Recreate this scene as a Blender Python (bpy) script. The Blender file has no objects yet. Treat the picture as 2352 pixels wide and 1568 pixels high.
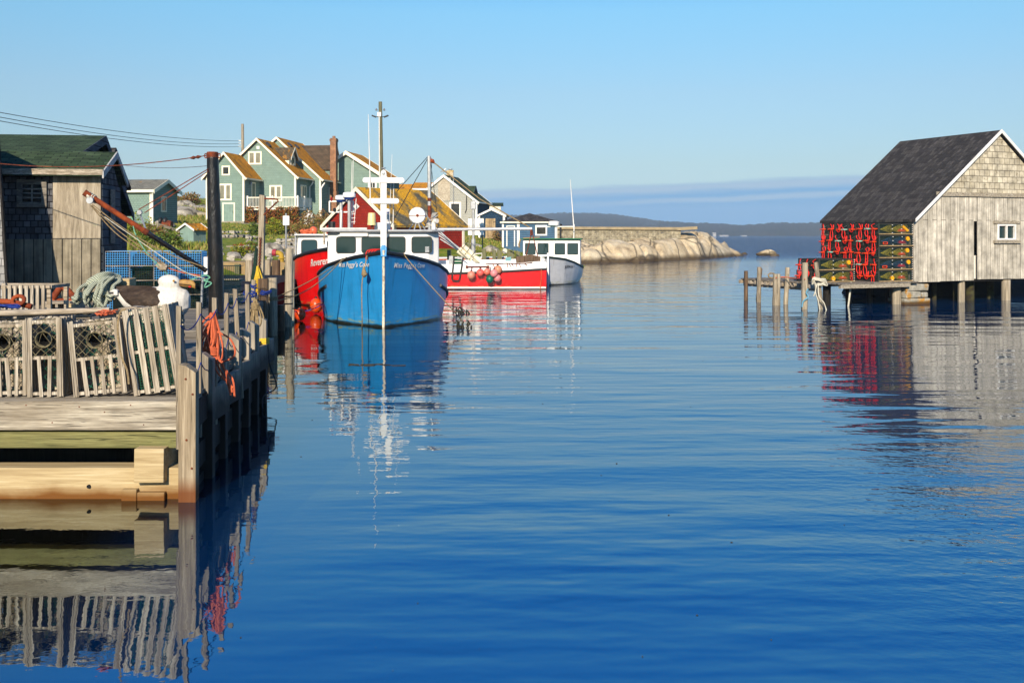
import bpy, bmesh, math, random
import numpy as np
from mathutils import Vector, Matrix, Euler, noise
rad = math.radians
RNG = random.Random(7)
sc = bpy.context.scene
COL = sc.collection
# ------------------------------------------------------------------ camera, sky, sun, exposure
EYE = 2.9            # eye height above the water (z = 0), camera at the origin looking along +Y, level
FPX, CX, HY = 2286.67, 1176.0, 538.0   # focal length in pixels of a 2352 px wide frame, image centre, horizon row
cam_data = bpy.data.cameras.new("camera")
cam_data.sensor_width = 36.0
cam_data.lens = 35.0
cam_data.shift_y = -(784.0 - HY) / 2352.0
cam_data.clip_start = 0.1
cam_data.clip_end = 20000.0
cam = bpy.data.objects.new("camera", cam_data)
cam.location = (0, 0, EYE)
cam.rotation_euler = (rad(90), 0, 0)
COL.objects.link(cam)
sc.camera = cam

SUN_EL, SUN_AZ = 25.0, 9.0            # elevation; degrees to the left of straight behind the camera
world = bpy.data.worlds.new("World")
sc.world = world
world.use_nodes = True
wn, wl = world.node_tree.nodes, world.node_tree.links
wn.clear()
w_out = wn.new("ShaderNodeOutputWorld")
w_bg = wn.new("ShaderNodeBackground")
sky = wn.new("ShaderNodeTexSky")
sky.sky_type = 'NISHITA'
sky.sun_disc = False
sky.sun_elevation = rad(SUN_EL)
sky.sun_rotation = rad(180 + SUN_AZ)
sky.altitude = 0.0
sky.air_density = 1.0
sky.dust_density = 0.35
sky.ozone_density = 3.0
w_bg.inputs["Strength"].default_value = 0.0945
# low bank of thin cloud over the far sea, placed by direction
def _n(t, **kw):
    n = wn.new(t)
    for k, v in kw.items():
        setattr(n, k, v)
    return n
geo = _n("ShaderNodeTexCoord")
sep = _n("ShaderNodeSeparateXYZ")
wl.new(geo.outputs["Generated"], sep.inputs[0])
def wmath(op, a, b=None, c=None):
    n = _n("ShaderNodeMath", operation=op)
    for i, x in enumerate((a, b, c)):
        if x is None:
            continue
        if isinstance(x, (int, float)):
            n.inputs[i].default_value = x
        else:
            wl.new(x, n.inputs[i])
    return n.outputs[0]
# direction in 'degrees': azimuth tangent and elevation tangent
az = wmath('ARCTAN2', sep.outputs[0], sep.outputs[1])
el = wmath('ARCSINE', sep.outputs[2])
comb = _n("ShaderNodeCombineXYZ")
wl.new(wmath('MULTIPLY', az, 16.0), comb.inputs[0])
wl.new(wmath('MULTIPLY', el, 120.0), comb.inputs[1])
nz = _n("ShaderNodeTexNoise")
nz.inputs["Scale"].default_value = 1.0
nz.inputs["Detail"].default_value = 5.0
wl.new(comb.outputs[0], nz.inputs["Vector"])
wob = wmath('MULTIPLY', wmath('SUBTRACT', nz.outputs[0], 0.5), 0.007)
tilt = wmath('MULTIPLY', az, 0.035)
e2 = wmath('SUBTRACT', wmath('ADD', el, wob), tilt)       # tilted, ragged elevation
def smooth(x, lo, hi):
    n = _n("ShaderNodeMapRange", interpolation_type='SMOOTHSTEP')
    n.inputs["From Min"].default_value = lo
    n.inputs["From Max"].default_value = hi
    wl.new(x, n.inputs["Value"])
    return n.outputs[0]
under = wmath('SUBTRACT', 1.0, smooth(e2, 0.0395, 0.047))            # everything below the top of the bank
rim = wmath('MULTIPLY', smooth(e2, 0.0325, 0.0395), under)             # pale upper rim
streak_c = wmath('ABSOLUTE', wmath('SUBTRACT', e2, 0.0275))
streak = wmath('MULTIPLY', wmath('SUBTRACT', 1.0, smooth(streak_c, 0.0005, 0.0045)), smooth(az, -0.05, 0.22))
# only the part of the sky over the sea ahead
win = wmath('MULTIPLY', smooth(az, -0.9, -0.55), wmath('SUBTRACT', 1.0, smooth(az, 0.6, 1.0)))
def mixc(f, a, b):
    m = _n("ShaderNodeMix", data_type='RGBA')
    wl.new(f, m.inputs[0])
    for i, x in ((6, a), (7, b)):
        if isinstance(x, tuple):
            m.inputs[i].default_value = x
        else:
            wl.new(x, m.inputs[i])
    return m.outputs[2]
c_bank = (1.05, 2.75, 4.9, 1)
c_rim = (3.3, 4.15, 4.9, 1)
# air tint: clear deep blue overhead, paler and a little greener low down
gr = _n("ShaderNodeValToRGB")
wl.new(wmath('DIVIDE', el, rad(50)), gr.inputs[0])
STOPS = [(0, (.40, .52, .74)), (4, (.57, .61, .645)), (8, (.70, .76, .75)), (12.5, (.70, .97, .95)), (18, (.30, .92, 1.22)), (24, (.13, .82, 1.45)), (31, (.10, .70, 1.35)), (46, (.25, .65, 1.1))]
while len(gr.color_ramp.elements) < len(STOPS): gr.color_ramp.elements.new(.5)
for e_, (d_, c_) in zip(gr.color_ramp.elements, STOPS):
    e_.position = d_ / 50
    e_.color = (c_[0] / 2.2, c_[1] / 2.2, c_[2] / 2.2, 1)
hs = _n("ShaderNodeMix", data_type='RGBA', blend_type='MULTIPLY')
hs.inputs[0].default_value = 1
wl.new(sky.outputs[0], hs.inputs[6])
vs_ = _n("ShaderNodeVectorMath", operation='SCALE')
wl.new(gr.outputs[0], vs_.inputs[0])
vs_.inputs["Scale"].default_value = 2.2
wl.new(vs_.outputs[0], hs.inputs[7])
col = mixc(wmath('MULTIPLY', wmath('MULTIPLY', under, win), 0.9), hs.outputs[2], c_bank)
col = mixc(wmath('MULTIPLY', wmath('MULTIPLY', rim, win), 0.7), col, c_rim)
col = mixc(wmath('MULTIPLY', wmath('MULTIPLY', streak, win), 0.55), col, c_rim)
wl.new(col, w_bg.inputs["Color"])
wl.new(w_bg.outputs[0], w_out.inputs["Surface"])

sun_data = bpy.data.lights.new("sun", 'SUN')
sun_data.energy = 5.0
sun_data.angle = rad(0.5)
sun_data.color = (1.0, 0.86, 0.68)
sun = bpy.data.objects.new("sun", sun_data)
COL.objects.link(sun)
SUN_DIR = Vector((-math.sin(rad(SUN_AZ)) * math.cos(rad(SUN_EL)), -math.cos(rad(SUN_AZ)) * math.cos(rad(SUN_EL)), math.sin(rad(SUN_EL))))
sun.rotation_euler = SUN_DIR.to_track_quat('Z', 'Y').to_euler()
sun.location = (-20, -40, 40)

sc.view_settings.view_transform = 'Standard'
sc.view_settings.look = 'None'
sc.view_settings.exposure = 0.63
sc.view_settings.gamma = 1.0
sc.render.engine = 'CYCLES'
sc.cycles.use_adaptive_sampling = True
sc.cycles.adaptive_threshold = 0.02
sc.cycles.use_denoising = True
sc.cycles.max_bounces = 8
sc.cycles.transparent_max_bounces = 8
sc.cycles.caustics_reflective = False
sc.cycles.caustics_refractive = False

# ------------------------------------------------------------------ helpers
def W(x, y, Y):
    return Vector(((x - CX) / FPX * Y, Y, EYE - (y - HY) / FPX * Y))
def GZ(x, y, z=0.0):
    Y = (EYE - z) * FPX / (y - HY)
    return Vector(((x - CX) / FPX * Y, Y, z))
def X_at(x, Y):
    return (x - CX) / FPX * Y
def Z_at(y, Y):
    return EYE - (y - HY) / FPX * Y

WM = {}
def frame(O, ang=0.0):
    """local (a right, b back, c up) -> world, ang in degrees counter-clockwise"""
    return Matrix.Translation(O) @ Matrix.Rotation(rad(ang), 4, 'Z')

def props(o, label=None, cat=None, group=None, kind=None):
    if label: o['label'] = label
    if cat: o['category'] = cat
    if group: o['group'] = group
    if kind: o['kind'] = kind
    return o

def thing(name, label, cat, loc=(0, 0, 0), rz=0.0, group=None, rot=None):
    o = bpy.data.objects.new(name, None)
    o.empty_display_size = 0.2
    COL.objects.link(o)
    o.location = loc
    o.rotation_euler = rot if rot else (0, 0, rz)
    WM[o] = Matrix.LocRotScale(Vector(loc), Euler(o.rotation_euler), None)
    return props(o, label, cat, group)

def dup(root, loc, rot, label=None, group=None, parent=None, scale=None, label_part=None):
    def rec(o, par):
        c = o.copy()
        COL.objects.link(c)
        if par is not None:
            c.parent = par
        for ch in list(o.children):
            rec(ch, c)
        return c
    r = rec(root, parent)
    r.location = loc
    r.rotation_euler = rot
    if scale: r.scale = scale
    if label: r['label'] = label
    if group: r['group'] = group
    return r

class MB:
    def __init__(self, M=None):
        self.v, self.f = [], []
        self.M = M.copy() if M is not None else Matrix.Identity(4)
    def add(self, vs, fs):
        o = len(self.v)
        M = self.M
        self.v += [tuple(M @ Vector(p)) for p in vs]
        self.f += [tuple(i + o for i in f) for f in fs]
        return self
    def box(self, c, s, R=None, j=0.0):
        hx, hy, hz = s[0] / 2, s[1] / 2, s[2] / 2
        c = Vector(c)
        vs = []
        for dz in (-hz, hz):
            for dx, dy in ((-hx, -hy), (hx, -hy), (hx, hy), (-hx, hy)):
                p = Vector((dx, dy, dz))
                if j: p += Vector((RNG.uniform(-j, j), RNG.uniform(-j, j), RNG.uniform(-j, j)))
                if R is not None: p = R @ p
                vs.append(c + p)
        return self.add(vs, [(3, 2, 1, 0), (4, 5, 6, 7), (0, 1, 5, 4), (1, 2, 6, 5), (2, 3, 7, 6), (3, 0, 4, 7)])
    def bx(self, x0, x1, y0, y1, z0, z1, j=0.0):
        return self.box(((x0 + x1) / 2, (y0 + y1) / 2, (z0 + z1) / 2), (abs(x1 - x0), abs(y1 - y0), abs(z1 - z0)), None, j)
    def beam(self, p, q, w, h, up=(0, 0, 1), j=0.0):
        p, q = Vector(p), Vector(q)
        d = (q - p)
        L = d.length
        d.normalize()
        up = Vector(up)
        if abs(d.dot(up)) > 0.98: up = Vector((0, 1, 0))
        s = d.cross(up).normalized()
        t = s.cross(d).normalized()
        R = Matrix((d, s, t)).transposed()
        return self.box((p + q) / 2, (L, w, h), R, j)
    def tube(self, pts, r, n=6, closed=False, caps=True):
        pts = [Vector(p) for p in pts]
        N = len(pts)
        rs = r if isinstance(r, (list, tuple)) else [r] * N
        vs, fs = [], []
        nrm = None
        for i, p in enumerate(pts):
            if closed:
                t = pts[(i + 1) % N] - pts[i - 1]
            else:
                t = pts[min(i + 1, N - 1)] - pts[max(i - 1, 0)]
            if t.length < 1e-9: t = Vector((0, 0, 1))
            t.normalize()
            if nrm is None:
                a = Vector((0, 0, 1)) if abs(t.z) < 0.9 else Vector((1, 0, 0))
                nrm = (a - t * a.dot(t)).normalized()
            else:
                nrm = nrm - t * nrm.dot(t)
                if nrm.length < 1e-6:
                    a = Vector((0, 0, 1)) if abs(t.z) < 0.9 else Vector((1, 0, 0))
                    nrm = a - t * a.dot(t)
                nrm.normalize()
            b = t.cross(nrm)
            for k in range(n):
                a = 2 * math.pi * k / n
                vs.append(p + (nrm * math.cos(a) + b * math.sin(a)) * rs[i])
        M = N if closed else N - 1
        for i in range(M):
            for k in range(n):
                a, b_ = i * n + k, i * n + (k + 1) % n
                c, d = ((i + 1) % N) * n + (k + 1) % n, ((i + 1) % N) * n + k
                fs.append((a, b_, c, d))
        if caps and not closed:
            fs.append(tuple(range(n - 1, -1, -1)))
            fs.append(tuple((N - 1) * n + k for k in range(n)))
        return self.add(vs, fs)
    def lathe(self, c, prof, n=16, axis='Z'):
        """prof: list of (r, h) along the axis from c"""
        c = Vector(c)
        vs, fs = [], []
        for r, h in prof:
            for k in range(n):
                a = 2 * math.pi * k / n
                x, y = r * math.cos(a), r * math.sin(a)
                p = {'Z': (x, y, h), 'Y': (x, h, y), 'X': (h, x, y)}[axis]
                vs.append(c + Vector(p))
        for i in range(len(prof) - 1):
            for k in range(n):
                q = (i * n + k, i * n + (k + 1) % n, (i + 1) * n + (k + 1) % n, (i + 1) * n + k)
                fs.append(q[::-1] if axis == 'Y' else q)
        e0, e1 = tuple(range(n)), tuple((len(prof) - 1) * n + k for k in range(n))
        fs.append(e0[::-1] if axis != 'Y' else e0)
        fs.append(e1 if axis != 'Y' else e1[::-1])
        return self.add(vs, fs)
    def ball(self, c, r, nu=16, nv=10, squash=1.0):
        prof = []
        for i in range(nv + 1):
            a = math.pi * i / nv
            prof.append((max(1e-4, r * math.sin(a)), -r * squash * math.cos(a)))
        return self.lathe(c, prof, nu)
    def prism(self, poly, ext):
        """poly: list of 3D points, ext: extrusion vector"""
        n = len(poly)
        e = Vector(ext)
        vs = [Vector(p) for p in poly] + [Vector(p) + e for p in poly]
        fs = [tuple(range(n)), tuple(range(2 * n - 1, n - 1, -1))]
        for i in range(n):
            k = (i + 1) % n
            fs.append((k, i, n + i, n + k))
        return self.add(vs, fs)
    def face(self, pts):
        return self.add(pts, [tuple(range(len(pts)))])
    def build(self, name, mat, parent=None, smooth=None, bevel=0.0, uv=True, label=None, kind=None):
        me = bpy.data.meshes.new(name)
        vs = self.v
        if parent is not None and parent in WM:
            inv = WM[parent].inverted()
            vs = [tuple(inv @ Vector(p)) for p in vs]
        me.from_pydata(vs, [], self.f)
        bm = bmesh.new()
        bm.from_mesh(me)
        bmesh.ops.recalc_face_normals(bm, faces=bm.faces)
        if uv:
            ul = bm.loops.layers.uv.new("UVMap")
            for f in bm.faces:
                n = f.normal
                if abs(n.z) < 0.995:
                    u = Vector((-n.y, n.x, 0)).normalized()
                    w = n.cross(u)
                else:
                    u, w = Vector((1, 0, 0)), Vector((0, 1, 0))
                for lp in f.loops:
                    co = lp.vert.co
                    lp[ul].uv = (co.dot(u), co.dot(w))
        bm.to_mesh(me)
        bm.free()
        if smooth is not None:
            me.polygons.foreach_set("use_smooth", [True] * len(me.polygons))
            me.set_sharp_from_angle(angle=rad(smooth))
        o = bpy.data.objects.new(name, me)
        COL.objects.link(o)
        if mat is not None: me.materials.append(mat)
        if parent is not None:
            o.parent = parent
            WM[o] = WM[parent] if parent in WM else Matrix.Identity(4)
        else:
            WM[o] = Matrix.Identity(4)
        if bevel > 0:
            b = o.modifiers.new("bevel", 'BEVEL')
            b.width = bevel
            b.segments = 2
            b.limit_method = 'ANGLE'
        if label: o['label'] = label
        if kind: o['kind'] = kind
        return o

def sag(p, q, drop, n=14):
    p, q = Vector(p), Vector(q)
    return [p.lerp(q, i / n) - Vector((0, 0, drop * 4 * (i / n) * (1 - i / n))) for i in range(n + 1)]

def spline(pts, n=6):
    """Catmull-Rom through pts"""
    P = [Vector(p) for p in pts]
    P = [P[0] * 2 - P[1]] + P + [P[-1] * 2 - P[-2]]
    out = []
    for i in range(1, len(P) - 2):
        for k in range(n):
            t = k / n
            a, b, c, d = P[i - 1], P[i], P[i + 1], P[i + 2]
            out.append(0.5 * ((2 * b) + (c - a) * t + (2 * a - 5 * b + 4 * c - d) * t * t + (3 * b - a - 3 * c + d) * t ** 3))
    out.append(P[-2])
    return out

def rrect(w, h, r, n=4):
    pts = []
    for cx, cy, a0 in ((w / 2 - r, h / 2 - r, 0), (-w / 2 + r, h / 2 - r, 90), (-w / 2 + r, -h / 2 + r, 180), (w / 2 - r, -h / 2 + r, 270)):
        for k in range(n + 1):
            a = rad(a0 + 90 * k / n)
            pts.append((cx + r * math.cos(a), cy + r * math.sin(a)))
    return pts

def interp(tab, x):
    """tab: list of (x, v...)"""
    xs = [t[0] for t in tab]
    return [float(np.interp(x, xs, [t[k] for t in tab])) for k in range(1, len(tab[0]))]

# ------------------------------------------------------------------ materials
class N:
    def __init__(self, name, rough=0.7, metal=0.0, spec=0.4):
        self.m = bpy.data.materials.new(name)
        self.m.use_nodes = True
        self.t = self.m.node_tree
        self.b = self.t.nodes["Principled BSDF"]
        self.b.inputs["Roughness"].default_value = rough
        self.b.inputs["Metallic"].default_value = metal
        self.b.inputs["Specular IOR Level"].default_value = spec
        self.bumps = []
    def n(self, t, **kw):
        n = self.t.nodes.new(t)
        for k, v in kw.items(): setattr(n, k, v)
        return n
    def l(self, a, b): self.t.links.new(a, b)
    def co(self, kind, scale=(1, 1, 1), rot=(0, 0, 0), loc=(0, 0, 0)):
        tc = self.n("ShaderNodeTexCoord")
        mp = self.n("ShaderNodeMapping")
        mp.inputs["Scale"].default_value = scale
        mp.inputs["Rotation"].default_value = rot
        mp.inputs["Location"].default_value = loc
        self.l(tc.outputs[kind], mp.inputs[0])
        return mp.outputs[0]
    def noise(self, vec, scale, detail=4.0, rough=0.55, dist=0.0):
        n = self.n("ShaderNodeTexNoise")
        n.inputs["Scale"].default_value = scale
        n.inputs["Detail"].default_value = detail
        n.inputs["Roughness"].default_value = rough
        n.inputs["Distortion"].default_value = dist
        self.l(vec, n.inputs["Vector"])
        return n.outputs[0]
    def ramp(self, f, stops):
        r = self.n("ShaderNodeValToRGB")
        e = r.color_ramp.elements
        while len(e) < len(stops): e.new(0.5)
        for k, (p, c) in enumerate(stops):
            e[k].position = p
            e[k].color = (c[0], c[1], c[2], 1) if isinstance(c, (tuple, list)) else (c, c, c, 1)
        self.l(f, r.inputs[0])
        return r.outputs[0]
    def mix(self, f, a, b, mode='MIX'):
        m = self.n("ShaderNodeMix", data_type='RGBA', blend_type=mode)
        for i, x in ((0, f), (6, a), (7, b)):
            if isinstance(x, (int, float)): m.inputs[i].default_value = x
            elif isinstance(x, (tuple, list)): m.inputs[i].default_value = (x[0], x[1], x[2], 1)
            else: self.l(x, m.inputs[i])
        return m.outputs[2]
    def math(self, op, a, b=0.0):
        m = self.n("ShaderNodeMath", operation=op)
        for i, x in ((0, a), (1, b)):
            if isinstance(x, (int, float)): m.inputs[i].default_value = x
            else: self.l(x, m.inputs[i])
        return m.outputs[0]
    def color(self, c):
        if isinstance(c, (tuple, list)): self.b.inputs["Base Color"].default_value = (c[0], c[1], c[2], 1)
        else:
            g = self.n("ShaderNodeGamma")
            g.inputs[1].default_value = 1.33
            self.l(c, g.inputs[0])
            self.l(g.outputs[0], self.b.inputs["Base Color"])
        return self
    def bump(self, h, dist, strength=1.0):
        b = self.n("ShaderNodeBump")
        b.inputs["Distance"].default_value = dist
        b.inputs["Strength"].default_value = strength
        self.l(h, b.inputs["Height"])
        if self.bumps: self.l(self.bumps[-1], b.inputs["Normal"])
        self.bumps.append(b.outputs[0])
        self.l(b.outputs[0], self.b.inputs["Normal"])
        return self

def mat(name, c1, c2=None, scale=3.0, stretch=(1, 1, 1), rough=0.7, metal=0.0, spec=0.4, bump=0.0, coord='Object', lo=0.35, hi=0.65, detail=4.0):
    k = N(name, rough, metal, spec)
    if c2 is None:
        c2 = tuple(x * 0.86 for x in c1)
    v = k.co(coord, stretch)
    f = k.noise(v, scale, detail)
    k.color(k.ramp(f, [(lo, c1), (hi, c2)]))
    if bump: k.bump(f, bump)
    return k.m

def wood(name, dark, light, axis='X', grain=14.0, tint=None, coord='Object', rough=0.8, bump=0.004, knots=True):
    """weathered timber: long grain streaks, knots, blotches"""
    k = N(name, rough, 0, 0.25)
    st = {'X': (0.04, 1, 1), 'Y': (1, 0.04, 1), 'Z': (1, 1, 0.04), 'U': (0.04, 1, 1), 'V': (1, 0.04, 1)}[axis]
    v = k.co('UV' if axis in 'UV' else coord, st)
    g = k.noise(v, grain, 6, 0.65, 0.6)
    mid = tuple((a + b) / 2 for a, b in zip(dark, light))
    c = k.ramp(g, [(0.30, dark), (0.5, mid), (0.66, light)])
    v2 = k.co('UV' if axis in 'UV' else coord)
    bl = k.noise(v2, 1.7, 3)
    fg = k.noise(v, grain * 3.6, 3, .7)
    c = k.mix(1.0, c, k.ramp(fg, [(.34, .66), (.62, 1.12)]), 'MULTIPLY')
    c = k.mix(k.ramp(bl, [(0.35, 0.0), (0.7, 0.45)]), c, tint or tuple(x * 0.7 for x in mid))
    if knots:
        vo = k.n("ShaderNodeTexVoronoi"); vo.inputs["Scale"].default_value = 2.6
        k.l(k.co('UV' if axis in 'UV' else coord, tuple(.35 if s < 1 else 1 for s in st)), vo.inputs["Vector"])
        c = k.mix(k.ramp(vo.outputs["Distance"], [(.035, .8), (.075, 0)]), c, tuple(x * .6 for x in dark))
    # weather cracks running with the grain
    cr = k.noise(v, grain * 2.4, 2, .5, .8)
    c = k.mix(k.ramp(cr, [(0.64, 0.0), (0.69, 0.85)]), c, tuple(x * 0.45 for x in dark))
    k.color(c)
    if bump: k.bump(k.math('SUBTRACT', g, k.ramp(cr, [(0.62, 0.0), (0.70, 0.6)])), bump)
    return k.m

def pattern(name, c1, c2, cm, w, h, mortar=0.012, swap=False, offset=0.5, moss=None, noise_amt=0.35, rough=0.85, bump=0.012, wear=None, mossscale=1.3, bias=0.0, grain=None):
    """boards, clapboards, shingles, bricks: a brick texture in metres on the unwrapped faces"""
    k = N(name, rough, 0, 0.2)
    v = k.co('UV', (1, 1, 1), (0, 0, rad(90)) if swap else (0, 0, 0))
    br = k.n("ShaderNodeTexBrick")
    br.offset = offset
    br.inputs["Color1"].default_value = (*c1, 1)
    br.inputs["Color2"].default_value = (*c2, 1)
    br.inputs["Mortar"].default_value = (*cm, 1)
    br.inputs["Scale"].default_value = 1.0
    br.inputs["Mortar Size"].default_value = mortar
    br.inputs["Mortar Smooth"].default_value = 0.2
    br.inputs["Bias"].default_value = bias
    br.inputs["Brick Width"].default_value = w
    br.inputs["Row Height"].default_value = h
    k.l(v, br.inputs["Vector"])
    c = br.outputs["Color"]
    v2 = k.co('UV')
    f = k.noise(v2, 2.2, 5, 0.6)
    c = k.mix(1.0, c, k.ramp(f, [(0.3, 1 - noise_amt), (0.7, 1 + noise_amt * 0.4)]), 'MULTIPLY')
    if grain:
        g = k.noise(k.co('UV', grain), 12.0, 5, 0.65, 0.4)
        c = k.mix(1.0, c, k.ramp(g, [(0.3, 0.62), (0.68, 1.15)]), 'MULTIPLY')
    if wear:
        f2 = k.noise(v2, wear[1], 6, 0.7)
        c = k.mix(k.ramp(f2, [(wear[2], 0.0), (wear[3], 1.0)]), c, wear[0])
    if moss:
        f3 = k.noise(k.co('UV', (1, 0.45, 1)), mossscale, 8, 0.68, 0.3)
        c = k.mix(k.ramp(f3, [(moss[1], 0.0), (moss[2], 1.0)]), c, k.mix(k.ramp(k.noise(v2, 7.0, 6, 0.7), [(.4, 0), (.6, 1)]), moss[0], moss[3]))
        c = k.mix(k.math('MULTIPLY', br.outputs['Fac'], .75), c, cm)
    k.color(c)
    if bump: k.bump(k.math('SUBTRACT', k.math('MULTIPLY', f, 0.3), br.outputs["Fac"]), bump)
    return k.m

def island(name, stops, rough=0.7, sub=0.0):
    """colour that changes from leaf to leaf"""
    k = N(name, rough, 0, 0.25)
    g = k.n("ShaderNodeNewGeometry")
    k.color(k.ramp(g.outputs["Random Per Island"], stops))
    return k.m

MT = {}
MT['white'] = mat('white_gloss_paint', (0.80, 0.79, 0.76), (0.70, 0.68, 0.63), 1.5, rough=0.35)
MT['white_dull'] = mat('white_house_paint', (0.78, 0.75, 0.66), (0.66, 0.62, 0.52), 2.0, rough=0.7)
MT['cream'] = mat('cream_trim_paint', (0.86, 0.81, 0.66), (0.80, 0.74, 0.59), 2.0, rough=0.7)
MT['black'] = mat('black_rubber', (0.018, 0.018, 0.02), (0.035, 0.035, 0.036), 6.0, rough=0.55)
MT['steel'] = mat('galvanised_steel', (0.45, 0.46, 0.47), (0.32, 0.33, 0.34), 6.0, rough=0.42, metal=0.6)
MT['alu'] = mat('bare_aluminium', (0.62, 0.62, 0.60), (0.48, 0.48, 0.47), 5.0, rough=0.35, metal=0.5)
MT['rust'] = mat('rust', (0.30, 0.085, 0.025), (0.12, 0.035, 0.015), 9.0, rough=0.9, bump=0.004)
MT['rust_orange'] = mat('orange_rust', (0.38, 0.105, 0.022), (0.20, 0.05, 0.015), 8.0, rough=0.85, bump=0.003)
MT['rope_tan'] = mat('tan_rope', (0.40, 0.32, 0.19), (0.25, 0.19, 0.11), 30.0, rough=0.9)
MT['rope_blue'] = mat('blue_rope', (0.03, 0.08, 0.33), (0.02, 0.05, 0.22), 30.0, rough=0.8)
MT['rope_orange'] = mat('faded_orange_rope', (0.66, 0.21, 0.10), (0.50, 0.15, 0.075), 25.0, rough=0.8)
MT['rope_red'] = mat('red_rope', (0.72, 0.045, 0.025), (0.60, 0.03, 0.02), 20.0, rough=0.7)
MT['rope_yellow'] = mat('yellow_rope', (0.70, 0.52, 0.06), (0.55, 0.40, 0.05), 25.0, rough=0.8)
MT['rope_white'] = mat('white_rope', (0.68, 0.66, 0.56), (0.50, 0.48, 0.40), 25.0, rough=0.85)
MT['glass'] = N('dark_window_glass', 0.04, 0, 0.6).color((0.012, 0.03, 0.03)).m
MT['glass_house'] = mat('house_window_glass', (0.03, 0.035, 0.035), (0.06, 0.06, 0.05), 2.0, rough=0.06, spec=0.7)
MT['blind'] = mat('drawn_blind_behind_glass', (0.30, 0.29, 0.22), (0.22, 0.21, 0.16), 1.5, rough=0.25, spec=0.6)
MT['dark'] = mat('dark_interior', (0.008, 0.008, 0.009), (0.014, 0.013, 0.012), 3.0, rough=0.9)
# ------------------------------------------------------------------ setting: water
def make_water():
    xs = [-6000, 6000]
    me = bpy.data.meshes.new("water")
    me.from_pydata([(-3200, -400, 0), (3200, -400, 0), (3200, 2800, 0), (-3200, 2800, 0)], [], [(0, 1, 2, 3)])
    o = bpy.data.objects.new("water", me)
    COL.objects.link(o)
    k = N('harbour_water', 0.02, 0, 0.5)
    k.color((0.0, 0.0, 0.0))
    k.b.inputs["IOR"].default_value = 3.3
    pos = k.n("ShaderNodeNewGeometry").outputs["Position"]
    sp = k.n("ShaderNodeSeparateXYZ")
    k.l(pos, sp.inputs[0])
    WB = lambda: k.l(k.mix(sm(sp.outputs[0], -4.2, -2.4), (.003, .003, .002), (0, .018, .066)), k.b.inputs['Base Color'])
    def mapped(s, rz=0.0):
        mp = k.n("ShaderNodeMapping")
        mp.inputs["Scale"].default_value = s
        mp.inputs["Rotation"].default_value = (0, 0, rad(rz))
        k.l(pos, mp.inputs[0])
        return mp.outputs[0]
    def sm(x, a, b, lo=0.0, hi=1.0):
        m = k.n("ShaderNodeMapRange", interpolation_type='SMOOTHSTEP')
        m.inputs["From Min"].default_value = a
        m.inputs["From Max"].default_value = b
        m.inputs["To Min"].default_value = lo
        m.inputs["To Max"].default_value = hi
        k.l(x, m.inputs["Value"])
        return m.outputs[0]
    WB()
    # long gentle undulation, wave crests across the view
    swell = k.noise(mapped((0.28, 1.0, 1), 4), 0.75, 2, 0.4)
    rip = k.noise(mapped((0.45, 1.0, 1), -8), 2.6, 2, 0.45)
    fine = k.noise(mapped((0.7, 1.0, 1), 25), 9.0, 2, 0.5)
    near = sm(sp.outputs[1], 9.0, 22.0, 0.28, 1.0)                 # sheltered beside the wharf
    leftcalm = sm(sp.outputs[0], -5.0, -1.0, 0.55, 1.0)
    open_sea = sm(sp.outputs[1], 95.0, 190.0, 0.0, 1.0)
    amp = k.math('MAXIMUM', k.math('MULTIPLY', near, leftcalm), sm(sp.outputs[0], -3.2, -0.5))
    k.bump(k.math('MULTIPLY', swell, amp), 0.042)
    long_ = k.noise(mapped((0.11, 1.0, 1), 3), 1.7, 2, 0.5)
    k.bump(k.math('MULTIPLY', long_, k.math('MULTIPLY', amp, sm(sp.outputs[0], -4.5, -2.5, .25, 1.0))), 0.017)
    patch = k.noise(mapped((0.05, 0.09, 1)), 1.0, 2)
    k.bump(k.math('MULTIPLY', rip, k.math('MULTIPLY', k.math('MULTIPLY', amp, sm(sp.outputs[1], 13.0, 24.0, 1.0, .62)), sm(patch, 0.38, 0.60, 0.4, 1.0))), 0.0145)
    # breeze patch: fine chop in the right foreground and out at sea
    bx_ = sm(sp.outputs[0], 1.5, 6.5)
    by_ = k.math('MULTIPLY', sm(sp.outputs[1], 5.0, 8.0), sm(sp.outputs[1], 16.0, 10.5))
    chop = k.math('ADD', k.math('MULTIPLY', k.math('MULTIPLY', bx_, by_), 0.9), 0.05)
    k.bump(k.math('MULTIPLY', fine, chop), 0.013)
    seaw = k.noise(mapped((0.5, 1.0, 1), 10), 0.5, 5, 0.65)
    k.bump(k.math('MULTIPLY', seaw, open_sea), 2.6)
    k.b.inputs['Specular Tint'].default_value = (.86, .98, 1, 1)
    me.materials.append(k.m)
    props(o, kind='structure')
make_water()
def make_weed():
    m = MB(); q = random.Random(8)
    for k in range(46):
        p = GZ(q.uniform(430, 2340), 640 + 900 * q.random() ** 1.6, 0)
        if p.x < -3.2 and p.y < 30: continue
        L = q.uniform(.004, .017) * (p.y / 9) ** .8; a = q.uniform(0, 3.1)
        m.box(p + Vector((0, 0, .002)), (L, L * q.uniform(.25, .6), .008), Matrix.Rotation(a, 3, 'Z'), L * .1)
    for k in range(12):
        p = GZ(800 + 130 * q.random(), 838 + q.uniform(-2, 2), 0); m.box(p, (.22, .03, .02), Matrix.Rotation(q.uniform(-.3, .3), 3, 'Z'), .01)
    props(m.build("floating_weed", mat('drifting_weed', (.03, .025, .012), (.09, .075, .04), 5), uv=False), kind='stuff')
make_weed()

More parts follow.
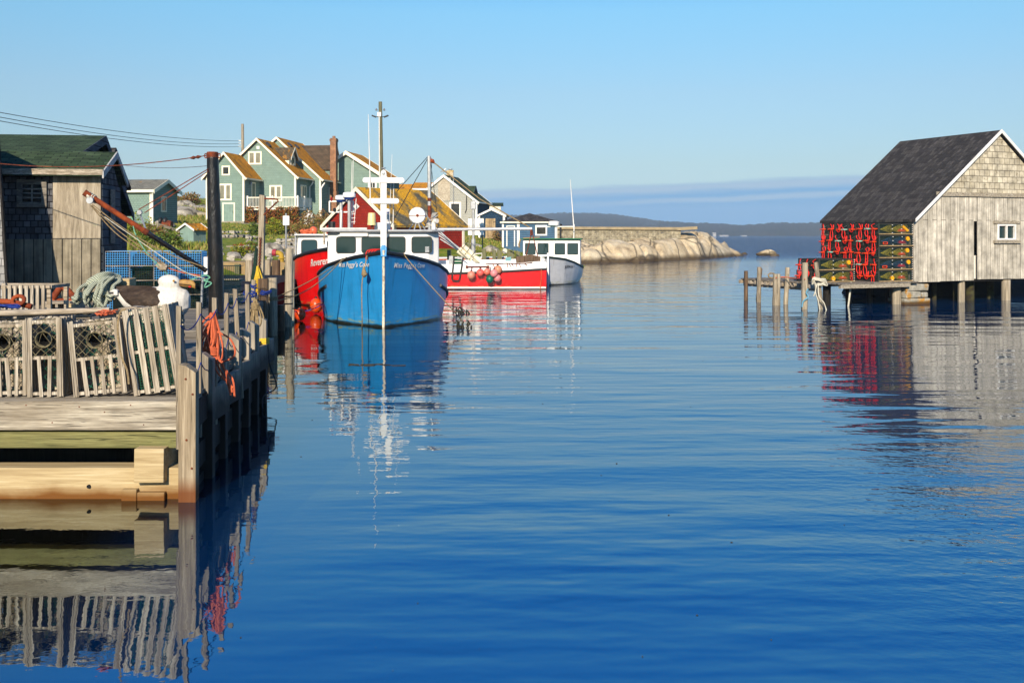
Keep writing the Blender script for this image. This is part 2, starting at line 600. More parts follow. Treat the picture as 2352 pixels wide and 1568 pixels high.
# ------------------------------------------------------------------ terrain
TP = []     # (X, Y, Z)
def tp(x, y, Y, dz=0.0):
    p = W(x, y, Y)
    TP.append((p.x, p.y, p.z + dz))
for a in ((250, 600, 42), (330, 600, 44), (400, 600, 46), (480, 601, 48.5), (560, 602, 50.6), (660, 602, 51.2), (760, 601, 52.5),
          (300, 560, 55), (400, 575, 60), (470, 572, 62), (540, 568, 62), (600, 566, 62), (690, 566, 63),
          (300, 517, 78), (390, 516, 80), (450, 518, 85), (400, 548, 68), (330, 545, 66),
          (480, 514, 97), (600, 516, 97), (700, 518, 97), (780, 518, 100), (850, 505, 104),
          (560, 538, 84), (640, 540, 84), (720, 545, 80),
          (395, 458, 142), (440, 455, 142), (480, 456, 142), (300, 462, 142), (700, 474, 150), (380, 478, 120), (450, 480, 122), (420, 500, 100),
          (900, 570, 67), (1050, 571, 67), (750, 566, 66), (830, 560, 74),
          (1060, 548, 85), (1100, 548, 90), (1150, 552, 92), (1200, 562, 90), (1260, 566, 90),
          (1062, 578, 72), (1130, 580, 74), (1200, 586, 74), (1250, 590, 78),
          (1000, 522, 112), (1110, 525, 115), (1200, 560, 105), (1270, 566, 108), (1380, 568, 120), (1500, 570, 126)):
    tp(*a)
TP += [(-22, 20, 0.6), (-30, 28, 1.0), (-16, 36, 0.9), (-40, 50, 2.0), (-60, 80, 5), (-60, 140, 9), (-80, 165, 9), (0, 165, 5), (-30, 165, 8)]
TP += [(-4, 45, -1.5), (0, 50, -1.5), (4, 55, -1.5), (-12, 43, -1.5), (-8, 40, -1.5), (9, 62, -1.5), (12, 75, -1.5), (15, 85, -1.2),
       (30, 60, -2), (35, 90, -2), (40, 110, -2), (45, 140, -2), (20, 165, 0.5), (35, 165, -2), (0, 40, -2), (20, 40, -2), (X_at(1330, 97), 97, -.9), (X_at(1325, 85), 85, -1.2), (X_at(1420, 98), 98, -1), (X_at(1500, 104), 104, -1), (X_at(1330, 72), 72, -1.5), (X_at(1600, 112), 112, -1), (-9, 46, -0.8), (-2, 56, -0.3), (3, 62, 0.2)]
TPA = np.array(TP)
def _fit():
    d = np.sqrt(((TPA[:, None, :2] - TPA[None, :, :2]) ** 2).sum(-1))
    n = len(TPA)
    A = np.zeros((n + 3, n + 3))
    A[:n, :n] = -d
    A[:n, n] = 1; A[:n, n + 1:] = TPA[:, :2]
    A[n, :n] = 1; A[n + 1:, :n] = TPA[:, :2].T
    b = np.zeros(n + 3); b[:n] = TPA[:, 2]
    return np.linalg.solve(A, b)
TW = _fit()
def terr_np(X, Y):
    P = np.stack([X, Y], -1)
    d = np.sqrt(((P[..., None, :] - TPA[:, :2]) ** 2).sum(-1))
    n = len(TPA)
    return -(d * TW[:n]).sum(-1) + TW[n] + X * TW[n + 1] + Y * TW[n + 2]
def terr(x, y):
    return float(terr_np(np.array(x), np.array(y)))
def onground(px, py, Y, lift=0.0):
    ys = np.arange(44, 150, 0.25)
    zs = EYE - (py - HY) / FPX * ys
    g = terr_np((px - CX) / FPX * ys, ys) + lift
    k = np.nonzero(g > zs)[0]
    if len(k) == 0 or abs(ys[k[0]] - Y) > 22: return W(px, py, Y)
    return W(px, py, float(ys[k[0]]))
def tn(x, y):
    return 0.16 * noise.noise(Vector((x * 0.35, y * 0.35, 3))) + 0.07 * noise.noise(Vector((x * 1.1, y * 1.1, 9)))

def rock_mat(name, c1, c2, c3, orange=True, band=True, scale=0.5):
    k = N(name, 0.85, 0, 0.25)
    v = k.co('Object')
    f = k.noise(v, scale, 8, 0.62)
    c = k.ramp(f, [(0.32, c1), (0.5, c2), (0.68, c3)])
    g = k.noise(v, 9.0, 6, 0.7)
    c = k.mix(1.0, c, k.ramp(g, [(0.3, 0.72), (0.7, 1.15)]), 'MULTIPLY')
    vo = k.n("ShaderNodeTexVoronoi", feature='DISTANCE_TO_EDGE')
    vo.inputs["Scale"].default_value = 0.33
    mp = k.co('Object', (1, 0.55, 0.8), (0, 0, rad(35)))
    wv = k.n("ShaderNodeVectorMath", operation='ADD')
    k.l(mp, wv.inputs[0])
    sc_ = k.n("ShaderNodeVectorMath", operation='SCALE')
    k.l(k.n("ShaderNodeTexNoise").outputs["Color"], sc_.inputs[0])
    sc_.inputs["Scale"].default_value = 0.6
    k.l(sc_.outputs[0], wv.inputs[1])
    k.l(wv.outputs[0], vo.inputs["Vector"])
    crack = k.ramp(vo.outputs["Distance"], [(0.0, 1.0), (0.02, .6), (0.045, 0.0)])
    c = k.mix(k.math('MULTIPLY', crack, 0.7), c, (0.05, 0.045, 0.035))
    if orange:
        o_ = k.noise(v, 1.1, 5, 0.7)
        c = k.mix(k.ramp(o_, [(0.66, 0.0), (0.74, 0.8)]), c, (0.42, 0.22, 0.05))
    if band:
        # wet, weedy tide band just above the water
        sp = k.n("ShaderNodeSeparateXYZ")
        k.l(k.n("ShaderNodeNewGeometry").outputs["Position"], sp.inputs[0])
        zz = k.math('ADD', sp.outputs[2], k.math('MULTIPLY', k.math('SUBTRACT', f, 0.5), 0.5))
        mr = k.n("ShaderNodeMapRange")
        mr.inputs["From Min"].default_value = 0.22
        mr.inputs["From Max"].default_value = 0.72
        mr.inputs["To Min"].default_value = 1.0
        mr.inputs["To Max"].default_value = 0.0
        k.l(zz, mr.inputs["Value"])
        c = k.mix(k.math('MULTIPLY', mr.outputs[0], 0.85), c, (0.085, 0.055, 0.02))
    k.color(c)
    k.bump(g, 0.03)
    return k.m
MT['rock'] = rock_mat('granite', (0.40, 0.325, 0.22), (0.60, 0.51, 0.36), (0.72, 0.64, 0.48))
MT['rock_grey'] = rock_mat('grey_boulder_granite', (0.28, 0.265, 0.235), (0.42, 0.395, 0.34), (0.55, 0.52, 0.45), band=False, scale=1.2)

def ground_mat():
    k = N('turf_and_bare_rock', 0.95, 0, 0.15)
    v = k.co('Object')
    a = k.noise(v, 0.22, 5, 0.6)
    b = k.noise(v, 1.6, 6, 0.7)
    turf = k.ramp(b, [(0.28, (0.09, 0.14, 0.025)), (0.46, (0.21, 0.27, 0.04)), (0.60, (0.31, 0.31, 0.07)), (0.74, (0.33, 0.22, 0.08))])
    stone = k.ramp(b, [(0.3, (0.24, 0.22, 0.18)), (0.7, (0.42, 0.39, 0.32))])
    c = k.mix(k.ramp(a, [(0.60, 0.0), (0.64, 1.0)]), turf, stone)
    k.color(c)
    k.bump(b, 0.08)
    return k.m
MT['ground'] = ground_mat()

def make_ground():
    xs = np.arange(-82, 46.01, 0.9)
    ys = np.concatenate([np.arange(26, 110, 0.9), np.arange(110, 172, 2.0)])
    X, Y = np.meshgrid(xs, ys)
    Z = terr_np(X, Y)
    vs = [(float(x), float(y), float(z) + tn(x, y)) for x, y, z in zip(X.ravel(), Y.ravel(), Z.ravel())]
    nx = len(xs)
    fs = [(j * nx + i, j * nx + i + 1, (j + 1) * nx + i + 1, (j + 1) * nx + i) for j in range(len(ys) - 1) for i in range(nx - 1)]
    m = MB(); m.v = vs; m.f = fs
    o = m.build("ground", MT['ground'], smooth=60, uv=False)
    props(o, kind='structure')
make_ground()

def make_grass():
    rg = np.random.default_rng(3)
    vs, fs = [], []
    spots = []
    def scatter(n, x0, x1, y0, y1, h0, h1):
        px = rg.uniform(x0, x1, n); d = rg.uniform(y0, y1, n)
        X = (px - CX) / FPX * d
        Z = terr_np(X, d)
        keep = Z > 0.35
        for x, y, z in zip(X[keep], d[keep], Z[keep]):
            if noise.noise(Vector((x * 0.22, y * 0.22, 1))) > 0.28: continue
            if x / y * FPX + CX > 485 and x < -5 and y < 72: continue
            spots.append((x, y, z + tn(x, y) - 0.03, rg.uniform(h0, h1)))
    scatter(7000, 290, 760, 52, 98, 0.08, 0.20)
    scatter(2500, 380, 480, 85, 142, 0.15, 0.4)
    scatter(4500, 1055, 1290, 66, 96, 0.08, 0.22)
    scatter(1500, 300, 480, 46, 66, 0.2, 0.45)
    for x, y, z, h in spots:
        for q in range(3):
            a = rg.uniform(0, 6.28); w = 0.035 + 0.10 * h
            dx, dy = math.cos(a) * w, math.sin(a) * w
            lx, ly = rg.uniform(-0.5, 0.5) * h, rg.uniform(-0.5, 0.5) * h
            ox, oy = rg.uniform(-.15, .15, 2)
            o = len(vs)
            vs += [(x + ox - dx, y + oy - dy, z), (x + ox + dx, y + oy + dy, z), (x + ox + lx, y + oy + ly, z + h)]
            fs.append((o, o + 1, o + 2))
    m = MB(); m.v = vs; m.f = fs
    mt = island('grass_blades', [(0.0, (0.11, 0.16, 0.03)), (0.35, (0.21, 0.27, 0.045)), (0.65, (0.31, 0.31, 0.08)), (0.85, (0.42, 0.35, 0.15)), (1.0, (0.33, 0.20, 0.08))])
    o = m.build("grass", mt, uv=False)
    props(o, kind='stuff')
make_grass()

# ------------------------------------------------------------------ rocky point at the harbour mouth
def make_point():
    front = [(1210, 100, 8.0), (1332, 99, 0), (1400, 102, 0), (1478, 105, 0), (1545, 110, 0), (1606, 114, 0), (1660, 123, 0), (1711, 133, 0), (1722, 137, 0)]
    prof = [(1210, 3.0), (1327, 1.6), (1345, 2.0), (1373, 2.35), (1430, 2.45), (1500, 2.75), (1535, 3.3), (1568, 3.55), (1600, 3.35), (1645, 2.45), (1683, 1.15), (1705, 0.35), (1722, -0.3)]
    nx, ny = 330, 84
    vs = []
    for i in range(nx):
        px = 1210 + (1722 - 1210) * i / (nx - 1)
        Y0 = interp([(a, b) for a, b, _ in front], px)[0]
        h = interp(prof, px)[0]
        for j in range(ny):
            t = j / (ny - 1)
            d = t * 15.0 - 0.6
            Y = Y0 + d
            X = (px - CX) / FPX * Y0 + d * 0.25
            p = Vector((X * 0.30, Y * 0.22, 0.3))
            # slabs split by joints: cellular steps
            q = Vector((X * 0.20 + Y * 0.10, Y * 0.10 - X * 0.04, 0))
            vd, vp = noise.voronoi(q)
            edge = min(1.0, (vd[1] - vd[0]) / 0.20); edge = edge * edge * (3 - 2 * edge)
            cell = noise.noise(vp[0] * 7.3)
            rise = 1 - math.exp(-max(0, d) / (2.3 + 1.4 * noise.noise(Vector((X * 0.15, 2, 1)))))
            z = h * rise * (0.92 + 0.16 * cell) + 0.25 * noise.noise(p * 2.2) + 0.10 * noise.noise(p * 7) - 0.55 * (1 - edge) * min(1, max(0, d) / 1.0)
            if d < 0: z = -0.5 + 0.4 * (d + 0.6)
            if t > 0.9: z -= (t - 0.9) * 25
            z = max(z, -1.5)
            vs.append((X, Y, z))
    fs = [(i * ny + j, (i + 1) * ny + j, (i + 1) * ny + j + 1, i * ny + j + 1) for i in range(nx - 1) for j in range(ny - 1)]
    m = MB(); m.v = vs; m.f = fs
    props(m.build("rocky_shore", MT['rock'], smooth=75, uv=False), kind='structure')
make_point()

def boulder(name, label, c, size, seed, mt, group=None, cat="boulder", sub=4, cut=0.55):
    bm = bmesh.new()
    bmesh.ops.create_icosphere(bm, subdivisions=sub, radius=1.0)
    r_ = random.Random(seed)
    planes = [(Vector((r_.gauss(0, 1), r_.gauss(0, 1), r_.gauss(0.2, 0.8))).normalized(), r_.uniform(cut, 0.95)) for _ in range(9)]
    off = Vector((r_.uniform(-9, 9), r_.uniform(-9, 9), r_.uniform(-9, 9)))
    for v in bm.verts:
        p = v.co.copy()
        for n_, d_ in planes:
            e = p.dot(n_) - d_
            if e > 0: p -= n_ * e * 0.9
        p += p.normalized() * (0.10 * noise.noise(p * 2 + off) + 0.03 * noise.noise(p * 6 + off))
        v.co = Vector((p.x * size[0], p.y * size[1], p.z * size[2]))
    me = bpy.data.meshes.new(name)
    bm.to_mesh(me); bm.free()
    me.polygons.foreach_set("use_smooth", [True] * len(me.polygons))
    me.set_sharp_from_angle(angle=rad(38))
    me.materials.append(mt)
    o = bpy.data.objects.new(name, me)
    o.location = c
    COL.objects.link(o)
    return props(o, label, cat, group)

p = GZ(1760, 587, 0)
boulder("sea_rock", "low brown rock standing alone in the water off the rocky point", (p.x, p.y, 0.25), (1.4, 1.0, 0.6), 4, MT['rock'], cat="rock")
p = GZ(1780, 588, 0)
boulder("sea_rock", "small dark wet rock touching the right end of the lone rock in the water", (p.x, p.y + 0.4, 0.0), (0.75, 0.6, 0.3), 9, MT['rock'], cat="rock")

# ------------------------------------------------------------------ far hills
def make_hills():
    crest = [(700, 512), (900, 505), (1100, 496), (1230, 492), (1284, 488.5), (1325, 487.5), (1380, 490), (1432, 494), (1475, 501), (1510, 507), (1560, 511.5), (1600, 512.5), (1640, 514.5), (1700, 516),
             (1722, 514.5), (1760, 512.5), (1800, 511), (1850, 510.5), (1900, 510), (2100, 514), (2300, 520), (2600, 526)]
    nx, ny = 560, 16
    Y0, D = 1650.0, 900.0
    vs = []
    for i in range(nx):
        px = 700 + 1900 * i / (nx - 1)
        cy = interp(crest, px)[0]
        far = 1.0 if px < 1515 else 0.45
        Yc = Y0 + D * far
        zc = EYE + (HY - cy) / FPX * Yc
        for j in range(ny):
            t = j / (ny - 1)
            Y = Y0 + (Yc - Y0) * (t / 0.75) if t <= 0.75 else Yc + (t - 0.75) * 1200
            s = min(1, t / 0.75)
            z = zc * (s ** 0.62) if t <= 0.75 else zc * (1 - (t - 0.75) * 3.6)
            X = (px - CX) / FPX * Y
            z += 2.4 * noise.noise(Vector((X * 0.022, Y * 0.012, 0))) * min(1, s * 3)
            z += RNG.uniform(-1.0, 1.6) * min(1, s * 6)
            vs.append((X, Y, z if j else -1.0))
    fs = [(i * ny + j, (i + 1) * ny + j, (i + 1) * ny + j + 1, i * ny + j + 1) for i in range(nx - 1) for j in range(ny - 1)]
    m = MB(); m.v = vs; m.f = fs
    k = N('wooded_hillside', 0.95, 0, 0.1)
    v = k.co('Object')
    f = k.noise(v, 0.02, 8, 0.72)
    k.color(k.ramp(f, [(0.30, (0.028, 0.032, 0.020)), (0.5, (0.055, 0.058, 0.032)), (0.62, (0.075, 0.06, 0.038)), (0.75, (0.12, 0.11, 0.07))]))
    props(m.build("hills", k.m, smooth=180, uv=False), kind='structure')
make_hills()

def far_buildings():
    specs = [(1640, 540.5, 7, 8, "white house with a gabled roof at the water's edge under the far hills"),
             (1662, 541, 20, 2.6, "long low white wharf shed on the shore under the far hills"),
             (1708, 541, 12, 1.8, "low pale boathouse on the far shore, right of the white wharf shed")]
    for px, py, wpx, hpx, lab in specs:
        Y = 1640.0
        p = W(px, py, Y)
        t = thing("far_house", lab, "building", (p.x, Y, 0))
        w, h = wpx / FPX * Y, hpx / FPX * Y
        m = MB(); m.bx(p.x - w / 2, p.x + w / 2, Y - 4, Y + 4, -0.5, h * 0.65)
        m.build("wall", MT['concrete0'], t)
        m = MB(); m.prism([(p.x - w / 2 - .5, Y - 4.6, h * 0.65), (p.x - w / 2 - .5, Y, h), (p.x - w / 2 - .5, Y + 4.6, h * 0.65)], (w + 1, 0, 0))
        m.build("roof", MT['concrete0'], t)
MT['concrete0'] = mat('pale_far_wall', (.45, .44, .41), (.36, .35, .33))
far_buildings()

# ------------------------------------------------------------------ sea air: even thin haze round everything
def make_haze():
    m = MB(); m.bx(-3300, 3300, -420, 2900, -2, 78)
    k = bpy.data.materials.new("sea_haze"); k.use_nodes = True
    nt = k.node_tree; nt.nodes.clear()
    o = nt.nodes.new("ShaderNodeOutputMaterial"); v = nt.nodes.new("ShaderNodeVolumePrincipled")
    v.inputs["Color"].default_value = (.62, .80, 1.0, 1)
    v.inputs["Density"].default_value = 0.00022
    nt.links.new(v.outputs[0], o.inputs["Volume"])
    props(m.build("haze", k, uv=False), kind='stuff')
make_haze()
# ------------------------------------------------------------------ near wharf
MT['wharf'] = wood('weathered_wharf_timber', (0.16, 0.14, 0.11), (0.52, 0.46, 0.36), 'Z', 24, (0.26, 0.22, 0.16))
MT['wharf_x'] = wood('weathered_cap_beam', (0.22, 0.19, 0.15), (0.60, 0.56, 0.47), 'X', 24, (0.33, 0.28, 0.20))
MT['deck'] = wood('grey_deck_plank', (0.12, 0.11, 0.10), (0.40, 0.37, 0.32), 'X', 12, (0.2, 0.18, 0.15))
MT['picket'] = wood('grey_picket', (0.20, 0.175, 0.14), (0.50, 0.44, 0.34), 'Z', 16, (0.26, 0.22, 0.17))
MT['lath'] = wood('silvery_trap_lath', (0.22, 0.19, 0.15), (0.68, 0.63, 0.54), 'Z', 20, (0.32, 0.25, 0.15))
MT['lath_x'] = wood('silvery_trap_lath_flat', (0.22, 0.19, 0.15), (0.66, 0.60, 0.51), 'X', 20, (0.32, 0.25, 0.15))
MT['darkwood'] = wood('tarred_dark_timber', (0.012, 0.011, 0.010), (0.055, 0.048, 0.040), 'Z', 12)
MT['greenwood'] = wood('pressure_treated_timber', (0.19, 0.195, 0.085), (0.33, 0.325, 0.16), 'X', 20, (0.25, 0.21, 0.10))
def lowbeam():
    k = N('tan_timber_with_tide_stain', 0.8, 0, 0.25)
    v = k.co('Object', (0.04, 1, 1))
    g = k.noise(v, 26, 7, 0.68, 0.5)
    c = k.ramp(g, [(0.3, (0.36, 0.28, 0.16)), (0.55, (0.52, 0.43, 0.27)), (0.7, (0.60, 0.52, 0.36))])
    v2 = k.co('Object')
    f = k.noise(v2, 1.4, 4)
    sp = k.n("ShaderNodeSeparateXYZ")
    k.l(k.n("ShaderNodeNewGeometry").outputs["Position"], sp.inputs[0])
    z = k.math('ADD', sp.outputs[2], k.math('MULTIPLY', k.math('SUBTRACT', f, 0.5), 0.25))
    c = k.mix(k.ramp(z, [(0.03, 1.0), (0.15, 0.0)]), c, (0.22, 0.105, 0.022))
    k.color(c); k.bump(g, 0.003)
    return k.m
MT['lowbeam'] = lowbeam()
MT['pile'] = N('pile_timber_with_tide_stain', 0.8, 0, 0.25)
def _pile():
    k = MT['pile']
    v = k.co('Object', (1, 1, 0.04))
    g = k.noise(v, 26, 7, 0.68, 0.5)
    c = k.ramp(g, [(0.3, (0.20, 0.165, 0.115)), (0.5, (0.36, 0.30, 0.215)), (0.68, (0.52, 0.455, 0.345))])
    cr = k.noise(v, 46, 2)
    c = k.mix(k.ramp(cr, [(0.62, 0.0), (0.7, 0.8)]), c, (0.07, 0.055, 0.04))
    sp = k.n("ShaderNodeSeparateXYZ")
    k.l(k.n("ShaderNodeNewGeometry").outputs["Position"], sp.inputs[0])
    c = k.mix(k.ramp(sp.outputs[2], [(0.10, 0.9), (0.28, 0.0)]), c, (0.20, 0.075, 0.018))
    k.color(c); k.bump(g, 0.005)
    MT['pile'] = k.m
    # the outer piles: shade painted into the timber, near black towards the foot
    k2 = N('shade_darkened_pile_timber', .75, 0, .3)
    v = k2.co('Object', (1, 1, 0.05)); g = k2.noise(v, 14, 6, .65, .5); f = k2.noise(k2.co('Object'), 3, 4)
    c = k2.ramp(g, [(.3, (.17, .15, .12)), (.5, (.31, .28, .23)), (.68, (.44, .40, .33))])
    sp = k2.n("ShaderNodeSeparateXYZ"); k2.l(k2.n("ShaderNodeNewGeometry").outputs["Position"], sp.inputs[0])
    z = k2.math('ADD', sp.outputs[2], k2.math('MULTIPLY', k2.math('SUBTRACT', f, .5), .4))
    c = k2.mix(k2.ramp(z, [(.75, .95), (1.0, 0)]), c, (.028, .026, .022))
    k2.color(c); k2.bump(g, .005); MT['pile_shaded'] = k2.m
_pile()

YW = 10.9
def edge_x(Y): return -3.44 - 0.128 * (Y - 10.9)
wharf = thing("wharf", "weathered timber wharf with cap beam, piles and thin railing pickets, gull carving on it", "wharf", (-6, 14, 0))
m = MB(); m.bx(-14, -3.56, YW, YW + 0.28, Z_at(988, YW), Z_at(921, YW)); m.build("cap_beam", MT['wharf_x'], wharf, bevel=0.012)
m = MB(); m.bx(-3.555, -3.52, YW - 0.02, YW + 0.16, Z_at(989, YW), Z_at(919, YW)); m.build("end_cleat", MT['wharf'], wharf, bevel=0.006)
m = MB(); m.bx(-14, -3.64, YW + 0.05, YW + 0.22, Z_at(1031, YW), Z_at(994, YW)); m.build("stringer_beam", MT['greenwood'], wharf, bevel=0.008)
m = MB(); m.bx(-14, -3.64, YW + 0.02, YW + 0.30, -1.2, Z_at(1075, YW)); m.build("lower_beam", MT['lowbeam'], wharf, bevel=0.012)
m = MB(); m.bx(X_at(316, YW), X_at(384, YW), YW - 0.10, YW + 0.6, Z_at(1103, YW), Z_at(1026, YW), 0.006); m.build("timber_block", MT['lowbeam'], wharf, bevel=0.006)
m = MB(); m.bx(X_at(283, YW), X_at(318, YW), YW - 0.06, YW + 0.1, -0.6, Z_at(1121, YW)); m.bx(X_at(318, YW) + .002, X_at(381, YW), YW - 0.05, YW + 0.1, -0.6, Z_at(1128, YW)); m.build("footing_block", MT['lowbeam'], wharf, bevel=0.008)
m = MB(); m.lathe((X_at(203, YW), YW - 0.002, Z_at(1117, YW)), [(0.001, 0), (0.02, 0), (0.02, 0.05)], 12, 'Y'); m.build("bolt_hole", MT['dark'], wharf)
m = MB()
for px, py in ((60, 930), (182, 934), (240, 946), (300, 930), (330, 975), (405, 932), (412, 975), (120, 970)): m.lathe((X_at(px, YW), YW - .004, Z_at(py, YW)), [(.001, 0), (.007, 0), (.008, .01)], 8, 'Y')
for px, py in ((428, 870), (444, 905), (430, 1010), (442, 1075)): m.lathe((X_at(px, YW - .1), 10.775, Z_at(py, 10.78)), [(.001, -.008), (.011, -.006), (.012, .01)], 8, 'Y')
m.build("nails", MT['rust'], wharf)
# inside of the crib, dark
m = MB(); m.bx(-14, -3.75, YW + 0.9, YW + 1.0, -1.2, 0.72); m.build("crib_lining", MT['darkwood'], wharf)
m = MB(); Yd = YW + 0.29
while Yd < 17.15:
    w = 0.14
    x1 = edge_x(Yd) - 0.09
    m.bx(-14 + RNG.uniform(-.05, .05), x1 + RNG.uniform(-.02, .02), Yd, Yd + w - 0.008, 1.035 + RNG.uniform(-.004, .004), 1.075 + RNG.uniform(-.004, .004))
    Yd += w
m.build("deck", MT['deck'], wharf)
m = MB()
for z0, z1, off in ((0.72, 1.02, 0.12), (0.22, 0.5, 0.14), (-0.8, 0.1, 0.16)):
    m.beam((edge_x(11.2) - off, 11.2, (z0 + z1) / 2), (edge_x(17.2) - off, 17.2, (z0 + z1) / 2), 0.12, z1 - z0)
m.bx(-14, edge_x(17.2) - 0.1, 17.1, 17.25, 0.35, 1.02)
m.build("side_stringer", MT['darkwood'], wharf)  # side timbers coloured near black to deepen the shade on this side
for i in range(7):
    Yp = 10.78 + 1.045 * i
    xr = edge_x(Yp)
    wd = 0.19 if i else 0.19
    xl = xr - wd
    zt = 1.49 + RNG.uniform(-0.03, 0.03) * (i > 0)
    drop = 0.09
    dp = 0.20
    m = MB()
    lean = RNG.uniform(-0.02, 0.02) * (i > 0)
    m.prism([(xl, Yp, -1.5), (xr, Yp, -1.5), (xr + lean, Yp, zt - drop), (xl + lean + wd * 0.42, Yp, zt - drop * 0.15), (xl + lean, Yp, zt)], (-0.128 * dp, dp, 0))
    m.build("pile", MT['pile_shaded'] if i else MT['pile'], wharf, bevel=0.008)
    if i:
        m = MB(); m.beam((xr - 0.14, Yp + 0.62, 0.62), (xr - 0.15, Yp + 0.62, 1.02), 0.80, 0.12, (1, 0, 0)); m.build("spacer_block", MT['pile_shaded'], wharf, bevel=0.006)
PK = []
pk_px = [(409.5, 702, 11), (456, 693, 11.5), (492, 683, 11), (519.5, 672, 10), (539, 663, 10), (567, 652, 9.5), (582, 642, 9)]
for i, (px, py, wpx) in enumerate(pk_px):
    Yp = (2.12 - EYE) / (HY - py) * FPX
    x = X_at(px, Yp)
    wd = wpx / FPX * Yp
    m = MB()
    lx = (0.0, 0.0, 0.0, 0.005, -0.09, -0.03, 0.02)[i]
    m.prism([(x - wd / 2 - lx, Yp, 0.55), (x + wd / 2 - lx, Yp, 0.55), (x + wd / 2, Yp, 2.12 - 0.01), (x - wd / 2, Yp, 2.12)], (0, 0.045, 0))
    m.build("railing_picket", MT['picket'], wharf, bevel=0.004)
    PK.append((x, Yp))

# rope rails
r1 = thing("railing_rope", "upper blue rope sagging from picket to picket along the wharf railing", "rope", (PK[0][0], PK[0][1], 1.9))
pts = []
for i in range(6):
    a, b = PK[i], PK[i + 1]
    z = [1.90, 1.98, 1.97, 1.98, 1.98, 1.98, 1.98]
    s = sag((a[0] + .03, a[1] - 0.012, z[i]), (b[0] + .03, b[1] - 0.012, z[i + 1]), 0.10, 8)
    pts += s if i == 0 else s[1:]
m = MB(); m.tube(pts, 0.007, 5); m.build("line", MT['rope_blue'], r1, smooth=60)
r2 = thing("railing_rope", "lower blue rope hanging in loops along the wharf railing", "rope", (PK[0][0], PK[0][1], 1.4))
pts = []
for i in range(5):
    a, b = PK[i], PK[i + 1]
    z = [1.35, 1.42, 1.45, 1.5, 1.5, 1.52]
    s = sag((a[0] + .03, a[1] - 0.012, z[i]), (b[0] + .03, b[1] - 0.012, z[i + 1]), 0.15, 8)
    pts += s if i == 0 else s[1:]
m = MB(); m.tube(pts, 0.0065, 5); m.build("line", MT['rope_blue'], r2, smooth=60)

def hank(name, label, group, top, length, width, n, mt, r, seed, tail=None, knot=None):
    """a hank of rope hung over something"""
    t = thing(name, label, "rope", top, group=group)
    q = random.Random(seed)
    m = MB()
    for i in range(n):
        a = q.uniform(-1, 1) * width * 0.5
        L = length * q.uniform(0.55, 1.0)
        w = width * q.uniform(0.25, 0.6)
        ox, oy = q.uniform(-.02, .02), q.uniform(-.05, .03)
        P = [Vector(top) + Vector((ox, oy, q.uniform(-.02, .03))),
             Vector(top) + Vector((a * .5 + w * 0.3, oy, -L * 0.3)),
             Vector(top) + Vector((a + w * 0.5, oy - .02, -L * 0.75)),
             Vector(top) + Vector((a, oy - .02, -L)),
             Vector(top) + Vector((a - w * 0.5, oy - .02, -L * 0.72)),
             Vector(top) + Vector((a * .4 - w * 0.25, oy, -L * 0.3)),
             Vector(top) + Vector((ox - .01, oy, 0))]
        m.tube(spline(P, 5), r, 5)
    m.build("coil", mt, t, smooth=60)
    if knot is not None:
        m = MB()
        for i in range(4):
            c = Vector(top) + Vector((0, -.03, -knot - 0.025 * i))
            m.tube([c + Vector((0.06 * math.cos(2 * math.pi * k / 12), 0.05 * math.sin(2 * math.pi * k / 12), 0.01 * math.sin(k))) for k in range(12)], r * 1.2, 5, closed=True)
        m.build("lashing", mt, t, smooth=60)
    if tail:
        m = MB()
        for P in tail: m.tube(spline([Vector(top) + Vector(p) for p in P], 5), r, 5)
        m.build("tail", mt, t, smooth=60)
    return t
x3, y3 = PK[2]
hank("hanging_rope", "faded orange rope bundle tied to a railing picket and trailing over the pile tops", None, (x3 + 0.0, y3 - 0.05, 1.93), 0.62, 0.20, 11, MT['rope_orange'], 0.012, 5, knot=0.42,
     tail=[[(0.02, -.02, -0.45), (0.12, -.06, -0.62), (0.22, -.1, -0.78), (0.27, -.12, -0.95), (0.24, -.12, -0.86), (0.14, -.08, -0.6)],
           [(0.02, -.02, -0.45), (0.15, -.06, -0.66), (0.27, -.1, -0.80), (0.30, -.12, -1.02)],
           [(0.0, -.02, -0.45), (0.09, -.06, -0.66), (0.20, -.1, -0.83), (0.25, -.12, -0.99)],
           [(0.0, -.02, -0.48), (0.06, -.06, -0.70), (0.17, -.1, -0.80), (0.28, -.12, -0.90)],
           [(0.0, -.02, -0.05), (-0.12, -.04, -0.2), (-0.05, -.05, -0.3)], [(0, -.02, 0), (-0.13, -.03, -0.15), (-0.10, -.04, -0.55), (-0.03, -.05, -0.75)],
           [(0, -.02, -0.2), (0.22, -.02, -0.32), (0.27, -.03, -0.52), (0.05, -.03, -0.62)]])
x7, y7 = PK[6]
hank("hanging_rope", "tan coil of rope hung on the last railing picket of the wharf", None, (x7 + 0.05, y7 - 0.05, 1.78), 0.66, 0.20, 12, MT['rope_tan'], 0.012, 8, knot=0.08)
t = thing("hanging_rope", "blue rope knotted around the last railing picket", "rope", (x7, y7, 1.9))
m = MB()
for i in range(7):
    z = 1.72 + 0.05 * i + RNG.uniform(-.02, .02)
    m.tube([(x7 + 0.045 * math.cos(a) + RNG.uniform(-.01, .01), y7 + .02 + 0.04 * math.sin(a), z + 0.02 * math.sin(a * 1.0 + i)) for a in [2 * math.pi * k / 10 for k in range(10)]], 0.012, 5, closed=True)
m.tube(spline([(x7, y7 - .03, 1.85), (x7 - .1, y7 - .05, 1.93), (x7 - .16, y7 - .03, 1.88), (x7 - .05, y7 - .05, 1.80), (x7 - .09, y7 - .05, 1.55), (x7 - .03, y7 - .05, 1.40)], 6), 0.012, 5)
m.build("coil", MT['rope_blue'], t, smooth=60)
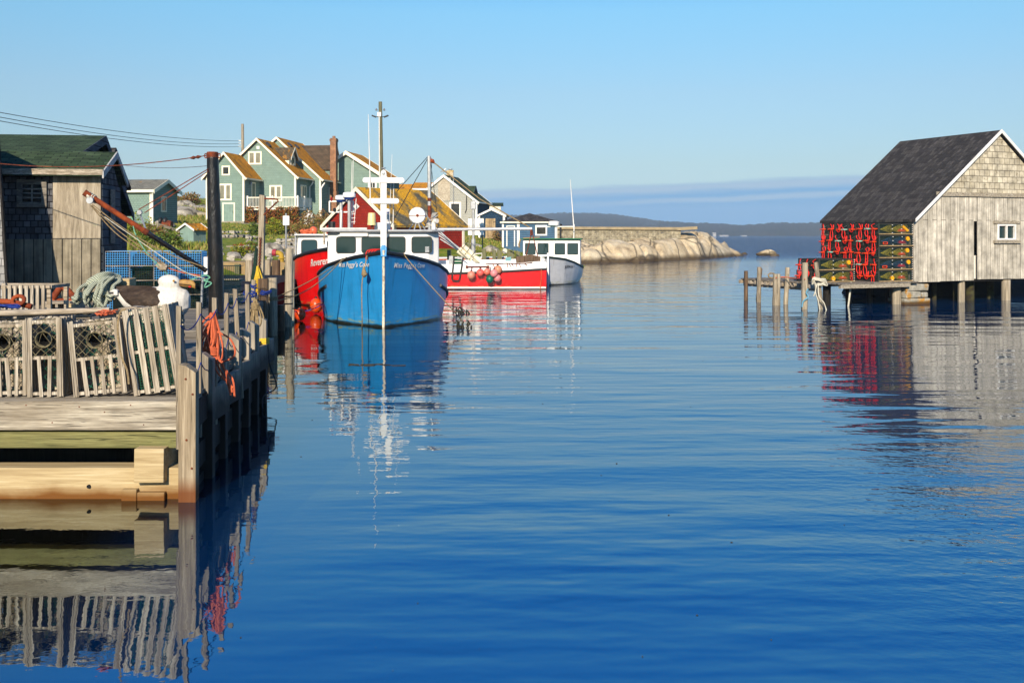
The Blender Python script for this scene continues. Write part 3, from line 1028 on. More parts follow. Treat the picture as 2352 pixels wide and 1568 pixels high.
t = thing("hanging_rope", "yellow rope wound around the top of a pile beside the water", "rope", (edge_x(16), 16, 1.2))
m = MB()
Yq, xq = 17.05, edge_x(17.05)
for i in range(4):
    z = 1.10 - 0.028 * i
    m.tube([(xq - .21, Yq - .02, z), (xq + .015, Yq - .02, z + .01), (xq + .015, Yq + .2, z), (xq - .2, Yq + .2, z)], 0.014, 5, closed=True)
m.build("coil", MT['rope_yellow'], t, smooth=60)
t = thing("mooring_line", "thin dark line hanging off the wharf side into the water", "rope", (edge_x(17.5), 17.5, 1))
m = MB(); m.tube(spline([(edge_x(17.2), 17.3, 1.0), (edge_x(17.2) + .06, 17.2, 0.65), (edge_x(17.2) + 0.22, 17.0, 0.30), (edge_x(17.2) + .05, 16.8, 0.16), (edge_x(17.2) + .12, 16.5, -0.1)], 6), 0.012, 5); m.build("line", MT['black'], t, smooth=60)

# ------------------------------------------------------------------ wooden lobster traps
def net_face(m, O, U, V, w, h, pitch, r, q, hole=None):
    """loose knotted net: diagonal strands with a little slack"""
    O, U, V = Vector(O), Vector(U), Vector(V)
    Nn = U.cross(V).normalized()
    nw, nh = max(2, int(w / pitch)), max(2, int(h / pitch))
    def P(i, j):
        u, v = i / nw * w, j / nh * h
        b = 0.25 * pitch
        if 0 < i < nw and 0 < j < nh: u += q.uniform(-b, b); v += q.uniform(-b, b)
        if hole:
            dx, dy = u - hole[0], v - hole[1]
            d = math.hypot(dx, dy)
            if d < hole[2]:
                k = hole[2] / max(d, 1e-3)
                u, v = hole[0] + dx * k, hole[1] + dy * k
        return O + U * u + V * v + Nn * q.uniform(-.008, .008)
    G = [[P(i, j) for j in range(nh + 1)] for i in range(nw + 1)]
    for i in range(nw):
        for j in range(nh):
            if (i + j) % 2 == 0: m.tube([G[i][j], G[i + 1][j + 1]], r, 3, caps=False)
            else: m.tube([G[i + 1][j], G[i][j + 1]], r, 3, caps=False)
    return G
MT['net'] = mat('old_trap_twine', (0.27, 0.24, 0.15), (0.15, 0.13, 0.08), 20, rough=0.95)
MT['net_green'] = mat('green_trap_twine', (0.03, 0.20, 0.13), (0.02, 0.12, 0.08), 20, rough=0.9)
def wooden_trap(label, loc, rot, w, d, h, seed, front='half', nside=7, group="wooden lobster traps stacked on the wharf"):
    """slatted trap standing on its end: x width, y depth, z height; origin at base front-left corner"""
    q = random.Random(seed)
    t = thing("lobster_trap", label, "lobster trap", (0, 0, 0), group=group)
    m = MB(); s = 0.035
    for x in (s / 2, w - s / 2):
        for y in (s / 2 + .012, d - s / 2): m.box((x, y, h / 2), (s, s, h), None, 0.003)
    for z in (0.03, h * 0.5, h - 0.03):
        for y in (s / 2 + .012, d - s / 2): m.box((w / 2, y, z), (w - 2 * s, s, s), None, 0.003)
        for x in (s / 2, w - s / 2): m.box((x, d / 2, z), (s, d - 2 * s, s), None, 0.003)
    m.build("frame", MT['lath'], t)
    m = MB()
    def slat(x, y, z0, z1, wd, th, alongx=True, tw=0.0):
        a = q.uniform(-.012, .012) + tw
        if alongx: P = [(x - wd / 2 - a, y, z0), (x + wd / 2 - a, y, z0), (x + wd / 2 + a, y, z1 + q.uniform(-.01, .01)), (x - wd / 2 + a, y, z1)]; e = (0, -th, 0)
        else: P = [(x, y - wd / 2 - a, z0), (x, y + wd / 2 - a, z0), (x, y + wd / 2 + a, z1), (x, y - wd / 2 + a, z1 + q.uniform(-.01, .01))]; e = (th, 0, 0)
        m.prism(P, e)
    nfr = max(4, int(w / 0.085))
    if front == 'half':
        for i in range(nfr):
            x = 0.03 + (w - 0.06) * i / (nfr - 1)
            slat(x, 0.012, -0.005, h * (0.50 if 0 < i < nfr - 1 else 1.0) + 0.02, 0.042 + q.uniform(-.006, .008), 0.012)
    else:
        for i in range(5):
            x = 0.03 + (w - 0.06) * i / 4
            slat(x, 0.012, -0.005, h + 0.01, 0.058 + q.uniform(-.006, .008), 0.014)
    for i in range(nside):
        y = 0.03 + (d - 0.05) * i / (nside - 1)
        slat(w, y, -0.005, h + 0.01, 0.055, 0.012, False)
        slat(-0.012, y, -0.005, h + 0.01, 0.055, 0.012, False)
    nbk = int(w / .06)
    for i in range(nbk):
        x = 0.03 + (w - 0.06) * i / (nbk - 1)
        slat(x, d + 0.012, 0, h, 0.055, 0.012)
    m.build("slats", MT['lath'], t)
    m = MB()
    if front == 'half':
        cx, cz = w * 0.5, h * 0.24
        net_face(m, (0.04, 0.012, h * 0.5), (1, 0, 0), (0, 0, 1), w - 0.08, h * 0.46, 0.042, 0.0032, q, (cx - 0.04, cz, 0.085))
        m.build("net", MT['net'], t)
        m = MB()
        for k in range(3):
            m.tube([(cx + (0.082 + .004 * k) * math.cos(a), 0.008 - 0.01 * k, h * 0.5 + cz + (0.082 + .004 * k) * math.sin(a)) for a in [2 * math.pi * i / 18 for i in range(18)]], 0.0045, 5, closed=True)
        m.build("entry_ring", MT['net'], t, smooth=60)
        m = MB(); net_face(m, (0.03, 0.02, h - 0.02), (1, 0, 0), (0, 1, 0), w - 0.06, d - 0.04, 0.05, 0.003, q)
        m.build("top_net", MT['net'], t)
        m = MB(); m.tube([(cx, 0.02, h * .5 + cz), (cx, .12, h * .5 + cz), (cx, .22, h * .5 + cz)], [.08, .06, .05], 14, caps=False); m.build("net_funnel", MT['dark'], t)
        m = MB(); net_face(m, (0.04, d * .5, 0.03), (1, 0, 0), (0, 0, 1), w - 0.08, h - .06, 0.05, 0.003, q); m.build("inner_net", MT['net_green'], t)
    else:
        ng = int(w / 0.03); nh = int(h / 0.03)
        for i in range(ng + 1):
            x = 0.01 + (w - .02) * i / ng; m.tube([(x, 0.022, 0.01), (x, 0.022, h)], 0.0026, 4, caps=False)
        for j in range(nh + 1):
            z = 0.01 + (h - .02) * j / nh; m.tube([(0.005, 0.026, z), (w - .005, 0.026, z)], 0.0026, 4, caps=False)
        m.build("wire_mesh", MT['net_green'], t)
        m = MB(); net_face(m, (0.04, d * .6, 0.03), (1, 0, 0), (0, 0, 1), w - 0.08, h - .06, 0.05, 0.003, q); m.build("inner_net", MT['net'], t)
    t.location = loc
    t.rotation_euler = rot
    return t
YT = 11.12
zt = 1.085
def fx(px, Y=YT): return X_at(px, Y)
wooden_trap("slatted wooden trap standing on end at the frame's edge, its lower slats splayed", (fx(-45), YT, zt), (0, rad(-2), rad(3)), 0.52, 0.42, 0.81, 11)
wooden_trap("narrow wooden trap standing upright, round entry hole at the top, second in the front row", (fx(64), YT, zt), (0, rad(-1), rad(4)), 0.37, 0.44, 0.86, 12, nside=6)
wooden_trap("wide wooden trap leaning left, wire ring in its net and orange twine on top", (fx(172), YT, zt), (0, rad(-5.5), rad(2)), 0.56, 0.44, 0.82, 13)
wooden_trap("leaning trap with wide diagonal slats over green wire, beside the wharf corner pile", (fx(306), YT + 0.06, zt + .005), (0, rad(-8.5), rad(3)), 0.50, 0.40, 0.95, 14, front='wire')
# second row: traps lying on their sides behind
back_labels = ["wooden trap lying low behind the front row at the left edge of the wharf", "upper wooden trap in the second row, under the long pole, at the left edge",
               "lower wooden trap in the second row behind the narrow upright trap", "upper wooden trap under the long pole, behind the narrow upright trap",
               "lower wooden trap in the second row behind the wide leaning trap", "upper netted trap behind the wide leaning trap, under the gull's tail"]
for i in range(6):
    col, row = i // 2, i % 2
    w, d, h = 0.86, 0.5, 0.42
    t = thing("lobster_trap", back_labels[i], "lobster trap", (0, 0, 0), group="wooden lobster traps stacked on the wharf")
    q = random.Random(40 + i)
    m = MB()
    for x in (0.02, w / 2, w - 0.02):
        for y in (0.02, d - 0.02): m.box((x, y, h / 2), (0.035, 0.035, h), None, .004)
        for z in (0.02, h - 0.02): m.box((x, d / 2, z), (0.035, d, 0.035), None, .004)
    for y in (0.02, d - 0.02):
        for z in (0.02, h - 0.02): m.box((w / 2, y, z), (w, .03, .03))
    m.build("frame", MT['lath'], t)
    m = MB()
    for k in range(5):
        z = 0.03 + (h - .06) * k / 4
        m.box((w / 2, -0.008, z), (w, 0.012, 0.04), None, .004)
        m.box((w / 2, d + 0.008, z), (w, 0.012, 0.04), None, .004)
    for k in range(5):
        y = 0.03 + (d - .06) * k / 4
        m.box((w / 2, y, h + 0.008), (w, 0.045, 0.012), None, .004)
    m.build("slats", MT['lath_x'], t)
    m = MB(); net_face(m, (0, 0.03, 0.02), (1, 0, 0), (0, 0, 1), w, h - .04, 0.06, 0.004, q)
    net_face(m, (0, 0.02, h - .02), (1, 0, 0), (0, 1, 0), w, d - .04, 0.06, 0.004, q); m.build("net", MT['net'], t)
    t.location = (-6.87 + col * 0.95 + q.uniform(-.03, .03), 11.95 + q.uniform(-.05, .05), 1.08 + row * 0.44)
    t.rotation_euler = (0, 0, rad(q.uniform(-4, 4)))
t = thing("pole", "long grey wooden pole laid across the tops of the wooden traps", "pole", (-5.4, 11.9, 1.95))
m = MB(); m.tube([(-7.2, 11.75, Z_at(724, 11.75)), (-5.6, 11.8, Z_at(717, 11.8)), (X_at(252, 11.85), 11.85, Z_at(712, 11.85))], [0.042, 0.038, 0.032], 8); m.build("shaft", MT['lath_x'], t, smooth=60)
t = thing("rag", "black rubber strip draped over the end of the long pole", "rag", (-4.7, 11.8, 2))
m = MB(); m.box((X_at(282, 11.8), 11.8, Z_at(716, 11.8)), (0.26, 0.08, 0.05), Matrix.Rotation(rad(-6), 3, 'Y'), 0.012); m.box((X_at(300, 11.8), 11.76, Z_at(722, 11.8)), (0.10, 0.03, 0.07), None, .01); m.build("strip", MT['black'], t, bevel=0.01)
t = thing("plank", "short curved grey plank lying behind the leaning trap under the gull's tail", "plank", (-4.4, 12.3, 2))
m = MB()
for k in range(5):
    x0 = X_at(282 + k * 13, 12.3)
    m.box((x0 + .03, 12.3, Z_at(708 + abs(k - 2) * 1.2, 12.3)), (0.085, 0.22, 0.05), Matrix.Rotation(rad((k - 2) * 4), 3, 'Y'), .005)
m.build("board", MT['lath_x'], t)
t = thing("rope_piece", "short tan rope hanging over the edge of the leaning trap", "rope", (fx(285), 11.0, 1.9))
m = MB(); m.tube(spline([(fx(297), 11.02, 2.07), (fx(285), 11.0, 2.03), (fx(282), 10.98, 1.8), (fx(291), 10.98, 1.55), (fx(303), 10.98, 1.40), (fx(307), 10.98, 1.25)], 5), 0.011, 5); m.build("line", MT['rope_tan'], t, smooth=60)
t = thing("rope_piece", "tangle of orange twine on top of the wide leaning trap", "rope", (fx(225), 11.2, 2.0))
m = MB()
for k in range(7):
    a = [(fx(210 + RNG.uniform(0, 36)), 11.15 + RNG.uniform(0, .3), 1.985 + RNG.uniform(0, .05)) for _ in range(6)]
    m.tube(spline(a, 4), 0.008, 4)
m.build("coil", MT['rope_orange'], t, smooth=60)

# ------------------------------------------------------------------ carved gull
def make_gull():
    YG = 13.2
    t = thing("gull_statue", "big carved wooden gull with white breast, dark wings and hooked yellow bill, on a post", "statue", (X_at(350, YG), YG, 1.08))
    # centre line in pixels (x, y, half-height px, half-width factor) from tail to breast
    S = [(268, 672, 11, 0.55), (285, 684, 20, 0.7), (305, 690, 28, 0.85), (335, 695, 36, 0.95), (365, 697, 39, 1.0), (390, 700, 40, 1.0), (412, 697, 37, 0.95), (428, 692, 26, 0.85), (436, 690, 13, 0.6)]
    k = YG / FPX
    m = MB(); vs = []; n = 20
    for (px, py, hh, wf) in S:
        c = W(px, py, YG)
        for i in range(n):
            a = 2 * math.pi * i / n
            z = math.sin(a) * hh * k
            y = math.cos(a) * hh * k * wf * 0.95
            v = Vector((c.x, c.y + y, c.z + z))
            v += Vector((1, 1, 1)) * 0.003 * noise.noise(v * 22)
            vs.append(v)
    fs = [(i * n + j, i * n + (j + 1) % n, (i + 1) * n + (j + 1) % n, (i + 1) * n + j) for i in range(len(S) - 1) for j in range(n)]
    fs += [tuple(range(n)), tuple((len(S) - 1) * n + j for j in range(n))]
    m.add(vs, fs)
    # breast drops down below the deck-side, neck and head
    Hd = [(402, 708, 35, 1), (404, 692, 32, 1), (400, 678, 26, 1), (391, 666, 19.5, 0.9), (390, 656, 24, 0.85), (389, 647, 26, 0.85), (388, 639, 23, 0.8), (388, 633.5, 15, 0.75), (388, 630.5, 4, .7)]
    vs = []
    for (px, py, hw, wf) in Hd:
        c = W(px, py, YG)
        for i in range(n):
            a = 2 * math.pi * i / n
            v = Vector((c.x + math.cos(a) * hw * k, c.y + math.sin(a) * hw * k * wf * 0.8, c.z))
            pass
            vs.append(v)
    fs = [(i * n + j, i * n + (j + 1) % n, (i + 1) * n + (j + 1) % n, (i + 1) * n + j) for i in range(len(Hd) - 1) for j in range(n)]
    fs += [tuple(range(n)), tuple((len(Hd) - 1) * n + j for j in range(n))]
    m.add(vs, fs)
    mb = N('carved_white_paint', 0.6, 0, 0.3)
    f = mb.noise(mb.co('Object', (1, 1, 0.35)), 34, 3, 0.5)
    mb.color(mb.ramp(f, [(0.25, (0.52, 0.50, 0.45)), (0.5, (0.64, 0.62, 0.57))])); mb.bump(f, 0.004)
    o = m.build("body", mb.m, t, smooth=70)
    rm = o.modifiers.new("remesh", 'REMESH'); rm.mode = 'VOXEL'; rm.voxel_size = 0.014; rm.use_smooth_shade = True
    # bill
    m = MB(); vs = []
    B = [(412, 650, 7.5, 6), (424, 650, 9, 5.5), (436, 651, 9, 5), (444, 653, 8.5, 4), (449, 657, 6, 3), (448, 662, 2.5, 2)]
    for (px, py, hh, hw) in B:
        c = W(px, py, YG)
        for i in range(12):
            a = 2 * math.pi * i / 12
            vs.append(Vector((c.x, c.y + math.cos(a) * hw * k, c.z + math.sin(a) * hh * k)))
    fs = [(i * 12 + j, i * 12 + (j + 1) % 12, (i + 1) * 12 + (j + 1) % 12, (i + 1) * 12 + j) for i in range(len(B) - 1) for j in range(12)] + [tuple(range(12)), tuple((len(B) - 1) * 12 + j for j in range(12))]
    m.add(vs, fs)
    bill = m.build("bill", mat('yellow_bill_paint', (0.46, 0.30, 0.09), (0.26, 0.15, 0.05), 14, rough=0.6), t, smooth=50)
    m = MB(); m.tube([W(411, 652, YG - 0.04) , W(424, 653.5, YG - .042), W(440, 655, YG - 0.038)], 0.004, 4); m.build("mouth_line", MT['black'], bill)
    m = MB(); c = W(436, 658.3, YG - 0.030); m.box(c, (0.036, 0.012, 0.02), None, 0.004); m.build("red_spot", mat('red_paint_spot', (0.55, 0.02, 0.02)), bill, bevel=0.006)
    c = W(398.5, 645, YG - 0.118)
    m = MB(); m.lathe(c, [(0.001, -0.006), (0.013, -0.004), (0.015, 0.01)], 14, 'Y'); e = m.build("eye", mat('yellow_eye_paint', (0.62, 0.36, 0.04)), t, smooth=40)
    m = MB(); m.lathe(c + Vector((0, -0.003, 0)), [(0.001, -0.006), (0.006, -0.005), (0.007, 0.004)], 10, 'Y'); m.build("pupil", MT['black'], e)
    # wings: a shell over the flank and back, feathered by grooves
    wm = N('dark_brown_wing_paint', 0.7, 0, 0.25)
    f = wm.noise(wm.co('Object', (0.5, 1, 1), (0, rad(25), 0)), 18, 5, 0.65)
    wm.color(wm.ramp(f, [(0.3, (0.035, 0.024, 0.016)), (0.55, (0.085, 0.060, 0.042)), (0.72, (0.15, 0.115, 0.085))])); wm.bump(f, 0.012)
    wf_ = wm.m
    for sgn, nm in ((-1, "wing"), (1, "wing")):
        m = MB(); vs = []
        pol = [(267, 658), (285, 656), (312, 656), (340, 656), (362, 660), (376, 668), (380, 690), (372, 704), (352, 709), (330, 708), (312, 702), (296, 692), (282, 678)]
        def surf(px, py, out):
            # depth of body surface at that pixel
            hh = np.interp(px, [s[0] for s in S], [s[2] for s in S]); cy = np.interp(px, [s[0] for s in S], [s[1] for s in S]); wf2 = np.interp(px, [s[0] for s in S], [s[3] for s in S])
            q = max(-0.96, min(0.96, (cy - py) / hh))
            d = math.sqrt(1 - q * q) * hh * k * wf2 * 0.95 + out
            return Vector((X_at(px, YG), YG + sgn * d, Z_at(py, YG)))
        cx = sum(p[0] for p in pol) / len(pol); cy = sum(p[1] for p in pol) / len(pol)
        rings = 5
        for r_ in range(rings + 1):
            f_ = 1 - r_ / rings
            for (px, py) in pol:
                vs.append(surf(cx + (px - cx) * max(f_, 0.02), cy + (py - cy) * max(f_, 0.02), 0.022 if r_ else 0.004))
        L = len(pol)
        fs = [(a * L + b, a * L + (b + 1) % L, (a + 1) * L + (b + 1) % L, (a + 1) * L + b) for a in range(rings) for b in range(L)] + [tuple(rings * L + b for b in range(L))]
        m.add(vs, fs)
        wo = m.build(nm, wf_, t, smooth=60)
    m = MB()
    pts = [W(255, 670, YG), W(268, 663, YG), W(276, 666, YG), W(276, 678, YG), W(262, 677, YG)]
    m.prism([p + Vector((0, -0.09, 0)) for p in pts], (0, 0.18, 0)); tl = m.build("tail", mb.m, t, bevel=0.01)
    m = MB(); pts = [W(254, 669, YG), W(267, 669.5, YG), W(267, 674, YG), W(257, 674, YG)]
    m.prism([p + Vector((0, -0.095, 0)) for p in pts], (0, 0.19, 0)); m.build("tail_band", MT['black'], tl)
    m = MB(); m.bx(X_at(396, YG), X_at(412, YG), YG - .05, YG + .05, 1.07, 1.8); m.build("post", MT['darkwood'], t)
make_gull()

# square post with thick rope coils
YP = 14.2
t = thing("mooring_post", "square weathered timber post behind the gull's tail, capped by thick pale rope", "post", (X_at(278, YP), YP, 1.07))
m = MB(); m.bx(X_at(258, YP), X_at(298, YP), YP, YP + 0.26, 1.0, Z_at(640, YP), 0.005); m.build("shaft", MT['lowbeam'], t, bevel=0.012)
MT['hawser'] = N('pale_green_hawser', 0.9, 0, 0.15)
def _h():
    k = MT['hawser']
    wv = k.n("ShaderNodeTexWave", wave_type='BANDS', bands_direction='DIAGONAL')
    wv.inputs["Scale"].default_value = 17.0
    wv.inputs["Distortion"].default_value = 1.5
    k.l(k.co('Object'), wv.inputs["Vector"])
    f = wv.outputs["Fac"]
    k.color(k.mix(k.noise(k.co('Object'), 5), k.ramp(f, [(0.1, (0.28, 0.34, 0.28)), (0.6, (0.50, 0.56, 0.48))]), (0.50, 0.50, 0.40)))
    k.bump(f, 0.012)
    MT['hawser'] = k.m
_h()
t = thing("rope_coil", "heap of thick pale green rope draped in loops over the square post", "rope", (X_at(225, YP), YP, 1.07))
m = MB(); q = random.Random(21)
for i in range(17):
    xs = 176 + 78 * (i / 16) + q.uniform(-9, 9)
    Yq = YP - 0.15 - q.uniform(0, 0.25)
    top = 632 + abs(xs - 228) * 0.30 + q.uniform(0, 9)
    bot = 702 + q.uniform(-22, 6) - (8 if xs > 240 else 0)
    P = [W(min(xs + 42, 252) + q.uniform(-4, 4), top + 10, Yq + .2), W(xs + 26, top + q.uniform(-3, 2), Yq + .1), W(xs + 10, top + 10, Yq), W(xs + q.uniform(-9, 9), top + 32, Yq - .05 - q.uniform(0, .1)), W(xs - 3 + q.uniform(-3, 3), bot - 10, Yq - .06), W(xs + 3, bot, Yq - .04),
         W(xs + 9, bot - 10, Yq), W(xs + 14, top + 36, Yq + .03)]
    m.tube(spline(P, 5), 0.024, 8)
for i in range(5):
    P = [W(205 + q.uniform(-5, 5), 646 + 3 * i, YP - .1), W(225, 633 + 4 * i, YP - .2), W(245, 628 + 4 * i + q.uniform(-2, 2), YP - .15), W(262, 632 + 2 * i, YP + .02), W(276, 637, YP + .1)]
    m.tube(spline(P, 5), 0.032, 8)
m.build("coil", MT['hawser'], t, smooth=60)

# clutter on the wharf behind the traps, in the shade of the sheds
t = thing("lobster_trap", "grey slatted wooden crate-like trap in the shade in front of the green roofed shed", "lobster trap", (X_at(60, 16), 16, 1.07), group="wooden lobster traps stacked on the wharf")
m = MB()
xa, xb = X_at(-40, 16), X_at(116, 16); z0, z1 = 1.08, Z_at(655, 16)
for x in (xa, xb - .06):
    for y in (16, 16.6): m.bx(x, x + .06, y, y + .06, z0, z1)
for z in (z0, z1 - .05):
    m.bx(xa, xb, 15.97, 16.0, z, z + .05); m.bx(xa, xb, 16.66, 16.69, z, z + .05); m.bx(xb, xb + .02, 16, 16.66, z, z + .05)
m.build("frame", MT['lath_x'], t)
m = MB()
for i in range(11):
    x = xa + .08 + (xb - xa - .2) * i / 10
    m.bx(x, x + .05, 15.94, 15.965, z0, z1 + q.uniform(-.01, .01))
m.build("slats", MT['lath'], t)
t = thing("anchor", "rusty orange grapnel anchor with a ring lying on the traps at the frame's edge", "anchor", (X_at(40, 12.6), 12.6, 2.0))
m = MB(); m.tube(spline([W(-30, 693, 12.6), W(0, 692, 12.6), W(30, 694, 12.6), W(55, 700, 12.6), W(73, 704, 12.6)], 4), 0.035, 8); m.build("shank", MT['rust_orange'], t, smooth=60)
c = W(42, 690, 12.55); m = MB(); m.tube([c + Vector((0.075 * math.cos(a), 0.03 * math.sin(a), 0.055 * math.sin(a))) for a in [2 * math.pi * k / 16 for k in range(16)]], 0.026, 7, closed=True); m.build("ring", MT['rust_orange'], t, smooth=60)
t = thing("rope_piece", "tangle of blue rope beside the rusty anchor at the frame's edge", "rope", (X_at(10, 12.4), 12.4, 1.97))
m = MB()
for k in range(8):
    m.tube(spline([W(RNG.uniform(-20, 45), RNG.uniform(700, 707), 12.4 + RNG.uniform(-.1, .1)) for _ in range(5)], 4), 0.012, 5)
m.build("coil", MT['rope_blue'], t, smooth=60)
t = thing("anchor", "pair of rusty anchor arms crossed in a V in front of the shed wall", "anchor", (X_at(150, 18), 18, 1.08))
m = MB(); m.tube([W(122, 684, 18), W(139, 659, 18)], 0.06, 8); m.tube([W(169, 682, 18), W(146, 657, 18)], 0.06, 8); m.tube([W(120, 690, 18.05), W(172, 690, 18.05)], 0.04, 8); m.build("arms", MT['rust_orange'], t, smooth=60)
t = thing("pallet", "low pale wooden pallet under the crossed rusty anchor arms", "pallet", (X_at(145, 18), 18, 1.08))
m = MB()
zt_ = Z_at(690, 18)
for k in range(4): m.bx(X_at(118, 18), X_at(178, 18), 17.7 + .2 * k, 17.86 + .2 * k, zt_ - .04, zt_, .004)
for k in range(3): m.bx(X_at(118 + 25 * k, 18), X_at(124 + 25 * k, 18), 17.72, 18.4, 1.07, zt_ - .045)
m.build("boards", MT['lath_x'], t)
t = thing("block", "short pale offcut of square timber standing under the pallet", "timber block", (X_at(160, 17), 17, 1.08))
m = MB(); m.bx(X_at(152, 17), X_at(170, 17), 16.9, 17.05, 1.08, Z_at(697, 17), .004); m.build("offcut", MT['lowbeam'], t, bevel=.006)

# ------------------------------------------------------------------ middle wharf (behind the near one)
mw = thing("wharf", "lower timber landing behind the gull, carrying the tarred derrick mast and blue traps", "wharf", (-9, 24, 0))
m = MB(); Yd = 19.0
while Yd < 30:
    xr = -5.6 - 0.155 * (Yd - 19)
    m.bx(-40, xr + RNG.uniform(-.03, .03), Yd, Yd + 0.19, 1.03, 1.075 + RNG.uniform(-.006, .006)); Yd += 0.2
m.build("deck", MT['deck'], mw)
m = MB(); m.bx(-40, -5.4, 18.92, 18.99, 0.72, 1.07); m.beam((-5.65, 19, .85), (-7.3, 30, .85), .12, .4); m.build("edge_beam", MT['deck'], mw)
m = MB()
for k in range(6):
    y = 19.3 + 2.1 * k; x = -5.8 - .155 * (y - 19)
    m.tube([(x, y, -1), (x, y, 1.02)], .15, 8)
    m.tube([(x - 3.5, y, -1), (x - 3.5, y, 1.02)], .15, 8)
m.build("pile", MT['darkwood'], mw)
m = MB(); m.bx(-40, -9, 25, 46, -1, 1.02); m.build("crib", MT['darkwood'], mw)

# derrick
MT['tar'] = N('glossy_black_tar', 0.28, 0, 0.5)
def _t():
    k = MT['tar']
    f = k.noise(k.co('Object', (1, 1, 0.25)), 9, 5, 0.65)
    k.color(k.ramp(f, [(0.45, (0.010, 0.008, 0.007)), (0.66, (0.035, 0.022, 0.014)), (0.78, (0.13, 0.075, 0.04))])); k.bump(f, 0.03)
    MT['tar'] = k.m
_t()
YM = 21.5
t = thing("derrick_mast", "tall black tarred mast post with a rusty iron collar at its top", "mast", (X_at(495, YM), YM, 1.07))
m = MB(); m.tube([(X_at(497, YM), YM, 0.9), (X_at(495, YM), YM, 2.4), (X_at(491, YM), YM, 3.6), (X_at(488.5, YM), YM, Z_at(362, YM))], [0.165, 0.158, 0.14, 0.122], 18); m.build("post", MT['tar'], t, smooth=60)
m = MB(); m.lathe((X_at(488, YM), YM, Z_at(363, YM)), [(0.118, 0), (0.121, 0.0), (0.121, 0.12), (0.11, 0.13)], 18); m.build("collar", MT['rust'], t, smooth=40)
m = MB()
for s in (-1, 1):
    c = Vector((X_at(488, YM) + s * 0.125, YM, Z_at(358, YM)))
    m.tube([c + Vector((0.02 * s + .025 * math.cos(a) * s, 0, 0.05 * math.sin(a))) for a in [2 * math.pi * k / 10 for k in range(10)]], 0.012, 5, closed=True)
m.build("shackle", MT['rust'], t, smooth=60)
b0, b1 = W(474, 622, YM - 0.15), W(200, 446, YM - 1.2)
t = thing("derrick_boom", "rusty iron boom slanting up from the tarred mast's foot, orange at its free end", "boom", b0)
bm_ = b0.lerp(b1, 0.52)
m = MB(); m.tube([b0, bm_], [0.050, 0.052], 12); m.build("lower_shaft", MT['tar'], t, smooth=60)
m = MB(); m.tube([bm_, b1], [0.055, 0.055], 12); m.build("upper_shaft", MT['rust_orange'], t, smooth=60)
m = MB(); d_ = (b1 - b0).normalized(); m.tube([b1 - d_ * .05, b1 + d_ * 0.07], 0.066, 12); m.build("end_collar", MT['rust'], t, smooth=60); m = MB(); m.tube([bm_ - d_ * .04, bm_ + d_ * .06], 0.064, 12); m.build("middle_collar", MT['rust'], t, smooth=60)
# pulley block and lashing at the boom end
t = thing("pulley_block", "grey pulley block hung from the boom's free end in white lashing", "pulley", b1)
c = W(207, 460, YM - 1.25); m = MB(); m.lathe(c + Vector((0, -.03, 0)), [(0.02, 0), (0.07, 0), (0.075, .03), (0.07, .06), (0.02, .06)], 14, 'Y'); m.build("sheave", MT['steel'], t, smooth=40)
m = MB()
for k in range(4):
    a = b1.lerp(b0, 0.02 + .015 * k)
    m.tube([a + Vector((0.02 * math.cos(x), 0.075 * math.cos(x), 0.075 * math.sin(x))) for x in [2 * math.pi * i / 10 for i in range(10)]], 0.014, 5, closed=True)
m.tube([b1, c + Vector((0, -.04, 0.06))], .014, 5); m.build("lashing", MT['rope_white'], t, smooth=60)
def line(label, pts, r, mt, name="rigging_line", n=5, cat="rope", curve=True):
    t = thing(name, label, cat, pts[0])
    m = MB(); m.tube(spline(pts, 4) if curve and len(pts) > 2 else pts, r, n); m.build("line", mt, t, smooth=60)
    return t
mt_top = W(477, 357, YM)
line("rusty wire running from the mast top to the left edge over the green roof", sag(mt_top, W(-10, 375, YM + 3), 0.16), 0.011, MT['rust'], name="stay_wire", cat="wire")
line("thin grey wire below the rusty one, from the tarred mast to the shed roof", sag(W(478, 381, YM), W(280, 379, YM + 5), 0.06), 0.008, MT['steel'], name="stay_wire", cat="wire")
t = thing("turnbuckle", "rusty spiked turnbuckle on the wire near the mast top", "turnbuckle", W(448, 361, YM))
m = MB(); a, b = W(437, 363.5, YM), W(462, 359.5, YM); m.tube([a, a.lerp(b, .3), a.lerp(b, .5), a.lerp(b, .7), b], [.014, .04, .02, .04, .014], 6); m.build("body", MT['rust'], t)
mid = W(373, 489, YM - .65)
line("left strand of the rusty topping lift between mast and boom", [W(479, 388, YM - .1), W(318, 482, YM - .62)], 0.011, MT['rust'])
line("right strand of the rusty topping lift between mast and boom", [W(479, 393, YM - .1), W(332, 489, YM - .6)], 0.011, MT['rust'])
t = thing("pulley_block", "small galvanised block where the topping lift meets the boom's middle", "pulley", W(320, 490, YM - .6))
m = MB(); m.lathe(W(321, 488, YM - .65), [(0.01, -.03), (0.05, -.03), (0.05, .03), (0.01, .03)], 12, 'Y'); m.tube([W(321, 490, YM - .6), bm_ + Vector((0, 0, .05))], .02, 6); m.build("sheave", MT['steel'], t, smooth=40)
line("upper tan fall rope running from the boom's end to the foot of the mast", [W(212, 470, YM - 1.25), W(285, 525, YM - 1), W(380, 580, YM - .6), W(465, 612, YM - .3)], 0.012, MT['rope_tan'])
line("middle tan fall rope under the rusty boom", [W(210, 472, YM - 1.25), W(270, 528, YM - 1), W(318, 563, YM - .8), W(382, 609, YM - .6)], 0.012, MT['rope_tan'])
line("lowest tan fall rope under the rusty boom", [W(208, 472, YM - 1.3), W(262, 532, YM - 1.05), W(315, 570, YM - .85), W(380, 612, YM - .65)], 0.012, MT['rope_tan'])
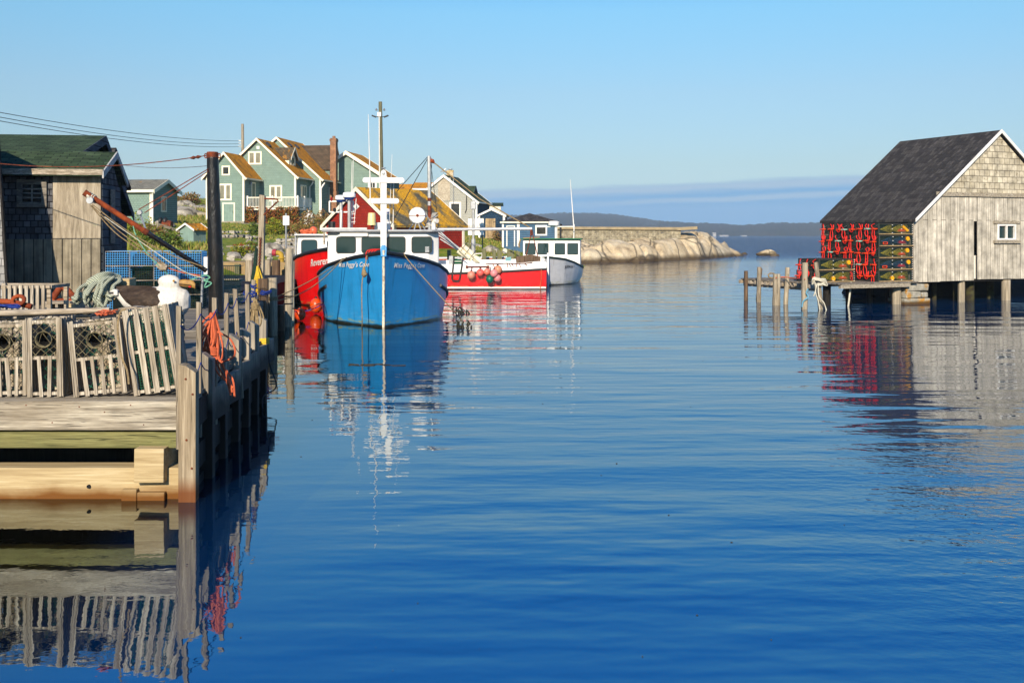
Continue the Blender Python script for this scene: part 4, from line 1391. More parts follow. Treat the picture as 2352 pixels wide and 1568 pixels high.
line("long tan rope falling from the boom to the blue traps and the mast foot", [W(240, 498, YM - 1.2), W(330, 560, YM - .8), W(420, 622, YM - .45), W(470, 640, YM - .2)], 0.010, MT['rope_white'])
t = thing("pulley_block", "wooden double pulley block hanging on the fall ropes in front of the blue traps", "pulley", W(372, 613, YM - .6))
m = MB(); m.tube([W(360, 607, YM - .6), W(372, 613, YM - .6), W(384, 616, YM - .6)], [.05, .09, .06], 10); m.build("block", MT['lath_x'], t, smooth=50)
line("faded orange rope from the wooden pulley block to the mast foot", [W(384, 615, YM - .58), W(420, 626, YM - .4), W(460, 633, YM - .25)], 0.014, MT['rope_orange'])
line("mint green rope from the boom's middle down over the blue traps", [W(303, 500, YM - .8), W(312, 540, YM - .85), W(345, 590, YM - .75), W(396, 640, YM - .5)], 0.011, mat('mint_rope', (0.25, 0.50, 0.38), (0.15, 0.35, 0.25), 20))
line("tangle of mint green rope tied around the foot of the tarred mast", [W(400, 650, YM - .4), W(440, 642, YM - .3), W(470, 632, YM - .2), W(482, 638, YM - .2), W(468, 644, YM - .22), W(486, 650, YM - .2), W(470, 660, YM - .22), W(478, 640, YM - .2)], 0.014, bpy.data.materials['mint_rope'])
t = thing("conduit_box", "white electrical box with a bent grey conduit beside the tarred mast", "electrical box", W(473, 600, 22.4))
m = MB(); m.bx(X_at(469, 22.4), X_at(478, 22.4), 22.35, 22.42, Z_at(630, 22.4), Z_at(590, 22.4)); m.build("cover", MT['white'], t, bevel=.01)
m = MB(); m.tube(spline([W(474, 630, 22.38), W(466, 645, 22.38), W(464, 665, 22.38), W(463, 705, 22.38)], 4), 0.03, 8); m.build("conduit", MT['steel'], t, smooth=60)

# ------------------------------------------------------------------ blue wire traps
MT['wire_blue'] = mat('blue_vinyl_wire', (0.16, 0.45, 0.74), (0.12, 0.37, 0.66), 3, rough=0.4)
MT['wire_green'] = mat('dark_green_vinyl_wire', (0.012, 0.075, 0.065), (0.008, 0.045, 0.04), 3, rough=0.4)
MT['twine_olive'] = mat('olive_trap_head_twine', (0.17, 0.17, 0.03), (0.09, 0.10, 0.02), 18, rough=0.9)
def wire_grid(m, O, U, V, w, h, pitch, r):
    O, U, V = Vector(O), Vector(U), Vector(V)
    nu, nv = max(1, round(w / pitch)), max(1, round(h / pitch))
    for i in range(nu + 1): m.tube([O + U * (w * i / nu), O + U * (w * i / nu) + V * h], r, 4, caps=False)
    for j in range(nv + 1): m.tube([O + V * (h * j / nv), O + V * (h * j / nv) + U * w], r, 4, caps=False)
def wire_trap(wire, label, w=0.545, d=0.95, h=0.345):
    t = thing("wire_trap", label, "lobster trap", (0, 0, 0), group="blue wire lobster traps in a stack")
    m = MB()
    wire_grid(m, (0, 0, 0), (1, 0, 0), (0, 0, 1), w, h, 0.056, 0.0062)
    wire_grid(m, (w, 0, 0), (0, 1, 0), (0, 0, 1), d, h, 0.056, 0.0062)
    wire_grid(m, (0, 0, h), (1, 0, 0), (0, 1, 0), w, d, 0.048, 0.0045)
    m.build("wire_mesh", wire, t, uv=False)
    m = MB()
    for z in (0.0, h):
        for p, q_ in (((0, 0, z), (w, 0, z)), ((w, 0, z), (w, d, z))): m.tube([p, q_], 0.007, 5)
    for x, y in ((0, 0), (w, 0), (w, d)): m.tube([(x, y, 0), (x, y, h)], 0.006, 5)
    m.build("edge_binding", MT['lath_x'], t, uv=False)
    m = MB(); q_ = random.Random(5)
    for k in range(26):
        P = [(q_.uniform(.04, w - .04), q_.uniform(.1, d - .1), q_.uniform(.03, h * .85)) for _ in range(3)]
        m.tube(P, 0.006, 3, caps=False)
    m.build("inner_net", MT['twine_olive'] if wire is not MT['wire_blue'] else MT['net_green'], t, uv=False)
    m = MB(); m.bx(.03, w - .03, .05, d - .05, .004, .03); m.bx(.05, w - .05, .22, d - .04, .031, h - .06); m.build("runner", MT['darkwood'], t, uv=False)  # runner, plus an added dark block standing in for the shaded interior
    return t
bt_loc = Vector((X_at(248, 24.1), 23.95, 1.08))
ang = rad(10)
ordn = ["first", "second", "third", "fourth"]
rown = ["bottom", "third", "second", "top"]
pa = wire_trap(MT['wire_blue'], "x"); pb = wire_trap(MT['wire_green'], "x")
first = {0: True, 1: True}
greens = {(1, 2), (1, 1), (2, 1), (3, 1), (0, 1), (3, 0)}
for r_ in range(4):
    for c_ in range(4):
        g = 1 if (c_, r_) in greens else 0
        loc = bt_loc + Vector((math.cos(ang), math.sin(ang), 0)) * (0.56 * c_) + Vector((0, 0, 0.353 * r_))
        lab = f"{'dark green' if g else 'blue'} wire trap, {ordn[c_]} from left in the {rown[r_]} row behind the gull"
        src = pb if g else pa
        if first[g]:
            src.location = loc; src.rotation_euler = (0, 0, ang); src['label'] = lab; first[g] = False
        else: dup(src, loc, (0, 0, ang + rad(RNG.uniform(-1, 1))), lab)
for k in range(2):
    dup(pa, bt_loc + Vector((-0.22, 0.95, 0.353 * (k + 1.1))), (0, 0, ang), f"blue wire trap peeping out left of the stack against the shed corner, {'upper' if k else 'lower'} of two")

# ------------------------------------------------------------------ posts, ropes and piles between the wharf and the boats
MT['post'] = wood('bleached_round_post', (0.26, 0.22, 0.16), (0.58, 0.53, 0.43), 'Z', 10, (0.34, 0.29, 0.21))
MT['post_brown'] = wood('brown_split_post', (0.09, 0.06, 0.04), (0.30, 0.22, 0.15), 'Z', 12)
def post(label, px0, py0, px1, py1, Y, r0, r1, mt=None, name="mooring_pile", cat="post", z0=None, group=None):
    """top pixel, bottom pixel"""
    t = thing(name, label, cat, (X_at(px1, Y), Y, 0), group=group)
    a, b = W(px1, py1, Y), W(px0, py0, Y)
    if z0 is not None: a.z = z0
    m = MB(); n = 10
    pts = [a.lerp(b, i / n) + Vector((0.10 * r0 * noise.noise(Vector((i * .7, px0, 0))), 0, 0)) for i in range(n + 1)]
    m.tube(pts, [r0 + (r1 - r0) * i / n + 0.05 * r0 * noise.noise(Vector((i * .9, px0, 5))) for i in range(n + 1)], 12)
    m.build("shaft", mt or MT['post'], t, smooth=50)
    return t
t = post("fat bleached post wrapped in mooring line beside the blue boat's bow", 626, 638, 628, 745, 28.5, 0.125, 0.135, z0=-1)
m = MB()
for k in range(4): m.tube([(X_at(626.5, 28.5) + .14 * math.cos(a), 28.5 + .14 * math.sin(a), Z_at(682 + 2.2 * k, 28.5)) for a in [2 * math.pi * i / 14 for i in range(14)]], .014, 5, closed=True)
r_ = thing("mooring_line", "turns of tan mooring line around the fat bleached post", "rope", (X_at(626.5, 28.5), 28.5, 1)); m.build("coil", MT['rope_tan'], r_, smooth=60)
post("tall knotty grey pile standing in the water left of the blue boat", 665, 571, 660, 745, 31.3, 0.135, 0.125, z0=-1)
t = post("thinner pale pile strapped behind the tall knotty pile", 671, 600, 670, 728, 32.3, 0.085, 0.085, z0=-1)
post("broken brown stump beside the tall bracket post", 605, 640, 604, 720, 27.6, 0.13, 0.15, MT['post_brown'], z0=-1)
post("short split brown stump behind the fat bleached post", 614, 640, 616, 700, 29, 0.10, 0.12, MT['post_brown'], z0=-1)
post("low dark stump in the water between the two pale piles", 645, 700, 645, 745, 30, 0.12, 0.13, MT['post_brown'], z0=-1)
m = MB()
for k, py in enumerate((680, 697)): m.tube([(X_at(662, 31.3) + .14 * math.cos(a), 31.3 + .14 * math.sin(a), Z_at(py, 31.3)) for a in [2 * math.pi * i / 14 for i in range(14)]], .02, 5, closed=True)
r_ = thing("strap", "two black straps around the tall knotty pile", "strap", (X_at(662, 31.3), 31.3, 1)); m.build("band", MT['black'], r_, smooth=60)
# square post with iron bracket, chain and ropes
YB = 33
t = thing("bracket_post", "tall square grey post with a rusty iron bracket arm, left of the red boat", "post", (X_at(598, YB), YB, 0))
m = MB(); m.prism([W(588, 720, YB), W(603, 720, YB), W(607.5, 449, YB), W(595.5, 447, YB)], (0, .2, 0)); m.build("shaft", MT['post'], t, bevel=.01)
m = MB(); m.tube([W(607, 456, YB), W(628, 457, YB), W(637, 458, YB), W(639, 463, YB), W(634, 466, YB), W(606, 494, YB)], 0.028, 6); m.build("bracket_arm", MT['rust'], t, smooth=60)
t = thing("chain", "rusty chain hanging down the tall bracket post", "chain", W(598, 547, YB - .05))
m = MB()
for k in range(26):
    c = W(598 - k * 0.15, 548 + k * 3.6, YB - .06)
    R = Matrix.Rotation(rad(90 * (k % 2)), 3, 'Z')
    m.tube([c + R @ Vector((0.03 * math.cos(a), 0, 0.042 * math.sin(a))) for a in [2 * math.pi * i / 8 for i in range(8)]], .011, 4, closed=True)
m.build("links", MT['rust'], t)
hank("hanging_rope", "yellow rope hank hung on the tall bracket post above the wharf", None, tuple(W(592, 612, YB - .2)), 1.15, 0.26, 9, MT['rope_yellow'], 0.02, 17)
t = thing("net", "dark green net hanging down the left side of the tall bracket post", "net", W(585, 570, YB))
m = MB(); m.prism([W(586, 567, YB - .1), W(590, 570, YB - .1), W(588, 640, YB - .1), W(586, 690, YB - .1), W(569, 690, YB - .1), W(576, 640, YB - .1), W(582, 600, YB - .1)], (0, .1, 0)); m.build("folds", mat('green_net_cloth', (0.02, 0.075, 0.055), (0.012, 0.04, 0.03), 20, rough=.95, bump=.02), t)
line("loose blue rope lying beside the fat bleached post", [W(600, 668, 27), W(610, 672, 27), W(622, 668, 27.2), (X_at(616, 27.1), 27.1, Z_at(674, 27)), W(603, 676, 27), W(598, 672, 27)], 0.035, MT['rope_blue'], name="rope_piece")

t = thing("wharf", "dark sheltered landing stage under the piles left of the blue boat", "wharf", (X_at(615, 27.6), 27.6, 0))
m = MB(); m.bx(-8.9, -7.05, 26.2, 28.6, -1, 1.0); m.build("crib", MT['darkwood'], t)
m = MB(); m.bx(-8.95, -7.0, 26.15, 28.65, 1.08, 1.12); m.build("deck", MT['deck'], t)
t = thing("wire_trap", "dark wire trap in the shade on the landing between the pickets", "lobster trap", (0, 0, 0), group="dark traps on the landing")
m = MB(); wire_grid(m, (0, 0, 0), (1, 0, 0), (0, 0, 1), .95, .36, .05, .005); wire_grid(m, (0, 0, .36), (1, 0, 0), (0, 1, 0), .95, .5, .05, .005); m.build("wire_mesh", MT['wire_green'], t, uv=False)
m = MB(); m.bx(0, .95, .02, .5, .0, .03); m.build("runner", MT['lath_x'], t)
t.location = (-7.9, 25.5, 1.3)
dup(t, (-7.95, 25.5, 1.08 + .64), (0, 0, rad(3)), "dark wire trap in the shade, lying on top of the other landing trap", "dark traps on the landing")
t.location = (-7.9, 25.5, 1.34)
dup(t, (-7.85, 25.48, 0.97), (0, 0, rad(-2)), "dark wire trap in the shade at the bottom of the landing pile", "dark traps on the landing")

# retaining wharf in the background
YR = 48.2
MT['conc'] = mat('tan_concrete_cap', (0.40, 0.31, 0.17), (0.30, 0.23, 0.13), 2.5, rough=.9, bump=.01)
MT['fender'] = wood('green_treated_fender', (0.16, 0.165, 0.09), (0.33, 0.32, 0.20), 'Z', 8)
MT['greenplank'] = pattern('pale_green_planking', (0.27, 0.32, 0.17), (0.22, 0.26, 0.14), (0.08, 0.09, 0.05), 6, .3, .02, rough=.85)
t = thing("quay", "quay with a tan concrete cap, pale green planking and fenders, left of the red boat", "quay", (X_at(590, YR), YR, 0))
x0, x1 = X_at(470, YR), X_at(760, YR)
m = MB(); m.bx(x0, x1, YR, YR + 3.2, Z_at(634, YR), Z_at(602, YR)); m.build("cap", MT['conc'], t, bevel=.03)
m = MB(); m.bx(x0, x1, YR + .1, YR + 3, -1.5, Z_at(634, YR)); m.build("planking", MT['greenplank'], t)
for px, w_, top in ((547, 12, 606), (572, 12, 606), (662, 14, 609), (698, 12, 610), (720, 12, 611)):
    m = MB(); m.bx(X_at(px - w_ / 2, YR), X_at(px + w_ / 2, YR), YR - .22, YR, -1, Z_at(top, YR)); m.build("fender", MT['fender'], t, bevel=.02)
post("thick round pile with a grey weathered top against the quay", 620 - 6, 597, 612, 690, 47.4, 0.17, 0.17, z0=-1)
post("thick dark mossy pile against the quay, right of the bracket post", 634, 597, 634, 690, 47, 0.18, 0.2, MT['post_brown'], z0=-1)
post("pale round pile against the quay, left of the green net", 572, 598 , 571, 690, 40, 0.14, 0.15, z0=-1)
t = thing("standpipe", "yellow bent standpipe with a red cap on the quay", "pipe", W(643, 602, 48.6))
m = MB(); m.tube(spline([W(647, 604, 48.6), W(647, 590, 48.6), W(645, 584, 48.6), W(640, 581, 48.6), W(634, 580.5, 48.6)], 5), .12, 12); m.lathe(W(647, 594, 48.6), [(.18, 0), (.18, .06)], 14); m.build("pipe", mat('yellow_pipe_paint', (.50, .36, .05), (.40, .28, .04), 4), t, smooth=40)
m = MB(); m.tube([W(634.5, 580.5, 48.6), W(626, 580, 48.6)], .17, 10); m.build("cap", mat('pink_red_cap', (.42, .06, .09)), t, smooth=40)
# ------------------------------------------------------------------ houses
TEAL1, TEAL2, TEALM = (0.285, 0.375, 0.33), (0.265, 0.352, 0.312), (0.19, 0.255, 0.23)
MT['teal'] = pattern('teal_painted_shingle', TEAL1, TEAL2, TEALM, 0.24, 0.17, 0.010, noise_amt=.12, rough=.75)
MT['teal_clap'] = pattern('teal_painted_clapboard', TEAL1, TEAL2, (0.09, 0.13, 0.115), 9, 0.17, 0.014, noise_amt=.10, rough=.75)
MT['teal_board'] = pattern('teal_vertical_board', TEAL1, (0.29, 0.39, 0.345), TEALM, 4, 0.16, 0.007, swap=True, noise_amt=.15, rough=.7)
MOSS = ((0.84, 0.44, 0.025), 0.34, 0.48, (0.55, 0.27, 0.03))
MT['moss_roof'] = pattern('asphalt_shingle_with_orange_lichen', (0.17, 0.14, 0.09), (0.24, 0.19, 0.12), (0.035, 0.028, 0.018), 0.34, 0.17, 0.018, moss=MOSS, rough=.95)
MOSS2 = ((0.78, 0.46, 0.03), 0.45, 0.56, (0.50, 0.32, 0.05))
MT['moss_roof2'] = pattern('grey_shingle_with_orange_lichen', (0.17, 0.165, 0.13), (0.22, 0.205, 0.15), (0.07, 0.065, 0.05), 0.34, 0.17, 0.012, moss=MOSS2, rough=.95, mossscale=.8)
MT['brown_roof'] = pattern('brown_asphalt_shingle', (0.22, 0.17, 0.12), (0.16, 0.125, 0.09), (0.03, 0.022, 0.016), 0.34, 0.19, 0.02, rough=.95)
MT['brown_roof2'] = pattern('brown_shingle_with_some_lichen', (0.24, 0.19, 0.12), (0.18, 0.145, 0.10), (0.03, 0.022, 0.016), 0.34, 0.19, 0.02, moss=(MOSS[0], .55, .68, MOSS[3]), rough=.95)
MT['green_roof'] = pattern('dark_green_asphalt_shingle', (0.06, 0.10, 0.055), (0.12, 0.17, 0.10), (0.03, 0.045, 0.027), 0.42, 0.13, 0.014, rough=.95)
MT['black_roof'] = pattern('charcoal_asphalt_shingle', (0.075, 0.072, 0.072), (0.16, 0.15, 0.142), (0.045, 0.045, 0.045), 0.17, 0.30, 0.008, rough=.95, noise_amt=.2, bias=-.25)
MT['grey_roof'] = pattern('pale_grey_shingle', (0.36, 0.35, 0.30), (0.28, 0.28, 0.24), (0.07, 0.07, 0.06), 0.4, 0.16, 0.014, moss=(MOSS[0], .62, .72, MOSS[3]), rough=.95)
MT['brick'] = pattern('red_brick', (0.33, 0.13, 0.065), (0.45, 0.22, 0.11), (0.42, 0.34, 0.24), 0.24, 0.09, 0.016, rough=.9)
MT['red_wall'] = pattern('red_painted_shingle', (0.37, 0.050, 0.028), (0.32, 0.042, 0.024), (0.18, 0.025, 0.015), 0.22, 0.18, 0.010, noise_amt=.14, rough=.7)
MT['grey_wall'] = pattern('pale_grey_shingle_wall', (0.47, 0.465, 0.42), (0.43, 0.43, 0.39), (0.30, 0.295, 0.27), 0.22, 0.19, 0.010, noise_amt=.08, rough=.8)
MT['navy_wall'] = pattern('navy_blue_shingle', (0.035, 0.085, 0.14), (0.045, 0.10, 0.16), (0.016, 0.036, 0.06), 0.24, 0.18, 0.014, noise_amt=.3, rough=.8)
MT['blue_wall'] = pattern('slate_blue_clapboard', (0.11, 0.20, 0.29), (0.12, 0.215, 0.31), (0.045, 0.085, 0.13), 9, 0.16, 0.014, noise_amt=.15, rough=.75)
MT['concrete'] = mat('pale_concrete', (0.40, 0.38, 0.32), (0.31, 0.29, 0.24), 3, rough=.9)
MT['pine'] = pattern('bare_pine_board', (0.55, 0.44, 0.28), (0.48, 0.37, 0.23), (0.22, 0.16, 0.10), 5, .19, .008, swap=True, grain=(1, .06, 1), rough=.8)

def house(name, label, cat, O, ang, w, d, he, ha, wall, side_wall, roof, trim, of=0.3, ob=0.25, os=0.3, th=0.14, rake=0.24, found=0.0, corners=True, group=None, apex=None, left=True, gutter=True):
    Mf = frame(O, ang)
    t = thing(name, label, cat, O, group=group)
    ax = w / 2 if apex is None else apex
    m = MB(Mf)
    m.prism([(0, 0, -0.8), (w, 0, -0.8), (w, 0, he - .012), (ax, 0, ha - .012), (0, 0, he - .012)], (0, d, 0))
    # lit gable end and shaded long wall share one body; the long wall gets its own cladding sheet
    m.build("wall", wall, t)
    if side_wall is not None and side_wall is not wall:
        m = MB(Mf); m.bx(w + 0.002, w + 0.03, 0.0, d, -0.7, he - 0.05); m.build("side_cladding", side_wall, t)
    if found:
        m = MB(Mf); m.bx(-0.03, w + 0.05, -0.03, d + .03, -0.8, found); m.build("foundation", MT['concrete'], t)
    sl = (ha - he) / ax; sr = (ha - he) / (w - ax)
    m = MB(Mf)
    m.prism([(-os, -of, he - os * sl), (ax, -of, ha), (ax, -of, ha + th), (-os, -of, he - os * sl + th)], (0, d + of + ob, 0))
    m.prism([(w + os, -of, he - os * sr), (w + os, -of, he - os * sr + th), (ax + .001, -of, ha + th), (ax + .001, -of, ha)], (0, d + of + ob, 0))
    rf = m.build("roof", roof, t)
    for yy in (-of - 0.045, d + ob + .005):
        m = MB(Mf)
        m.prism([(-os - .02, yy, he - os * sl + th + .02), (ax, yy, ha + th + .02), (ax, yy, ha + th - rake), (-os - .02, yy, he - os * sl + th - rake)], (0, 0.04, 0))
        m.prism([(w + os + .02, yy, he - os * sr + th + .02), (ax + .001, yy, ha + th + .02), (ax + .001, yy, ha + th - rake), (w + os + .02, yy, he - os * sr + th - rake)], (0, 0.04, 0))
        m.build("rake_trim", trim, t)
    if gutter:
        m = MB(Mf)
        zz = he - os * sr
        m.bx(w + os + .005, w + os + .10, -of + .01, d + ob, zz + .01, zz + th + .015)
        m.build("gutter", trim, t)
    if corners:
        c = .16
        m = MB(Mf); m.bx(-.035, c - .035, -.04, -.002, found, he - .03); m.build("corner_board", trim, t)
        m = MB(Mf); m.bx(w - c + .035, w + .035, -.04, -.002, found, he - .03); m.bx(w + .034, w + .065, -.04, c, found, he - .05)
        m.build("corner_board", trim, t)
    return t, Mf

def side_frame(Mf, w): return Mf @ Matrix.Translation((w, 0, 0)) @ Matrix.Rotation(rad(90), 4, 'Z')
def window(parent, Mf, x, z, w, h, fw=0.1, nv=1, nh=0, trim=None, glass=None, proud=0.05, name="window", split=None):
    """centre x, z on the plane y = 0 of Mf facing -y"""
    m = MB(Mf)
    a, b, c, d = x - w / 2, x + w / 2, z - h / 2, z + h / 2
    m.bx(a, a + fw, -proud, .02, c, d); m.bx(b - fw, b, -proud, .02, c, d)
    m.bx(a + fw, b - fw, -proud, .02, d - fw, d); m.bx(a + fw, b - fw, -proud - .015, .02, c, c + fw)
    iw, ih = w - 2 * fw, h - 2 * fw
    sw = split or 0.05
    for i in range(1, nv): m.bx(x - iw / 2 + iw * i / nv - sw / 2, x - iw / 2 + iw * i / nv + sw / 2, -proud + .012, .0, c + fw, d - fw)
    for i in range(1, nh): m.bx(a + fw, b - fw, -proud + .015, .0, c + fw + ih * i / nh - .02, c + fw + ih * i / nh + .02)
    f = m.build(name, trim, parent)
    m = MB(Mf); m.bx(a + fw * .9, b - fw * .9, -.014, .0, c + fw * .9, d - fw * .9); m.build("pane", glass or MT['glass_house'], f)
    return f
def door(parent, Mf, x, z0, w, h, trim, leaf, fw=.1, handle=True):
    m = MB(Mf); a, b = x - w / 2, x + w / 2
    m.bx(a, a + fw, -.05, .02, z0, z0 + h); m.bx(b - fw, b, -.05, .02, z0, z0 + h); m.bx(a + fw, b - fw, -.05, .02, z0 + h - fw, z0 + h)
    f = m.build("door_frame", trim, parent)
    m = MB(Mf); m.bx(a + fw + .004, b - fw - .004, -.03, .0, z0 + .02, z0 + h - fw - .004); dl = m.build("door", leaf, parent)
    if handle:
        m = MB(Mf); m.box((b - fw - .08, -.05, z0 + h * .5), (.03, .03, .25)); m.build("handle", MT['black'], dl)
    return dl

TH = -8
cs, sn = math.cos(rad(TH)), math.sin(rad(TH))
def gs(O, a, b): return Vector((O[0] + a * cs - b * sn, O[1] + a * sn + b * cs, O[2]))
H1o = Vector((X_at(474, 99), 99, 3.95))
t1, F1 = house("house", "smallest teal gabled house with two stacked windows and a low door, beside the tarred mast", "house", H1o, TH, 3.9, 5.2, 4.75, 6.95, MT['teal'], MT['teal_clap'], MT['moss_roof'], MT['cream'], found=.25, os=.35, of=.35)
window(t1, F1, 2.05, 5.25, .85, .95, .14, trim=MT['cream'])
window(t1, F1, 1.98, 3.12, 1.35, 1.65, .16, nv=2, split=.22, trim=MT['cream'], glass=MT['blind'])
door(t1, F1, 2.35, .22, 1.3, 1.85, MT['cream'], MT['teal_board'], .12)
S1 = side_frame(F1, 3.93)
door(t1, S1, 2.3, 2.2, 1.0, 2.0, MT['cream'], MT['glass_house'], .12, handle=False)
m = MB(S1); m.lathe((1.45, -.12, 3.85), [(.03, 0), (.10, .05), (.11, .3), (.03, .42)], 8); m.build("porch_lamp", MT['steel'], t1, smooth=40)
# H2
H2w = 8.1
def by_ridge(px, Y, w, z):
    p = W(px, 500, Y)
    return Vector((p.x - w / 2 * cs, p.y - w / 2 * sn, z))
H2o = by_ridge(592, 102.5, H2w, 3.95)
t2, F2 = house("house", "middle teal gabled house with twin windows, a roof dormer and a white balcony", "house", H2o, TH, H2w, 4.4, 4.95, 8.68, MT['teal'], MT['teal_clap'], MT['moss_roof'], MT['cream'], of=.35, os=.35)
window(t2, F2, 3.75, 6.8, 1.45, 1.35, .15, nv=2, split=.22, trim=MT['cream'], glass=MT['blind'])
window(t2, F2, 6.0, 3.15, 1.35, 1.65, .15, nv=2, split=.22, trim=MT['cream'], glass=MT['blind'])
m = MB(F2); m.bx(3.95, 4.25, -.06, 0, 7.7, 8.0); m.build("vent", MT['white'], t2)
S2 = side_frame(F2, H2w + .03)
window(t2, S2, 2.2, 3.35, 1.7, 1.45, .11, nv=3, split=.09, trim=MT['cream'])
# dormer on the right slope
def dormer(parent, Mf, x0, y, w, zb, h, rise, depth, roofm, wallm, trim):
    """gable facing +x at local x0, centred on y"""
    D = Mf @ Matrix.Translation((x0, y - w / 2, 0)) @ Matrix.Rotation(rad(90), 4, 'Z')
    m = MB(D); m.prism([(0, 0, zb), (w, 0, zb), (w, 0, zb + h), (w / 2, 0, zb + h + rise), (0, 0, zb + h)], (0, depth, 0)); b = m.build("dormer", wallm, parent)
    s = rise / (w / 2); o = .22
    m = MB(D)
    m.prism([(-o, -.3, zb + h - o * s), (w / 2, -.3, zb + h + rise), (w / 2, -.3, zb + h + rise + .1), (-o, -.3, zb + h - o * s + .1)], (0, depth + .3, 0))
    m.prism([(w + o, -.3, zb + h - o * s), (w + o, -.3, zb + h - o * s + .1), (w / 2 + .001, -.3, zb + h + rise + .1), (w / 2 + .001, -.3, zb + h + rise)], (0, depth + .3, 0))
    m.build("dormer_roof", roofm, b)
    m = MB(D)
    for a in (-1, 1):
        e = w / 2 + a * (w / 2 + o)
        m.prism([(e, -.34, zb + h - o * s + .12), (w / 2 + a * .001, -.34, zb + h + rise + .12), (w / 2 + a * .001, -.34, zb + h + rise - .12), (e, -.34, zb + h - o * s - .1)], (0, .035, 0))
    m.build("dormer_trim", trim, b)
    m = MB(D); m.bx(w * .25, w * .75, -.05, 0, zb + .1, zb + h + .1); f = m.build("window_frame", trim, b)
    m = MB(D); m.bx(w * .25 + .1, w * .75 - .1, -.07, -.051, zb + .2, zb + h); m.build("pane", MT['glass_house'], f)
    return b
dormer(t2, F2, 6.9, 2.3, 1.9, 5.85, 1.1, 1.0, 3.2, MT['brown_roof2'], MT['cream'], MT['cream'])
m = MB(F2)
for q_ in ((H2w + .4, -.2), ): 
    m.tube([(H2w + .45, 4.0, 4.5), (H2w + .30, 4.0, 4.2), (H2w + .12, 3.95, 4.0), (H2w + .12, 3.95, .9)], .07, 6)
m.build("downspout", MT['white'], t2, smooth=50)
m = MB(F1); m.tube([(4.28, 4.9, 4.5), (4.1, 4.95, 4.2), (4.02, 4.95, 3.9), (4.02, 4.95, 1.9)], .06, 6); m.build("downspout", MT['white'], t1, smooth=50)
# H3
H3w = 9.6
H3o = by_ridge(637, 107, H3w, 3.95)
t3, F3 = house("house", "tallest teal house behind, orange lichen roof and a brick chimney at its right end", "house", H3o, TH, H3w, 7.6, 4.95, 9.25, MT['teal'], MT['teal_clap'], MT['moss_roof'], MT['cream'], of=.3, os=.35)
S3 = side_frame(F3, H3w + .03)
window(t3, S3, 3.4, 3.2, 1.35, 1.75, .11, nv=2, split=.3, trim=MT['cream'], glass=MT['blind'])
m = MB(F3); m.tube([(H3w + .45, .1, 4.45), (H3w + .2, .1, 4.1), (H3w + .14, -.2, 3.8), (H3w + .14, -.25, 1.0), (H3w + .3, -.3, .7)], .08, 6); m.build("downspout", MT['white'], t3, smooth=50)
dormer(t3, F3, 9.2, 6.0, 3.4, 4.9, 1.5, 2.5, 4.6, MT['brown_roof'], MT['teal_clap'], MT['cream'])
for yy in (1.2, 3.4):
    m = MB(F3 @ Matrix.Translation((4.8 + .9, yy, 9.25 - .81 + .16)) @ Matrix.Rotation(rad(42.7), 4, 'Y')); m.bx(-.3, .3, -.22, .22, 0, .16); m.build("roof_vent", MT['black'], t3)
m = MB(F2 @ Matrix.Translation((4.05 + .75, .9, 8.75 - .72 + .16)) @ Matrix.Rotation(rad(43.9), 4, 'Y')); m.bx(-.3, .3, -.22, .22, 0, .16); m.build("roof_vent", MT['black'], t2)
m = MB(F3); m.bx(-1, H3w + .3, -.2, 6.5, -1.2, 1.0); m.build("stone_foundation", MT['rock'], t3)
# chimney
YC = 109.5
t = thing("chimney", "tall narrow red brick chimney standing against the right end of the tallest teal house", "chimney", W(767, 490, YC))
Fc = frame(Vector((X_at(767, YC), YC, 0)), TH)
m = MB(Fc); zc = Z_at(318, YC); m.bx(-.33, .33, -.33, .33, 3.0, zc); m.bx(-.38, .38, -.38, .38, zc - .35, zc - .1); m.build("shaft", MT['brick'], t)
m = MB(Fc); m.bx(-.42, .42, -.42, .42, 3, Z_at(440, YC)); m.build("base_shaft", MT['brick'], t)
m = MB(Fc); m.lathe((0, 0, zc), [(.18, 0), (.18, .25), (.14, .25), (.14, 0)], 10); m.build("flue", MT['brick'], t)
# entry porch with little brown roof
YPo = 113
Op = Vector((X_at(771, YPo), YPo, Z_at(500, YPo)))
tp_, Fp = house("house", "small teal porch with a little brown roof and wall lantern, right of the chimney", "porch", Op, TH, 2.6, 2.2, 3.4, 4.9, MT['teal'], MT['teal'], MT['brown_roof2'], MT['cream'], of=.25, os=.3)
m = MB(Fp); m.bx(-.3, 3.3, -.34, -.30, 3.15, 3.45); m.build("fascia_trim", MT['cream'], tp_)
m = MB(Fp @ Matrix.Translation((-.3, -.3, 3.42)) ); m.prism([(0, 0, 0), (0, 1.5, 1.55), (0, 1.5, 1.7), (0, 0, .13)], (3.5, 0, 0)); m.build("roof_slope", MT['brown_roof2'], tp_)
m = MB(Fp); m.lathe((1.5, -.12, 1.7), [(.03, 0), (.1, .08), (.12, .4), (.03, .6)], 8); m.build("porch_lamp", MT['steel'], tp_, smooth=40)
m = MB(Fp); m.bx(2.15, 2.3, -.05, 0, 0, 3.1); m.bx(2.5, 2.62, -.05, 0, 0, 3.1); m.build("door_trim", MT['cream'], tp_)
# H4
Y4 = 112
A4 = W(797, 347, Y4)
w4 = 9.0
F4o = Vector((A4.x, A4.y, 0)) + Vector((-w4 / 2 * cs, -w4 / 2 * sn, 0)); F4o.z = 4.4
ha4, he4 = A4.z - .16 - 4.4, Z_at(410, Y4) - 4.4 + .1
t4, F4 = house("house", "teal house with a steep orange roof behind the red shed, its gable partly in shadow", "house", F4o, TH, w4, 5.8, he4, ha4, MT['teal'], MT['teal_clap'], MT['moss_roof'], MT['cream'], of=.45, os=.35, rake=.4)
window(t4, F4, 7.45, he4 - .75, 1.0, 1.2, .2, nv=2, trim=MT['white'])

